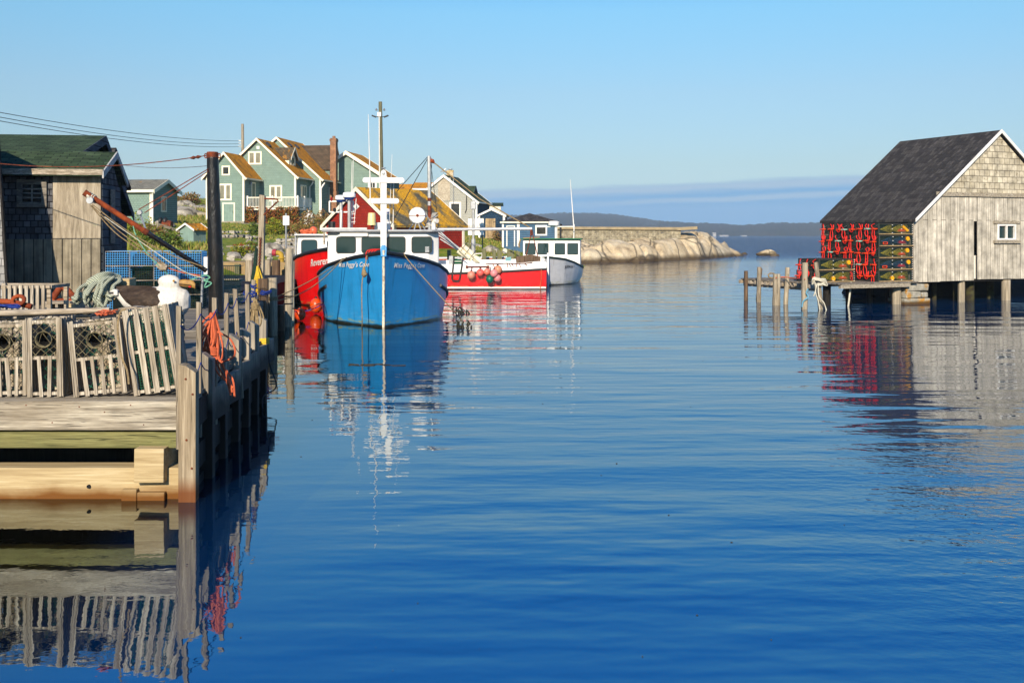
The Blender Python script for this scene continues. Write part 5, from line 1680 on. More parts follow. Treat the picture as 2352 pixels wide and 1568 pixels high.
# balcony between the houses
tb = thing("balcony", "white railed balcony over a vine covered wall between two teal houses", "balcony", gs(H1o, 4.2, .5))
bw0, bw1, by0, by1 = 4.0, 9.3, .55, 4.5
bz = 1.55
m = MB(F1); m.bx(bw0, bw1, by0, by1, bz - .2, bz); m.build("floor", MT['white_dull'], tb)
m = MB(F1)
m.bx(bw0, bw1, by0, by0 + .06, bz + 1.0, bz + 1.1); m.bx(bw0, bw1, by0, by0 + .06, bz + .1, bz + .17)
m.bx(bw1 - .06, bw1, by0, by1, bz + 1.0, bz + 1.1); m.bx(bw1 - .06, bw1, by0, by1, bz + .1, bz + .17)
m.build("rail", MT['white_dull'], tb)
m = MB(F1)
nb = 34
for i in range(nb): x = bw0 + .08 + (bw1 - bw0 - .16) * i / (nb - 1); m.bx(x - .017, x + .017, by0 + .01, by0 + .05, bz + .17, bz + 1.0)
for i in range(24): y = by0 + .1 + (by1 - by0 - .1) * i / 23; m.bx(bw1 - .05, bw1 - .01, y - .017, y + .017, bz + .17, bz + 1.0)
m.build("balusters", MT['white_dull'], tb)
for x, y in ((bw0 + .05, by0), (bw0 + 2.65, by0), (bw1 - .05, by0), (bw1 - .05, 2.5)):
    m = MB(F1); m.bx(x - .07, x + .07, y - .03, y + .1, bz - .2, bz + 1.22); m.build("newel", MT['white'], tb)
m = MB(F1); m.bx(bw0, bw1, by0 + .25, by0 + .4, -1.2, bz - .21); m.build("skirt", MT['darkwood'], tb)
def leaves(center_fn, n, size, name, mt, parent=None, seed=1, flat=None):
    q = np.random.default_rng(seed)
    vs, fs = [], []
    for i in range(n):
        c = center_fn(q)
        if c is None: continue
        a = q.normal(size=3); a /= np.linalg.norm(a)
        b = np.cross(a, q.normal(size=3)); b /= np.linalg.norm(b)
        s = size * q.uniform(.5, 1.3)
        c = np.array(c)
        o = len(vs)
        vs += [tuple(c - a * s), tuple(c + b * s * .55), tuple(c + a * s), tuple(c - b * s * .55)]
        fs.append((o, o + 1, o + 2, o + 3))
    m = MB(); m.v = vs; m.f = fs
    return m.build(name, mt, parent, uv=False)
MT['vine'] = island('vine_leaves', [(0, (0.28, 0.10, 0.03)), (.3, (0.38, 0.17, 0.04)), (.5, (0.20, 0.18, 0.03)), (.7, (0.13, 0.17, 0.03)), (.85, (0.33, 0.08, 0.04)), (1, (0.45, 0.27, 0.06))])
MT['bush'] = island('yellow_green_leaves', [(0, (0.13, 0.18, 0.02)), (.4, (0.22, 0.26, 0.03)), (.7, (0.36, 0.34, 0.04)), (.9, (0.11, 0.13, 0.03)), (1, (0.38, 0.22, 0.04))])
MT['bush_brown'] = island('autumn_brush_leaves', [(0, (0.22, 0.12, 0.045)), (.35, (0.31, 0.18, 0.07)), (.6, (0.15, 0.16, 0.04)), (.85, (0.36, 0.24, 0.11)), (1, (0.23, 0.23, 0.07))])
MT['bush_green'] = island('dark_green_leaves', [(0, (0.07, 0.12, 0.02)), (.5, (0.12, 0.18, 0.03)), (1, (0.22, 0.26, 0.06))])
def vine_c(q):
    x = q.uniform(bw0 - 1.3, bw1 + .1); y = by0 - .12 + q.normal() * .16; z = q.uniform(-1.5, bz + .2)
    if x < bw0 and z > bz - 1.5 - (bw0 - x) * .3 + q.normal() * .3: return None
    if 6.9 < x < 8.5 and z < .35 - abs(x - 7.7) * .8: return None
    if noise.noise(Vector((x * .9, z * .9, 4))) > .42: return None
    top = bz + .1 + .25 * noise.noise(Vector((x * 1.3, 0, 0)))
    if z > top: return None
    return F1 @ Vector((x, y - .2 * noise.noise(Vector((x, z, 1))), z))
tv = thing("vine", "rusty red and green vine covering the wall below the white balcony", "vine", gs(H1o, 6, .4))
leaves(vine_c, 7500, .10, "leaves", MT['vine'], tv, 5)
m = MB(F1)
for k in range(9):
    a = 7.0 + .17 * k; m.beam((a, by0 + .1, -1.3), (a + .8 if a < 7.6 else a - .8, by0 + .1, -.1 + .1 * (k % 3)), .035, .02, (0, 1, 0)); m.beam((a, by0 + .13, -1.3), (a - .8 if a > 7.6 else a + .3, by0 + .13, -.2), .035, .02, (0, 1, 0))
tl_ = thing("trellis", "white lattice trellis showing through the red vine", "trellis", gs(H1o, 7.6, .6)); m.build("lattice", MT['white'], tl_)
# propane tank
YT_ = 100
t = thing("propane_tank", "white upright propane tank in the brush beside the teal house wall", "tank", W(709, 515, YT_))
m = MB(); m.lathe((X_at(709, YT_), YT_, Z_at(520, YT_)), [(.5, 0), (.55, .1), (.55, 1.05), (.5, 1.25), (.3, 1.38), (.08, 1.42), (.08, 1.6)], 16); m.build("tank", MT['white'], t, smooth=40)

# bushes
def bush(label, px, py, Y, rx, ry, rz, n, size, mt, seed, name="bush"):
    c = onground(px, py, Y); f_ = c.y / Y; rx *= f_; ry *= f_; rz *= f_
    t = thing(name, label, "bush", c)
    clumps = []
    r_ = random.Random(seed)
    for i in range(7): clumps.append((r_.uniform(-.6, .6), r_.uniform(-.6, .6), r_.uniform(.1, .75), r_.uniform(.28, .5)))
    def fn(q):
        k = clumps[int(q.integers(len(clumps)))]
        v = q.normal(size=3); v /= np.linalg.norm(v); v *= q.uniform(.35, 1.0) ** .5 * k[3]
        p = np.array([k[0] + v[0], k[1] + v[1], max(0.0, k[2] + v[2])])
        return (c.x + p[0] * rx, c.y + p[1] * ry, c.z + p[2] * rz - .1)
    leaves(fn, n, size, "leaves", mt, t, seed)
    m = MB()
    for i in range(8):
        k = clumps[i % 7]
        m.tube([(c.x + k[0] * rx * .2, c.y + k[1] * ry * .2, c.z - .3), (c.x + k[0] * rx, c.y + k[1] * ry, c.z + k[2] * rz)], [.03, .012], 4)
    m.build("stem", MT['darkwood'], t)
    return t
bush("yellow green shrub below the vine, in front of the smallest teal house", 640 - 2, 540, 88, 1.2, .8, 1.5, 1400, .09, MT['bush'], 3)
bush("low green shrub left of the bracket post, under the vine wall", 600 - 2, 541, 88, 1.1, .8, 1.3, 900, .08, MT['bush_green'], 31)
bush("small yellow green shrub right of the bracket post", 612 + 5, 541, 86, .8, .7, 1.0, 700, .08, MT['bush'], 4)
bush("tall rusty brush beside the propane tank", 725, 528, 84, 1.5, .9, 1.9, 1500, .09, MT['bush_brown'], 6)
bush("rusty brush above the red boat's cabin roof", 705, 545, 78, 1.6, 1.0, 1.6, 1500, .09, MT['bush_brown'], 7)
bush("brown brush below the lattice trellis", 680, 538, 84, 1.4, .8, 1.3, 1000, .085, MT['bush_brown'], 8)
bush("dark red brush at the foot of the small teal outhouse fence", 365, 548, 66, 1.6, .8, 1.2, 900, .09, MT['bush_brown'], 9)
bush("green weeds behind the blue traps", 345, 572, 56, 2.0, .8, 1.2, 1300, .08, MT['bush_green'], 10)
bush("weedy green brush right of the shed corner behind the blue traps", 312, 560, 50, 1.0, .7, 1.6, 1000, .08, MT['bush'], 11)
bush("brown weeds behind the leaning fence rails", 392, 560, 63, 1.2, .6, 1.0, 700, .08, MT['bush_brown'], 12)
bush("green weeds at the door of the navy blue shed", 1112, 549, 87, .9, .5, .7, 500, .08, MT['bush_green'], 13)
bush("brown weeds at the corner between the navy and the slate blue shed", 1147, 556, 85, .7, .5, 1.1, 500, .07, MT['bush_brown'], 14)
bush("low rusty shrubs on the crest of the far left hill", 408, 470, 128, 3.4, 1.5, 1.6, 1200, .15, MT['bush_brown'], 15)
bush("green weeds among the shore boulders", 563, 588, 54, .9, .5, .9, 600, .07, MT['bush'], 16)
bush("green weeds behind the big boulder, left of the net", 588, 582, 55, .6, .4, .9, 400, .07, MT['bush_green'], 17)

# left background: green roofed sheds
MT['shake'] = pattern('dark_weathered_shingle', (0.115, 0.115, 0.125), (0.24, 0.245, 0.255), (0.035, 0.035, 0.04), .19, .17, .014, noise_amt=.6, rough=.95, bump=.03)
MT['plywood'] = N('bleached_plywood_sheet', .9, 0, .15)
def _pw():
    k = MT['plywood']
    g = k.noise(k.co('UV', (1, .12, 1)), 9, 6, .68, .4)
    c = k.ramp(g, [(.3, (0.22, 0.19, 0.145)), (.52, (0.40, 0.355, 0.28)), (.68, (0.52, 0.475, 0.39))])
    v = k.co('UV')
    l_ = k.noise(v, 3.2, 7, .75)
    c = k.mix(k.ramp(l_, [(.60, 0), (.66, .7)]), c, (0.36, 0.37, 0.25))
    k.color(c); k.bump(g, .006); MT['plywood'] = k.m
_pw()
MT['oldboard'] = pattern('old_vertical_board', (0.29, 0.26, 0.20), (0.38, 0.345, 0.27), (0.05, 0.045, 0.035), 5, .245, .012, swap=True, grain=(1, .05, 1), rough=.92, noise_amt=.4)
MT['bluegrey'] = pattern('blue_grey_board_wall', (0.11, 0.135, 0.16), (0.14, 0.165, 0.19), (0.03, 0.035, 0.045), 3, .22, .016, rough=.9, noise_amt=.4)
MT['dark_corr'] = pattern('dark_board_wall', (0.09, 0.105, 0.12), (0.12, 0.135, 0.15), (0.02, 0.022, 0.026), 5, .14, .02, swap=True, rough=.9)
YS = 27.0
Sw = 14.0
So = Vector((X_at(232, YS), YS, 1.05))
AS = 8.0
FS = frame(So, AS)          # local x: 0 at the right corner, negative to the left
zE, zR, dS = Z_at(398, YS) - 1.05, Z_at(359, YS + 1.1) - 1.05, 2.0
t = thing("shed", "old waterside shed with a dark green shingle roof, plywood patch and shaded small paned window", "shed", So)
m = MB(FS); m.prism([(0, 0, -.5), (0, dS, -.5), (0, dS, zE - .35), (0, dS * .55, zR - .05), (0, 0, zE)], (-Sw, 0, 0)); m.build("wall", MT['shake'], t)
pxm = YS / FPX
def lx(px): return (px - 232) * pxm
m = MB(FS); m.bx(lx(128), -.002, -.035, -.003, Z_at(547, YS) - 1.05, zE - .02); m.build("plywood_panel", MT['plywood'], t)
m = MB(FS); m.bx(-Sw, -.002, -.045, -.003, -.5, Z_at(549, YS) - 1.05); m.build("board_siding", MT['oldboard'], t)
m = MB(FS); m.bx(-Sw, .15, -.42, -.34, Z_at(404, YS) - 1.05, Z_at(391, YS) - 1.05); m.build("fascia", MT['lath_x'], t)
m = MB(FS); m.bx(.003, .03, 0.02, dS - .02, -.4, zE - .30); m.build("side_cladding", MT['bluegrey'], t)
m = MB(FS); m.bx(.032, .055, 0.05, 1.7, -.4, 1.5); m.build("lower_side_cladding", MT['dark_corr'], t)
window(t, FS, lx(83), Z_at(445, YS) - 1.05, 64 * pxm, 62 * pxm, .13, nv=2, nh=4, split=.035, trim=MT['deck'], glass=MT['glass_house'], proud=.07)
th = .12
m = MB(FS)
m.prism([(.13, -.38, zE - .1), (.13, dS * .55, zR), (.13, dS * .55, zR + th), (.13, -.38, zE - .1 + th)], (-Sw - .13, 0, 0))
m.prism([(.13, dS * .55 + .001, zR), (.13, dS + .3, zE - .22), (.13, dS + .3, zE - .22 + th), (.13, dS * .55 + .001, zR + th)], (-Sw - .13, 0, 0))
m.build("roof", MT['green_roof'], t)
m = MB(FS)
m.prism([(.135, -.42, zE - .1 - .06), (.135, dS * .55, zR - .06), (.135, dS * .55, zR + th + .01), (.135, -.42, zE - .1 + th + .01)], (.04, 0, 0))
m.prism([(.135, dS * .55 + .001, zR - .06), (.135, dS + .32, zE - .22 - .06), (.135, dS + .32, zE - .22 + th), (.135, dS * .55 + .001, zR + th)], (.04, 0, 0))
m.build("rake_trim", mat('worn_white_trim', (.55, .55, .53), (.35, .35, .34), 8), t)
m = MB(FS); m.bx(.06, .09, .7, 1.15, 1.6, 3.1); m.build("side_door", MT['deck'], t)
t = thing("shed", "taller green roofed building rising behind the plywood patched shed", "shed", FS @ Vector((-3, 4, 0)))
zr2 = Z_at(321, 32.5) - 1.05
m = MB(FS); X2 = -1.6
m.prism([(X2, 3.3, -.5), (X2, 9, -.5), (X2, 9, 2.8), (X2, 5.6, zr2 - .05), (X2, 3.3, zE + .15)], (-Sw, 0, 0)); m.build("wall", MT['bluegrey'], t)
m = MB(FS)
m.prism([(X2 + .3, 1.9, zR - .15), (X2 + .3, 5.6, zr2), (X2 + .3, 5.6, zr2 + th), (X2 + .3, 1.9, zR - .15 + th)], (-Sw, 0, 0))
m.prism([(X2 + .3, 5.601, zr2), (X2 + .3, 9.4, 2.5), (X2 + .3, 9.4, 2.5 + th), (X2 + .3, 5.601, zr2 + th)], (-Sw, 0, 0)); m.build("roof", MT['green_roof'], t)
m = MB(FS); m.prism([(X2 + .302, 1.9, zR - .3), (X2 + .302, 5.6, zr2 - .15), (X2 + .302, 5.6, zr2 + th), (X2 + .302, 1.9, zR - .15 + th)], (.03, 0, 0)); m.prism([(X2 + .302, 5.601, zr2 - .15), (X2 + .302, 9.4, 2.35), (X2 + .302, 9.4, 2.5 + th), (X2 + .302, 5.601, zr2 + th)], (.03, 0, 0)); m.build("rake_trim", MT['bluegrey'], t)
t = thing("shed", "dark grey roofed shed behind the green roofed buildings, its gable edge just visible", "shed", W(290, 500, 37))
Xd = X_at(293, 37)
m = MB(); m.prism([(Xd - .1, 35, 0.5), (Xd - .1, 37.2, .5), (Xd - .1, 37.2, 4.7), (Xd - .1, 36, Z_at(350, 36)), (Xd - .1, 35, 4.6)], (-5, 0, 0)); m.build("wall", MT['bluegrey'], t)
m = MB()
zt2 = Z_at(347, 36)
m.prism([(Xd - .02, 34.5, 4.5), (Xd - .02, 36, zt2), (Xd - .02, 36, zt2 + .12), (Xd - .02, 34.5, 4.62)], (-5.4, 0, 0)); m.prism([(Xd - .02, 36.001, zt2), (Xd - .02, 37.4, 4.54), (Xd - .02, 37.4, 4.66), (Xd - .02, 36.001, zt2 + .12)], (-5.4, 0, 0)); m.build("roof", MT['black_roof'], t)
# near-left shed sliver: its right edge just enters the frame; unseen top and lean shaped to cast the wall shadow
t = thing("shed", "pale shingled shed corner with a dark leaning edge at the frame's far left", "shed", (-15, 25.6, 1))
def sx(px): return X_at(px, 25.6)
m = MB()
R_ = [(-12.27, 24.27, .5), (-19, 24.27, .5), (-19, 25.07, 6.3), (-14.4, 25.07, 6.3), (-13.0, 25.07, 5.45)]
m.add(R_ + [(x - .05, y + .25, z) for x, y, z in R_], [(0, 1, 2, 3, 4), (9, 8, 7, 6, 5)] + [(k, (k + 1) % 5, 5 + (k + 1) % 5, 5 + k) for k in range(5)])
m.build("wall", pattern('pale_weathered_shingle', (0.32, 0.315, 0.30), (0.42, 0.41, 0.39), (0.18, 0.18, 0.18), .2, .19, .009, noise_amt=.35, rough=.95), t)
m = MB(); m.beam((-12.24, 24.29, .5), (-13.0, 25.15, 5.5), .09, .06, (1, 0, 0)); m.build("corner_board", MT['darkwood'], t)
t = thing("leaning_board", "short pale board leaning in the shade against the shed wall", "board", W(65, 655, 26.6))
m = MB(); m.prism([W(56, 655, 26.7), W(73, 655, 26.7), W(74, 603, 26.85), W(66, 598, 26.85), W(57, 603, 26.85)], (0, .06, 0)); m.build("board", mat('pale_grey_board', (.13, .44, .48), (.34, .36, .40), 6), t)

# green shed further back
YG_ = 80
Og = Vector((X_at(349, YG_), YG_, Z_at(516, YG_)))
t = thing("shed", "pale teal shed with a grey shingle roof standing on the hill behind the boom", "shed", Og)
Fg = frame(Og, -6)
hg, hr = Z_at(436, YG_) - Og.z, Z_at(415, 82) - Og.z
m = MB(Fg); m.prism([(0, 0, -.6), (0, 4.6, -.6), (0, 4.6, hg), (0, 2.3, hr - .05), (0, 0, hg)], (-4.2, 0, 0)); m.build("wall", MT['teal'], t)
m = MB(Fg); m.prism([(.003, 0, -.6), (.003, 4.6, -.6), (.003, 4.6, hg), (.003, 2.3, hr - .05), (.003, 0, hg)], (.025, 0, 0)); m.build("gable_cladding", MT['teal_clap'], t)
m = MB(Fg); th = .12; e = .3; s = (hr - hg) / 2.3
m.prism([(.3, -e, hg - e * s), (.3, 2.3, hr), (.3, 2.3, hr + th), (.3, -e, hg - e * s + th)], (-4.8, 0, 0)); m.prism([(.3, 2.301, hr), (.3, 4.6 + e, hg - e * s), (.3, 4.6 + e, hg - e * s + th), (.3, 2.301, hr + th)], (-4.8, 0, 0)); m.build("roof", MT['grey_roof'], t)
m = MB(Fg); m.prism([(.305, -e, hg - e * s - .2), (.305, 2.3, hr - .18), (.305, 2.3, hr + th), (.305, -e, hg - e * s + th)], (.04, 0, 0)); m.prism([(.305, 2.301, hr - .18), (.305, 4.6 + e, hg - e * s - .2), (.305, 4.6 + e, hg - e * s + th), (.305, 2.301, hr + th)], (.04, 0, 0)); m.bx(-4.8, .3, -e - .04, -e, hg - e * s - .1, hg - e * s + th); m.build("rake_trim", MT['cream'], t)
m = MB(Fg); m.bx(-.18, 0.03, -.05, -.002, -.6, hg - .1); m.bx(.03, .06, -.05, .16, -.6, hg - .1); m.build("corner_board", MT['white_dull'], t)
m = MB(Fg); m.tube([(.15, -.2, hg - .2), (.1, -.1, hg - .5), (.1, -.1, .1), (.2, -.25, -.1)], .06, 6); m.build("downspout", MT['white'], t, smooth=50)
window(t, side_frame(Fg, .03), 2.0, 1.7, 1.0, 1.3, .12, trim=MT['cream'])
# axle with wheels beside it
t = thing("axle", "old trailer axle with two small black wheels and a rusty drum by the teal shed", "axle", W(384, 516, 78))
m = MB()
for px in (369, 380): m.lathe(W(px, 508, 78), [(.1, -.08), (.3, -.08), (.32, 0), (.3, .08), (.1, .08)], 14, 'X')
m.build("wheel", MT['black'], t, smooth=40)
m = MB(); m.tube([W(366, 508, 78), W(392, 508, 78)], .05, 6); m.box(W(383, 516, 77.8), (.8, .5, .4), None, .05); m.build("frame", MT['rust'], t)

# outhouse
YO = 62
Oo = Vector((X_at(413.5, YO), YO, Z_at(576, YO)))
wo = 37 * YO / FPX
t, Fo = house("outhouse", "small teal outhouse shed of vertical boards with white roof trim", "outhouse", Oo, -25, wo * 1.08, 1.1, Z_at(526, YO) - Oo.z, Z_at(514.5, YO) - Oo.z, MT['teal_board'], MT['teal_board'], MT['moss_roof'], MT['white'], of=.12, ob=.12, os=.16, th=.05, rake=.10, corners=False, gutter=False)
m = MB(Fo); m.beam((wo * 1.08 + .05, .15, 1.25), (wo * 1.08 + .22, .15, 1.38), .04, .04); m.beam((wo * 1.08 + .04, .15, 1.05), (wo * 1.08 + .04, .15, 1.4), .04, .04); m.build("bracket", MT['teal_board'], t)
# wooden steps
t = thing("steps", "short flight of grey wooden steps beside the teal outhouse", "steps", W(468, 600, 58))
m = MB()
for k in range(6):
    a = W(456 + k * 1.5, 607 - k * 7, 54 + k * 1.1)
    m.bx(a.x, a.x + .75, a.y, a.y + .3, a.z - .05, a.z)
m.build("treads", MT['deck'], t)
m = MB(); m.beam(W(455, 612, 53.8), W(463, 570, 60), .06, .2); m.beam(W(484, 612, 53.8), W(489, 570, 60), .06, .2); m.build("stringer", MT['deck'], t)
# leaning fence
t = thing("fence", "weathered rail fence with a braced post running down to the teal outhouse", "fence", W(362, 535, 68))
m = MB(); m.tube([W(362.5, 536, 68), W(361.5, 511, 68)], .1, 6); m.build("post", MT['wharf'], t)
m = MB(); m.beam(W(361, 520, 68), W(352, 536, 67.5), .12, .12); m.build("brace", MT['wharf'], t)
for k, (a, b) in enumerate((((363, 515), (414, 532)), ((363, 525), (414, 543)), ((378, 544), (412, 556)))):
    m = MB(); m.beam(W(a[0], a[1], 67.8), W(b[0], b[1], 63), .06, .16); m.build("rail", MT['wharf'], t)
t = thing("fence", "low grey plank fence on the hillside left of the smallest teal house", "fence", W(450, 495, 104))
m = MB(); m.bx(X_at(449, 104) - .05, X_at(449, 104) + .08, 104, 104.1, Z_at(500, 104), Z_at(475, 104)); m.build("post", MT['wharf'], t)
m = MB(); m.bx(X_at(449, 104), X_at(480, 104), 103.95, 104, Z_at(495, 104), Z_at(488, 104)); m.build("board", MT['wharf_x'], t)

# boulders on land
for i, (lab, px, py, Y, s, sd) in enumerate((
    ("big flat topped grey boulder on the shore left of the bracket post", 622, 585, 56, (1.05, 0.9, .75), 3),
    ("rounded pale boulder leaning on the left side of the big shore boulder", 573, 596, 53.5, (.62, .5, .42), 5),
    ("grey boulder between the standpipe and the white dory", 655, 594, 54, (.62, .5, .42), 6),
    ("small dark boulder behind the tarred mast", 535, 590, 55, (.5, .5, .4), 7),
    ("low brown boulder among weeds, left of the rounded pale one", 548, 583, 57, (.5, .4, .35), 8),
    ("broad bare rock slab on the hill right of the pale teal shed", 418, 494, 102, (2.9, 2.5, 1.0), 9),
    ("small grey rock at the foot of the teal shed's slope", 375, 519, 74, (.95, .8, .55), 10),
    ("pale rock on the crest, left of two", 424, 474, 120, (1.4, 1.1, .85), 11),
    ("smaller pale rock on the crest, right of two", 441, 476, 122, (.75, .7, .65), 12),
    ("flat grey rock patch near the hill fence", 446, 483, 118, (1.4, 1.5, .35), 13),
    ("flat rock ledge beside the smallest teal house", 466, 478, 122, (1.5, 1.5, .5), 14),
    ("grey rock on the grass below the navy blue shed", 1100, 567, 76, (.36, .35, .32), 15),
    ("flat pale stone on the grass right of the red shed", 1075, 560, 78, (.9, .5, .15), 16),
    ("small white stone in front of the slate blue shed", 1172, 563, 82, (.3, .25, .2), 17),
    ("second white stone in front of the slate blue shed, beside the first", 1182, 565, 81.5, (.45, .3, .16), 18),
    ("brown rock on the shore behind the red work boat", 1122, 577, 68, (.8, .6, .5), 19),
    ("squat grey rock between the sign pole and the lumber pile", 690, 566, 66, (.6, .5, .4), 20))):
    c = onground(px, py, Y); s = tuple(v * c.y / Y for v in s)
    boulder("boulder", lab, (c.x, c.y, c.z - .08), s, sd * 13, MT['rock_grey'], sub=3)
# stone retaining wall in the garden
MT['drystone'] = pattern('dry_stone_wall', (.34, .30, .22), (.24, .22, .17), (.05, .045, .03), .6, .28, .04, rough=.95, bump=.06, noise_amt=.5)
t = thing("garden_wall", "low dry stone garden wall below the yellow green shrub", "wall", W(640, 555, 74))
m = MB()
q = random.Random(3)
for (a, b, y0, y1, Y) in ((565, 600, 548, 552, 78), (636, 690, 552, 560, 72), (655, 688, 538, 552, 75), (500, 560, 536, 541, 90)):
    px = a
    while px < b:
        w_ = q.uniform(7, 15)
        for r_ in range(2):
            c = onground(px + w_ / 2 + q.uniform(-2, 2), (y0 + y1) / 2 + (r_ - .5) * 8, Y, .1); Yk_ = c.y
            m.box(c, (w_ * Yk_ / FPX * .95, .5, 8 * Yk_ / FPX * .9), Matrix.Rotation(q.uniform(-.12, .12), 3, 'Y'), .05)
        px += w_
m.build("stones", MT['rock_grey'], t, bevel=.05)
m = MB(); q = random.Random(77)
for k in range(90):
    c = onground(q.uniform(500, 745), q.uniform(566, 599), 56)
    r_ = q.uniform(.08, .26) * c.y / 56
    m.box(c + Vector((0, 0, r_ * .2)), (r_ * q.uniform(1, 1.9), r_, r_ * q.uniform(.6, 1)), Euler((q.uniform(-.5, .5), q.uniform(-.5, .5), q.uniform(0, 3))).to_matrix(), r_ * .2)
props(m.build("rubble", MT['rock_grey'], bevel=.03, uv=False), kind='stuff')
# lumber pile
q = random.Random(9)
def lumber(label, a, b, Y, w_, h_, mt):
    t = thing("plank", label, "plank", W(a[0], a[1], Y), group="scrap lumber heaped on the shore")
    m = MB(); A_, B_ = onground(a[0], a[1], Y, .12), onground(b[0], b[1], Y, .12); B_ = W(b[0], b[1], A_.y + .5 if abs(B_.y - A_.y) > 3 else B_.y); m.beam(A_, B_, w_, h_); m.build("board", mt, t)
MT['paintwood'] = mat('peeling_white_board', (.62, .60, .55), (.38, .32, .24), 5, rough=.9)
MT['redwood'] = mat('faded_red_board', (.32, .06, .04), (.22, .05, .035), 5, rough=.9)
for lab, a, b, Y, w_, h_, mt_ in (
    ("long split timber sloping down across the lumber heap", (655, 552), (690, 567), 61, .3, .28, 'lath_x'),
    ("short square white beam with rusty ends in front of the lumber heap", (672, 577), (704, 572), 60, .3, .25, 'paintwood'),
    ("white board at the top of the lumber heap", (640, 556), (668, 550), 62, .25, .08, 'paintwood'),
    ("white board sloping left at the lumber heap", (606, 566), (640, 556), 61.5, .25, .1, 'paintwood'),
    ("wide grey board in the middle of the lumber heap", (640, 565), (680, 571), 61, .5, .16, 'paintwood'),
    ("upper faded red board behind the bracket post", (535, 563), (590, 561), 62, .25, .1, 'redwood'),
    ("lower faded red board behind the bracket post", (560, 569), (592, 573), 61, .3, .14, 'redwood'),
    ("grey driftwood board leaning beside the red boards", (548, 577), (566, 563), 60.5, .2, .08, 'wharf_x'),
    ("brown timber end poking left out of the lumber heap", (598, 558), (618, 570), 60.5, .25, .2, 'wharf_x'),
    ("long grey board lying in front of the tarred mast's right side", (525, 566), (575, 567), 63, .3, .1, 'wharf_x'),
    ("dark plank under the white beam", (650, 580), (700, 583), 59.5, .3, .1, 'wharf_x')):
    lumber(lab, a, b, Y, w_, h_, MT[mt_])

# municipal sign on a pole
YSg = 52
t = thing("sign", "small white notice sign with two lines of text on a thin steel pole", "sign", W(657, 595, YSg))
m = MB(); m.tube([W(657, 600, YSg), W(657, 490, YSg)], .05, 8); m.build("pole", MT['steel'], t, smooth=50)
Fsg = Matrix.Translation(W(657, 506.5, YSg - .06))
pp = rrect(.33, .49, .03, 3)
m = MB(Fsg); m.prism([(x, 0, z) for x, z in pp], (0, .02, 0)); pl = m.build("plate", mat('white_sign_face', (.85, .85, .84), (.82, .82, .81)), t)
def text(s, size, M, parent, mt, name="lettering", align='CENTER', shear=0, extrude=.002, conv=None, space=1.0, bold=0):
    cu = bpy.data.curves.new(name, 'FONT')
    cu.body = s; cu.size = size; cu.align_x = align; cu.align_y = 'CENTER'; cu.shear = shear; cu.extrude = extrude; cu.space_character = space; cu.offset = bold
    o = bpy.data.objects.new(name, cu)
    COL.objects.link(o)
    bpy.context.view_layer.update()
    dg = bpy.context.evaluated_depsgraph_get()
    me = bpy.data.meshes.new_from_object(o.evaluated_get(dg))
    bpy.data.objects.remove(o); bpy.data.curves.remove(cu)
    inv = WM[parent].inverted() if parent in WM else Matrix.Identity(4)
    for v in me.vertices:
        p = conv(v.co) if conv else M @ Vector((v.co.x, -.004 - v.co.z, v.co.y))
        v.co = inv @ p
    me.materials.clear(); me.materials.append(mt)
    ob = bpy.data.objects.new(name, me); COL.objects.link(ob); ob.parent = parent
    WM[ob] = WM[parent]
    return ob
text("MUNICIPAL\nPROPERTY", .048, Fsg @ Matrix.Translation((0, 0, .13)), pl, MT['black'])
m = MB(Fsg); m.tube([(x, -.002, z) for x, z in rrect(.29, .45, .02, 3)], .003, 4, closed=True); m.build("border_line", MT['black'], pl)
m = MB(Fsg); m.tube([(.06 * math.cos(a), -.004, -.04 + .06 * math.sin(a)) for a in [2 * math.pi * k / 14 for k in range(14)]], .006, 4, closed=True); m.build("symbol", MT['steel'], pl)

# utility poles and wires
YU = 76
MT['upole'] = wood('green_grey_utility_pole', (.13, .13, .075), (.30, .285, .19), 'Z', 8)
t = thing("utility_pole", "tall utility pole behind the blue boat's mast with two floodlights near its top", "utility pole", (X_at(875, YU), YU, 2))
m = MB(); m.tube([(X_at(878, YU), YU, 1.5), (X_at(876, YU), YU, 7), (X_at(873.5, YU), YU, Z_at(234, YU))], [.19, .17, .135], 12); m.build("pole", MT['upole'], t, smooth=60)
for s in (-1, 1):
    c = W(873.5 + s * 4, 269, YU)
    m = MB(); m.beam(c, c + Vector((s * .28, -.1, .0)), .05, .05); m.beam(c + Vector((s * .16, -.12, -.03)), c + Vector((s * .50, -.15, .10)), .2, .10); m.build("floodlight", MT['black'], t, bevel=.02)
    m = MB(); c = W(873.5 + s * 9, 251, YU); m.lathe(c + Vector((0, 0, -.12)), [(.02, 0), (.11, .03), (.05, .14), (.02, .2)], 10); m.build("insulator", MT['steel'], t, smooth=50)
m = MB(); c = W(871, 263, YU - .2); m.bx(c.x - .15, c.x + .15, c.y - .05, c.y + .05, c.z - .17, c.z + .17); m.build("junction_box", MT['white'], t, bevel=.03)
m = MB(); m.tube([W(871, 268, YU - .18), W(872, 520, YU - .2)], .035, 6); m.build("conduit", MT['white'], t, smooth=50)
YV = 122
t = thing("utility_pole", "slim pale utility pole behind the smallest teal house", "utility pole", (X_at(558, YV), YV, 4))
m = MB(); m.tube([(X_at(559, YV), YV, 4), (X_at(557, YV), YV, Z_at(285, YV))], [.22, .17], 10); m.build("pole", MT['post'], t, smooth=60)
m = MB()
for py in (324, 330, 337): m.beam(W(556, py, YV), W(548, py - 1, YV), .08, .12)
m.build("insulator", MT['steel'], t)
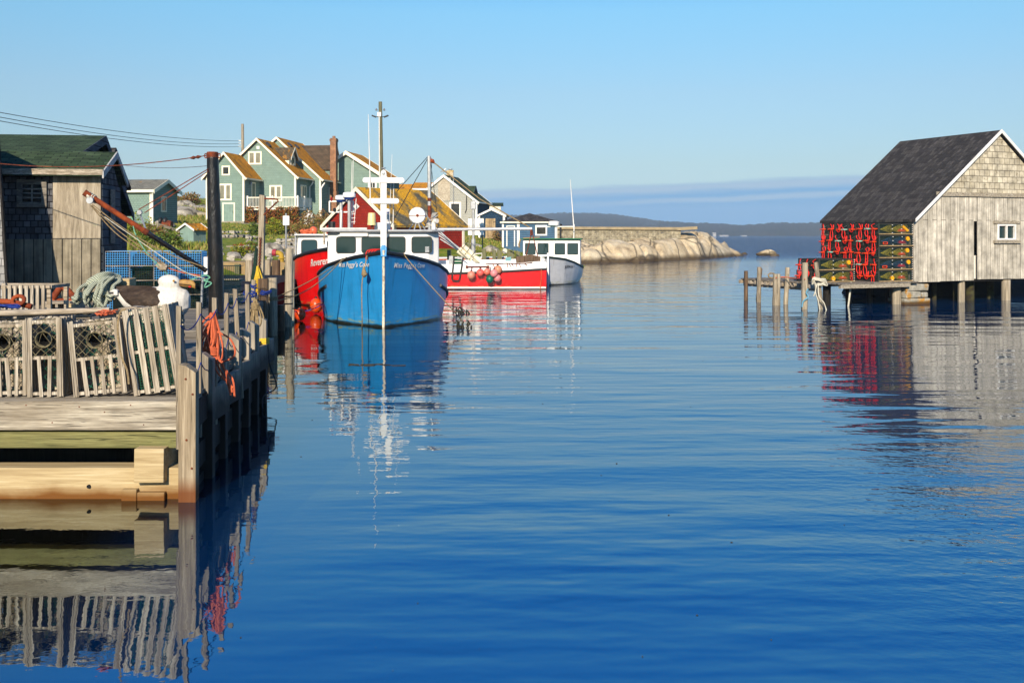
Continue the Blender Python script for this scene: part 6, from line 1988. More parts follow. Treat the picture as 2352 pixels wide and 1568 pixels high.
for lab, y0, y1, dr in (("top power line crossing the sky to the slim pale pole", 253.5, 324, .5), ("middle power line crossing the sky to the slim pale pole", 264, 330.5, .6), ("bottom power line crossing the sky to the slim pale pole", 273, 337, .6)):
    t = thing("power_line", lab, "power line", W(-40, y0 - 3, 60), group="power lines strung to the slim pale pole")
    m = MB(); m.tube(sag(W(-60, y0 - 6, 60), W(549, y1, YV), dr, 20), .022, 4); m.build("cable", MT['black'], t)

# red shed with the mossy roof
Lr = Vector((-10.19 - .74 * 3.55, 66 + .67 * 3.55, 1.9))
ANG = -math.degrees(math.atan2(.67, .74))
t, FR = house("shed", "big red shed with a broad orange lichen roof behind the blue boat", "shed", Lr, ANG, 7.1, 6.3, 3.50 - 1.9, 6.0 - 1.9 - .12, MT['red_wall'], None, MT['moss_roof2'], MT['white_dull'], of=.2, ob=.25, os=.25, rake=.26, gutter=False)
SR = side_frame(FR, 7.1)
m = MB(FR); m.bx(7.06, 7.16, 6.16, 6.34, -.6, 1.6); m.build("corner_board", MT['white_dull'], t)
m = MB(SR)
for k in range(6): m.bx(.3 + 1.1 * k, .7 + 1.1 * k, .05, .5, -1.6, -.75)
m.build("footing_stones", MT['drystone'], t)

# pale grey house
YH = 112
Ah = W(1022.8, 402.5, YH); wh = 7.5
Oh = Vector((Ah.x - wh / 2, YH, Z_at(522, YH)))
t, FH = house("house", "pale grey shingled house with a boarded upper window and a gull on its ridge", "house", Oh, -12, wh, 6.0, Z_at(464, YH) - Oh.z, Ah.z - Oh.z - .12, MT['grey_wall'], MT['navy_wall'], MT['green_roof'], MT['white'], of=.2, os=.25, rake=.3)
window(t, FH, 3.75, Z_at(436, YH) - Oh.z, 1.55, 2.6, .08, trim=MT['grey_wall'], glass=mat('boarded_window_panel', (.52, .47, .38), (.38, .33, .26), 5))
window(t, FH, 5.05, Z_at(485, YH) - Oh.z, 1.35, 2.0, .2, trim=MT['white'])
m = MB(FH); m.tube([(6.35, -.06, 2.0), (6.35, -.06, 4.4)], .05, 6); m.tube([(6.35, -.06, 2.0), (6.2, -.06, 1.6)], .05, 6); m.build("vent_pipe", MT['black'], t)
m = MB(FH); m.tube([(4.85, -.1, 2.6), (4.85, -.1, 6.2)], .05, 6); m.build("service_mast", MT['steel'], t)
dormer(t, FH, 6.0, 4.4, 1.3, 3.4, .7, .6, 1.6, MT['green_roof'], MT['white_dull'], MT['navy_wall'])
c = W(1034, 404, 114)
tch = thing("chimney", "short yellowed chimney with a metal cowl on the pale grey house", "chimney", c)
m = MB(); m.bx(c.x - .4, c.x + .4, c.y - .35, c.y + .35, c.z - .8, Z_at(391.5, 114)); m.build("shaft", mat('lichened_chimney_render', (.42, .30, .08), (.55, .50, .40), 3), tch)
m = MB(); m.lathe((c.x, c.y, Z_at(391.5, 114)), [(.16, 0), (.16, .1), (.3, .1), (.3, .16)], 10); m.build("cowl", MT['steel'], tch)
# live gull on the ridge
cg = W(1019, 399, 112)
tg = thing("gull", "small white gull standing on the ridge of the pale grey house", "gull", cg)
m = MB(); m.tube([cg + Vector(p) for p in ((-.38, 0, .22), (-.22, 0, .26), (-.05, 0, .30), (.08, 0, .36), (.15, 0, .46), (.17, 0, .55), (.22, 0, .56), (.30, 0, .54))], [.01, .06, .11, .11, .07, .07, .05, .008], 10); m.build("body", MT['white'], tg, smooth=60)
m = MB(); m.tube([cg + Vector((-.36, -.07, .25)), cg + Vector((-.1, -.1, .32)), cg + Vector((.02, -.09, .32))], [.01, .05, .02], 8); m.build("wing", MT['steel'], tg, smooth=60)
m = MB(); m.tube([cg + Vector((-.03, -.04, .22)), cg + Vector((-.02, -.04, 0))], .012, 4); m.tube([cg + Vector((-.03, .04, .22)), cg + Vector((-.02, .04, 0))], .012, 4); m.build("legs", MT['rust_orange'], tg)
# extension behind and small red cottage left
Ye = 120
t = thing("house", "small white extension with a low green roof, right behind the pale grey house", "house", (X_at(1130, Ye), Ye, 3.5))
xa_, xb_ = X_at(1108, Ye), X_at(1150, Ye)
m = MB(); m.bx(xa_, xb_, Ye, Ye + 4, 3, Z_at(471, Ye)); m.build("wall", MT['white_dull'], t)
m = MB(); m.prism([(xa_, Ye - .3, Z_at(471.5, Ye)), (xa_, Ye + 2, Z_at(464.5, Ye)), (xa_, Ye + 4.3, Z_at(471.5, Ye))], (xb_ - xa_ + .3, 0, 0)); m.build("roof", MT['green_roof'], t)
Yc_ = 128
t, Fc2 = house("house", "distant red cottage with an orange lichen roof left of the pale grey house", "house", Vector((X_at(952, Yc_), Yc_ + 3, 5)), 80, 3.5, 5, Z_at(434, Yc_) - 5, Z_at(421, Yc_) - 5, MT['red_wall'], MT['red_wall'], MT['moss_roof'], MT['white'], of=.2, os=.2)
m = MB(); m.bx(X_at(952, Yc_), X_at(1000, Yc_), Yc_ - 1.2, Yc_ - .9, 5, Z_at(436, Yc_)); m.build("front_wall", MT['red_wall'], t)
m = MB(); m.prism([(X_at(950, Yc_), Yc_ - 1.5, Z_at(436, Yc_)), (X_at(950, Yc_), Yc_ + 1.5, Z_at(420, Yc_)), (X_at(950, Yc_), Yc_ + 1.5, Z_at(418, Yc_)), (X_at(950, Yc_), Yc_ - 1.5, Z_at(433, Yc_))], (4.2, 0, 0)); m.build("front_roof", MT['moss_roof'], t)
m = MB(); m.bx(X_at(950, Yc_), X_at(950, Yc_) + 4.2, Yc_ - 1.6, Yc_ - 1.52, Z_at(440, Yc_), Z_at(434, Yc_)); m.build("fascia", MT['white'], t)

# navy shed
YN = 90
On = Vector((X_at(1099.5, YN), YN, Z_at(549, YN)))
wn_ = 59 * YN / FPX
t, FN = house("shed", "navy blue shingled shed with an unpainted pine door", "shed", On, -4, wn_, 3.4, Z_at(495, YN) - On.z, Z_at(481, YN) - On.z, MT['navy_wall'], MT['navy_wall'], MT['green_roof'], MT['white'], of=.12, os=.16, th=.08, rake=.16, gutter=False)
m = MB(FN); m.bx(.62, 1.52, -.05, -.003, .05, 1.85); dd = m.build("door", MT['pine'], t)
m = MB(FN); m.bx(1.3, 1.6, -.075, -.052, .5, .55); m.bx(1.3, 1.6, -.075, -.052, 1.5, 1.55); m.build("hinge", MT['black'], dd)
m = MB(FN); m.bx(-.05, wn_ + .05, .1, 3.3, -.5, -.02); m.build("footing", MT['darkwood'], t)
# slate blue shed with hip roof
YBs = 84
x0, x1 = X_at(1154, YBs), X_at(1279, YBs)
zb, ze, zp = Z_at(566, YBs), Z_at(509, YBs), Z_at(489.5, YBs + 2.0)
t = thing("shed", "slate blue clapboard shed with a charcoal hip roof beside the stone breakwater", "shed", (x0, YBs, zb))
m = MB(); m.bx(x0, x1, YBs, YBs + 4, zb - .6, ze); m.build("wall", MT['blue_wall'], t)
m = MB(); o = .18
cx_, cy_ = X_at(1216, YBs + 2), YBs + 2
b4 = [(x0 - o, YBs - o, ze), (x1 + o, YBs - o, ze), (x1 + o, YBs + 4 + o, ze), (x0 - o, YBs + 4 + o, ze)]
for k in range(4): m.face([b4[k], b4[(k + 1) % 4], (cx_, cy_, zp)])
m.face(b4[::-1]); m.build("roof", MT['black_roof'], t)
m = MB(); m.bx(x0 - o, x1 + o, YBs - o - .03, YBs - o + .02, ze - .13, ze - .004); m.bx(x0 - o - .03, x0 - o + .02, YBs - o + .022, YBs + 4 + o, ze - .13, ze - .004); m.build("fascia", MT['white_dull'], t)
m = MB(); Wx = lambda p: X_at(p, YBs)
m.bx(Wx(1153), Wx(1157), YBs - .03, YBs - .002, zb - .6, ze - .21); m.bx(Wx(1224) + .0, Wx(1228), YBs - .03, YBs - .002, zb, ze - .21) if False else None
m.bx(Wx(1187.5), Wx(1193.5), YBs - .03, YBs - .002, zb, ze - .21); m.bx(Wx(1275), Wx(1280), YBs - .03, YBs - .002, zb, ze - .21); m.build("corner_board", MT['white'], t)
Fb = frame(Vector((0, YBs, 0)), 0)
door(t, Fb, Wx(1173), zb, 20 * YBs / FPX, Z_at(518, YBs) - zb, MT['white'], MT['blue_wall'], .09, handle=False)
window(t, Fb, Wx(1243), Z_at(529, YBs), 27 * YBs / FPX, 24 * YBs / FPX, .12, trim=MT['white'])

# breakwater wall
YK = 113
MT['breakwater'] = pattern('coursed_breakwater_stone', (.33, .29, .21), (.43, .39, .29), (.60, .56, .45), .62, .24, .018, rough=.9, bump=.04, noise_amt=.5, wear=((.20, .185, .15), 1.6, .56, .64))
t = thing("breakwater", "grey stone breakwater wall with a flat concrete cap running out to the rocky point", "breakwater", W(1430, 575, YK))
xa, xb = X_at(1262, YK), X_at(1586, YK)
m = MB(); m.prism([(xa, YK, .4), (xb - .6, YK + 3, .4), (xb - .6, YK + 3, Z_at(528, YK)), (xa, YK, Z_at(526.5, YK))], (.3, 2.5, 0)); m.build("wall", MT['breakwater'], t)
m = MB(); m.prism([(xa, YK - .25, Z_at(527, YK)), (xb - .6, YK + 2.75, Z_at(528.5, YK)), (xb - .6, YK + 2.75, Z_at(521.5, YK)), (xa, YK - .25, Z_at(520.5, YK))], (.3, 3, 0)); m.build("cap", mat('tan_concrete', (.42, .35, .23), (.33, .28, .19), 1.5, rough=.9), t, bevel=.05)
m = MB(); m.box((xb + .1, YK + 4, Z_at(524.5, YK)), (2.4, 2.6, .36), Matrix.Rotation(rad(-3), 3, 'Y')); m.build("end_slab", bpy.data.materials['tan_concrete'], t, bevel=.04)
for k, (px, py) in enumerate(((1378, 560), (1427, 558), (1475, 566), (1437, 572), (1345, 552))):
    Yb = 104.5 + .02 * (px - 1378)
    bush(("small green tuft in a crack of the rocky point, leftmost under the wall", "green tuft in a vertical crack below the breakwater wall", "upright green tuft in the crack between two big slabs", "green tuft low in the crack of the rocky point", "brown tuft at the foot of the breakwater wall beside the slate blue shed")[k], px, py + 4, Yb + 2, .35, .35, .8, 160, .07, MT['bush_green'] if k < 4 else MT['bush_brown'], 50 + k)

# silver lamp mast with white board
YL = 63
t = thing("light_mast", "silver light mast with a thick lower tube behind the red work boat", "light mast", (X_at(1086, YL), YL, 1))
m = MB(); m.tube([(X_at(1086.5, YL), YL, .8), (X_at(1087, YL), YL, Z_at(549, YL))], .145, 12); m.tube([(X_at(1087, YL), YL, Z_at(549, YL)), (X_at(1087, YL), YL, Z_at(460, YL))], .085, 10); m.build("pole", MT['alu'], t, smooth=50)
m = MB(); m.bx(X_at(1081, YL), X_at(1093, YL), YL - .15, YL + .15, Z_at(483 - 2, YL), Z_at(463, YL)); m.build("lamp_cage", MT['black'], t, bevel=.03) if False else m.build("lamp_head", MT['steel'], t, bevel=.03)
YL2 = 66
t = thing("notice_board", "pair of blank white boards mounted one above the other behind the light mast", "notice board", (X_at(1088, YL2), YL2, 2))
m = MB(); m.bx(X_at(1075, YL2), X_at(1111, YL2), YL2, YL2 + .06, Z_at(519, YL2), Z_at(502, YL2)); m.bx(X_at(1075, YL2), X_at(1111, YL2), YL2, YL2 + .06, Z_at(537 + 3, YL2), Z_at(521, YL2)); m.build("panel", MT['white'], t)
m = MB()
for px in (1078, 1108): m.bx(X_at(px, YL2) - .04, X_at(px, YL2) + .04, YL2 + .062, YL2 + .14, 1, Z_at(500, YL2))
m.build("post", MT['fender'], t)
# landing posts behind the work boat and the orange skiff
YQ = 58.5
def wpost(label, px, w_, top, slope=0):
    t = thing("wharf_post", label, "post", (X_at(px, YQ), YQ, 0), group="square posts of the far landing")
    m = MB(); a, b = X_at(px - w_ / 2, YQ), X_at(px + w_ / 2, YQ)
    m.prism([(a, YQ, -1), (b, YQ, -1), (b, YQ, Z_at(top + slope, YQ)), (a, YQ, Z_at(top, YQ))], (0, .3, 0)); m.build("shaft", MT['fender'], t, bevel=.02)
K3 = .0781   # pixels of the third close-up to frame pixels
def c3(x): return 1022.1 + x * K3
wpost("slim pale post between the tied white poles and the light mast", c3(690), 75 * K3, 561.6)
wpost("wide pale square post right of the light mast", c3(1150), 120 * K3, 571.3)
wpost("slant topped pale post, left one of two side by side behind the work boat", c3(1448), 108 * K3, 571.3, 4)
wpost("slant topped pale post, right one of two side by side behind the work boat", c3(1600), 140 * K3, 572, 5)
wpost("dark stained square post right of the round white float", c3(1885), 125 * K3, 575.5)
wpost("pale post squeezed between the dark stained post and the white cabin", c3(1990), 100 * K3, 577)
wpost("grey post in front of the white boat's cabin corner", c3(2150), 110 * K3, 577, 3)
wpost("black post at the red shed's foot behind the net hauler", c3(120), 120 * K3, 574)
t = thing("skiff", "orange and white skiff moored behind the square landing posts", "boat", (X_at(1100, 60), 60, 0))
m = MB(); pts = [(X_at(c3(0), 60), 60, .3), (X_at(c3(2000), 60), 60, .3)]
m.prism([(X_at(c3(-300), 60), 59.6, -.1), (X_at(c3(1850), 60), 59.6, -.1), (X_at(c3(1900), 60), 59.6, Z_at(589, 60)), (X_at(c3(1700), 60), 59.6, Z_at(592, 60)), (X_at(c3(-300), 60), 59.6, Z_at(593, 60))], (0, 1.6, 0)); m.build("hull", mat('orange_hull_paint', (.50, .10, .02), (.42, .09, .02), 3, rough=.4), t, bevel=.06)
m = MB(); m.prism([(X_at(c3(-300), 60), 59.55, Z_at(594, 60)), (X_at(c3(1880), 60), 59.55, Z_at(591, 60)), (X_at(c3(1900), 60), 59.55, Z_at(587.5, 60)), (X_at(c3(1700), 60), 59.55, Z_at(590, 60)), (X_at(c3(-300), 60), 59.55, Z_at(591, 60))], (0, 1.7, 0)); m.build("gunwale", MT['white'], t)
m = MB(); m.tube([W(c3(880), 586, 59.6), W(c3(880), 583, 59.6), W(c3(1085), 582, 59.6), W(c3(1085), 590, 59.6)], .03, 6); m.build("handrail", MT['white'], t, smooth=50)
t = thing("float", "round white float lying behind the square landing posts", "float", W(c3(1765), 577, 59.5))
m = MB(); m.lathe(W(c3(1765), 577, 59.4), [(.02, -.06), (.14, -.06), (.165, 0), (.14, .06), (.02, .06)], 18, 'Y'); m.build("disc", MT['white_dull'], t, smooth=40)
# landing deck
t = thing("landing", "low wooden landing behind the work boat and the square posts", "landing", (X_at(1120, 60), 61, 0))
m = MB(); m.bx(X_at(1000, 62), X_at(1190, 62), 61.8, 65, -.5, 1.05); m.build("deck", MT['deck'], t)
# white dory ashore
YDo = 53
t = thing("dory", "white dory hauled up on the quay behind the knotty pile", "boat", W(655, 600, YDo))
m = MB(); m.prism([W(640, 588, YDo), W(676, 592, YDo), W(680, 605, YDo), W(657, 605, YDo), W(650, 598, YDo), W(644, 592, YDo)], (0, 1.4, 0)); m.build("hull", MT['white'], t, bevel=.04)
m = MB(); m.prism([W(640, 587, YDo - .03), W(678, 591, YDo - .03), W(678, 593.5, YDo - .03), W(641, 589.5, YDo - .03)], (0, 1.46, 0)); m.build("gunwale", MT['steel'], t)
# ------------------------------------------------------------------ boats
MT['hull_blue'] = N('blue_hull_gelcoat', .28, 0, .5)
def hull_mat(name, c1, c2, algae=True, wear=None, rough=.3):
    k = N(name, rough, 0, .45)
    v = k.co('Object')
    f = k.noise(k.co('Object', (.6, .6, 2.2)), 1.3, 5, .6)
    c = k.ramp(f, [(.35, c1), (.7, c2)])
    sp = k.n("ShaderNodeSeparateXYZ"); k.l(k.n("ShaderNodeNewGeometry").outputs["Position"], sp.inputs[0])
    # rub and scum marks near the waterline
    s_ = k.noise(k.co('Object', (.5, .35, 3.0), (0, rad(14), 0)), 5.5, 5, .7)
    low = k.ramp(sp.outputs[2], [(.12, 1.0), (.75, 0.0)])
    c = k.mix(k.math('MULTIPLY', k.ramp(s_, [(.50, 0), (.70, .5)]), low), c, wear or (.35, .50, .62))
    st = k.noise(k.co('Object', (2.2, 2.2, .12)), 2.6, 4, .6)
    c = k.mix(k.ramp(st, [(.54, 0), (.74, .42)]), c, tuple(x * .45 for x in c1))
    sc2 = k.noise(k.co('Object', (1, 1, 3.5), (0, rad(8), 0)), 9, 5, .75)
    c = k.mix(k.ramp(sc2, [(.66, 0), (.72, .35)]), c, wear or (.35, .50, .62))
    if algae:
        z = k.math('ADD', sp.outputs[2], k.math('MULTIPLY', k.math('SUBTRACT', f, .5), .22))
        c = k.mix(k.ramp(z, [(.03, .95), (.10, .0)]), c, (.035, .032, .012))
        band = k.math('MULTIPLY', k.ramp(z, [(.08, 0), (.12, 1.0)]), k.ramp(z, [(.15, 1.0), (.20, 0)]))
        c = k.mix(k.math('MULTIPLY', band, k.ramp(s_, [(.45, 0), (.58, .8)])), c, (.33, .34, .12))
    k.color(c)
    k.bump(f, .01)
    return k.m
MT['hull_blue'] = hull_mat('blue_hull_paint', (.04, .31, .58), (.05, .345, .64))
MT['hull_red'] = hull_mat('red_hull_paint', (.66, .016, .018), (.74, .02, .022), wear=(.5, .12, .10))
MT['hull_white'] = hull_mat('worn_white_hull_paint', (.62, .63, .64), (.50, .52, .54), wear=(.42, .40, .30))
MT['deck_paint'] = mat('white_grey_deck_paint', (.60, .60, .58), (.48, .48, .46), 2, rough=.6)
MT['gelcoat'] = mat('white_gelcoat', (.84, .84, .82), (.74, .74, .71), 1.2, rough=.3)
MT['grey_trim'] = mat('grey_roof_edge', (.42, .43, .44), (.33, .34, .35), 4, rough=.5)

class Hull:
    def __init__(s, tab, L, rake=.5):
        s.tab, s.L, s.rake = tab, L, rake      # tab rows: y, half beam at sheer, sheer z, half beam at the waterline, exponent
    def pt(s, y, z, side):
        hb, zs, wl, p = interp(s.tab, y)
        if z >= 0:
            q = min(1.0, z / zs)
            b = wl + (hb - wl) * (1 - (1 - q) ** p)
        else:
            q = min(1, -z / .6); b = wl * (1 - .35 * q * q)
        yy = y - s.rake * max(0, z) / 2.3 * max(0, 1 - y / 3.0)
        return Vector((side * b, yy, z))
    def grid(s, ys, fz):
        zs = lambda y: interp(s.tab, y)[1]
        return ys, fz, zs
def make_hull(Hh, t, hm, railm, deckm, ny=44, nz=16, deck_drop=.12, rail_r=.065, stem=None, stem_head=None, transom=None):
    L = Hh.L
    ys = [L * (i / (ny - 1)) ** 1.5 for i in range(ny)]
    fz = [-.26 + 1.26 * k / (nz - 1) for k in range(nz)]
    Mt = WM[t]
    m = MB(Mt)
    vs = []
    def zz(y, f):
        zs = interp(Hh.tab, y)[1]
        return f * 1.6 if f < 0 else f * zs
    for sd in (-1, 1):
        for y in ys:
            for f in fz: vs.append(Hh.pt(y, zz(y, f), sd))
    fs = []
    for k in range(2):
        o = k * ny * nz
        for i in range(ny - 1):
            for j in range(nz - 1):
                a = (o + i * nz + j, o + (i + 1) * nz + j, o + (i + 1) * nz + j + 1, o + i * nz + j + 1)
                fs.append(a if k else a[::-1])
    # stem and transom closing
    for j in range(nz - 1): fs.append((j, j + 1, ny * nz + j + 1, ny * nz + j))
    e0, e1 = (ny - 1) * nz, ny * nz + (ny - 1) * nz
    for j in range(nz - 1): fs.append((e0 + j, e1 + j, e1 + j + 1, e0 + j + 1))
    m.add(vs, fs)
    h = m.build("hull", hm, t, smooth=40)
    m = MB(Mt)
    A = [Hh.pt(y, interp(Hh.tab, y)[1], -1) for y in ys]; B = [Hh.pt(y, interp(Hh.tab, y)[1], 1) for y in ys]
    for i in range(ny - 1):
        d_ = Vector((0, 0, -deck_drop))
        m.add([A[i] + d_, B[i] + d_, B[i + 1] + d_, A[i + 1] + d_], [(0, 1, 2, 3)])
    m.build("deck", deckm, t, uv=False)
    m = MB(Mt)
    for P in (A, B): m.tube([p + Vector((0, 0, -.02)) for p in P], rail_r, 8)
    m.build("rail", railm, t, smooth=60)
    if stem:
        m = MB(Mt); pts = [Hh.pt(0, -.3 + (interp(Hh.tab, 0)[1] + .35) * k / 10, 1) for k in range(11)]
        for p in pts: p.x = 0; p.y -= .03
        m.tube(pts, .042, 6); m.build("stem_band", stem, t, smooth=60)
    if stem_head:
        zs = interp(Hh.tab, 0)[1]; p = Hh.pt(0, zs, 1)
        m = MB(Mt); m.prism([(-.09, p.y - .05, zs - .15), (.09, p.y - .05, zs - .15), (.10, p.y - .02, zs + .12), (.06, p.y, zs + .20), (-.06, p.y, zs + .20), (-.10, p.y - .02, zs + .12)], (0, .22, 0)); m.build("stem_head", stem_head, t, bevel=.02)
    return h
def cab_window(parent, Mf, x, z, w, h, r=.09, rim=.035, glass=None):
    m = MB(Mf @ Matrix.Translation((x, 0, z)))
    m.prism([(a, -.012, b) for a, b in rrect(w, h, r)], (0, .02, 0)); f = m.build("window_frame", MT['black'], parent, uv=False)
    m = MB(Mf @ Matrix.Translation((x, 0, z)))
    m.prism([(a, -.018, b) for a, b in rrect(w - 2 * rim, h - 2 * rim, r - rim * .5)], (0, .02, 0)); m.build("pane", glass or MT['glass'], f, uv=False)
    return f
def hull_text(s, size, Hh, t, par, y0, z0, side, mt, shear=.25, slope=0.0, space=1.0):
    """lettering laid on the hull side; reads left to right as seen from ahead"""
    Mt = WM[t]
    def conv(c):
        # walk along the side: u runs aft from y0 by arc length
        u = c.x
        y = y0
        # on the side that is left in the view text runs from aft to the stem
        n = 10; du = u / n
        for _ in range(n):
            a = Hh.pt(y, z0, side); b = Hh.pt(y + .02, z0, side)
            y += (du if side > 0 else -du) * .02 / max(1e-4, (b - a).length)
        z = z0 + c.y + slope * u
        p = Hh.pt(y, z, side)
        e = Hh.pt(y + .05, z, side) - p; g = Hh.pt(y, z + .05, side) - p
        n_ = e.cross(g).normalized()
        if n_.x * side < 0: n_ = -n_
        return Mt @ (p + n_ * .03)
    return text(s, size, None, par, mt, align='LEFT', shear=shear, extrude=0, conv=conv, space=space, bold=.004)

# ---- the blue boat
bo = GZ(881, 752)
t = thing("fishing_boat", "blue fishing boat moored bow on, white wheelhouse and white mast with two cross arms", "boat", (bo.x, bo.y, 0), -math.atan2(bo.x, bo.y))
BLUE = t
Mb = WM[t]
HB = Hull([(0, .05, 2.36, .04, 1.0), (.5, .46, 2.28, .40, 1.5), (1.1, .94, 2.18, .88, 1.8), (1.9, 1.43, 2.04, 1.46, 2.1), (2.9, 1.88, 1.87, 1.92, 2.3), (4, 2.20, 1.63, 2.06, 2.4), (5, 2.32, 1.50, 2.08, 2.6), (6.5, 2.36, 1.4, 2.05, 2.6), (11.5, 2.15, 1.3, 1.9, 2.4)], 11.5)
hb = make_hull(HB, t, MT['hull_blue'], MT['black'], MT['deck_paint'], stem=mat('worn_stem_paint', (.75, .70, .58), (.42, .32, .22), 9, rough=.7, lo=.5, hi=.72), stem_head=MT['hull_blue'])
for sd in (-1, 1):
    m = MB(Mb); m.tube([HB.pt(3.0 + .45 * k, 1.15 - .09 * k, sd) + Vector((sd * .02, 0, 0)) for k in range(8)], .06, 6); m.build("rub_strip", MT['black'], t, smooth=60)
hull_text("Miss Peggy's Cove", .215, HB, t, hb, 1.90, 1.90, -1, MT['white'], shear=.35, slope=.03, space=1.18)
hull_text("Miss Peggy's Cove", .215, HB, t, hb, .30, 1.93, 1, MT['white'], shear=.30, slope=-.03, space=1.18)
cy0 = 4.4
hw = 1.98
zr = 2.98
m = MB(Mb)
pl = [(-hw, cy0 + .35), (-hw + .42, cy0), (hw - .42, cy0), (hw, cy0 + .35), (hw, cy0 + 3.6), (-hw, cy0 + 3.6)]
m.prism([(x, y, .8) for x, y in pl], (0, 0, zr - .8)); cab = m.build("wheelhouse", MT['gelcoat'], t, bevel=.05)
m = MB(Mb); m.prism([(x * 1.10, cy0 - .22 + (y - cy0) * 1.10, zr) for x, y in pl], (0, 0, .085)); m.build("wheelhouse_roof", MT['grey_trim'], t, bevel=.03)
Mc = Mb @ Matrix.Translation((0, cy0, 0))
kx = (bo.y + cy0) / FPX
for xa, xb in ((773, 818), (830, 876), (887, 931), (944, 992)):
    xm, w_ = (xa + xb) / 2 - 880.5, (xb - xa)
    cab_window(cab, Mc, xm * kx, 2.52, w_ * kx, .60, .10)
m = MB(Mc @ Matrix.Translation((975 * kx - 880.5 * kx, -.022, 2.36))); m.box((.08, 0, 0), (.14, .01, .2)); m.build("window_sticker", MT['steel'], cab)
m = MB(Mc @ Matrix.Translation(((985 - 880.5) * kx, -.03, 2.38)))
m.tube([(-.02 + .028 * math.cos(a), 0, .028 * math.sin(a)) for a in [rad(40 + 28 * k) for k in range(11)]], .006, 4); m.box((.012, 0, 0), (.012, .004, .075)); m.build("window_mark", MT['black'], cab)
for sd in (-1, 1):
    Ms = Mb @ Matrix.Translation((sd * hw, cy0 + 1.2 if sd > 0 else cy0 + 3.0, 0)) @ Matrix.Rotation(rad(90 * sd), 4, 'Z')
    for k in range(2): cab_window(cab, Ms, .3 + .95 * k if sd > 0 else -.1 + .95 * k, 2.42, .7, .75)
m = MB(Mc); m.bx(-hw + .45, -.55, -.12, -.004, 2.82, 2.95); m.build("visor", MT['white'], cab, bevel=.02)
# mast
ym = cy0 - .32
Mm = Mb @ Matrix.Translation((0, ym, 0))
km = (bo.y + ym) / FPX
zt_ = lambda py: Z_at(py, bo.y + ym)
m = MB(Mm)
zz_ = [(.105, 1.3), (.11, zt_(410)), (.10, zt_(398)), (.075, zt_(393)), (.03, zt_(391))]
m.prism([(-a, -.07, b) for a, b in zz_] + [(a, -.07, b) for a, b in zz_[::-1]], (0, .14, 0)); mast = m.build("mast", MT['gelcoat'], t, bevel=.02)
for py, pw in ((414.5, 95), (462, 71)):
    m = MB(Mm @ Matrix.Translation((0, 0, zt_(py)))); m.prism([(a, -.115, b) for a, b in rrect(pw * km, 12.5 * km, 6 * km, 5)], (0, .085, 0)); m.build("cross_arm", MT['gelcoat'], mast, bevel=.015)
m = MB(Mm); m.lathe((0, -.075, zt_(399)), [(.001, -.02), (.05, -.015), (.06, 0), (.06, .02)], 14, 'Y'); m.build("mast_lamp", MT['steel'], mast, smooth=40)
m = MB(Mm); m.lathe((0, 0, zt_(391)), [(.03, -.02), (.03, .05), (.09, .06), (.08, .085), (.02, .09)], 12); m.build("anchor_light", MT['steel'], mast, smooth=40)
m = MB(Mm); m.tube([(-.46, -.16, zt_(470)), (-.47, -.16, zt_(410))], .022, 6); m.tube([(-.47, -.16, zt_(410)), (-.53, -.16, zt_(265))], [.02, .008], 6); m.build("whip_aerial", MT['white'], mast, smooth=60)
m = MB(Mm); m.tube([(.19, .3, 3.0), (.30, .3, zt_(353))], [.016, .006], 5); m.tube([(.36, .3, zt_(418)), (.33, .3, 3.0)], .015, 5); m.build("whip_aerial", MT['white'], mast, smooth=60)
# roof gear
Mr = Mb @ Matrix.Translation((0, cy0 + 1.3, zr + .085))
kr = (bo.y + cy0 + 1.3) / FPX
def rx(px): return (px - 880.5) * kr
def rz(py): return EYE - (py - HY) * kr - zr - .085
def radar(label_, px, py_top, py_bot, r_, dy):
    m = MB(Mr); x = rx(px)
    h0, h1 = rz(py_bot), rz(py_top)
    hh = h1 - h0
    m.lathe((x, dy, h0), [(r_ * .62, 0), (r_ * .92, hh * .28), (r_, hh * .34), (r_, hh * .72), (r_ * .9, hh * .94), (r_ * .5, hh)], 20); d = m.build("radar_dome", MT['gelcoat'], t, smooth=40)
    m = MB(Mr); m.lathe((x, dy, h0 - .012), [(r_ * .62, 0), (r_ * .935, hh * .31), (r_ * .6, hh * .31)], 20); m.build("radar_base", mat('radar_base_blue', (.03, .11, .34), (.025, .09, .30)), d, smooth=40)
    m = MB(Mr); m.tube([(x, dy, 0), (x, dy, h0 - .01)], .06, 10); m.build("radar_post", MT['alu'], d, smooth=60)
radar("", 802, 441.5, 458, .235, .25)
radar("", 782, 447, 462, .215, .8)
radar("", 890, 478, 488, .075, .9)
m = MB(Mr)
x0_, x1_, z0_, z1_ = rx(755), rx(811), rz(486), rz(461)
for a, b in (((x0_, z0_), (x1_, z0_)), ((x1_, z0_), (x1_, z1_)), ((x1_, z1_), (x0_, z1_)), ((x0_, z1_), (x0_, z0_))): m.beam((a[0], .95, a[1]), (b[0], .95, b[1]), .05, .05, (0, 1, 0))
for xx in (rx(782), rx(800)): m.beam((xx, .95, 0), (xx, .95, z0_), .05, .05)
m.build("lamp_frame", MT['white'], t)
m = MB(Mr); m.lathe((rx(760), .95, z1_), [(.03, 0), (.04, .02), (.04, .14), (.02, .16)], 8); m.build("port_light", mat('red_lamp_lens', (.35, .01, .01), rough=.2), t)
m = MB(Mr); m.lathe((rx(767), .9, z0_ + .02), [(.04, 0), (.06, .02), (.06, .10), (.03, .13)], 8); m.build("lamp", MT['black'], t)
m = MB(Mr); m.tube([(rx(782.5), .4, 0), (rx(784), .4, rz(487))], .035, 8); m.lathe((rx(783.5), .4, rz(486)), [(.03, -.05), (.055, 0), (.03, .05)], 8); m.build("stanchion", MT['white'], t, smooth=50)
m = MB(Mr)
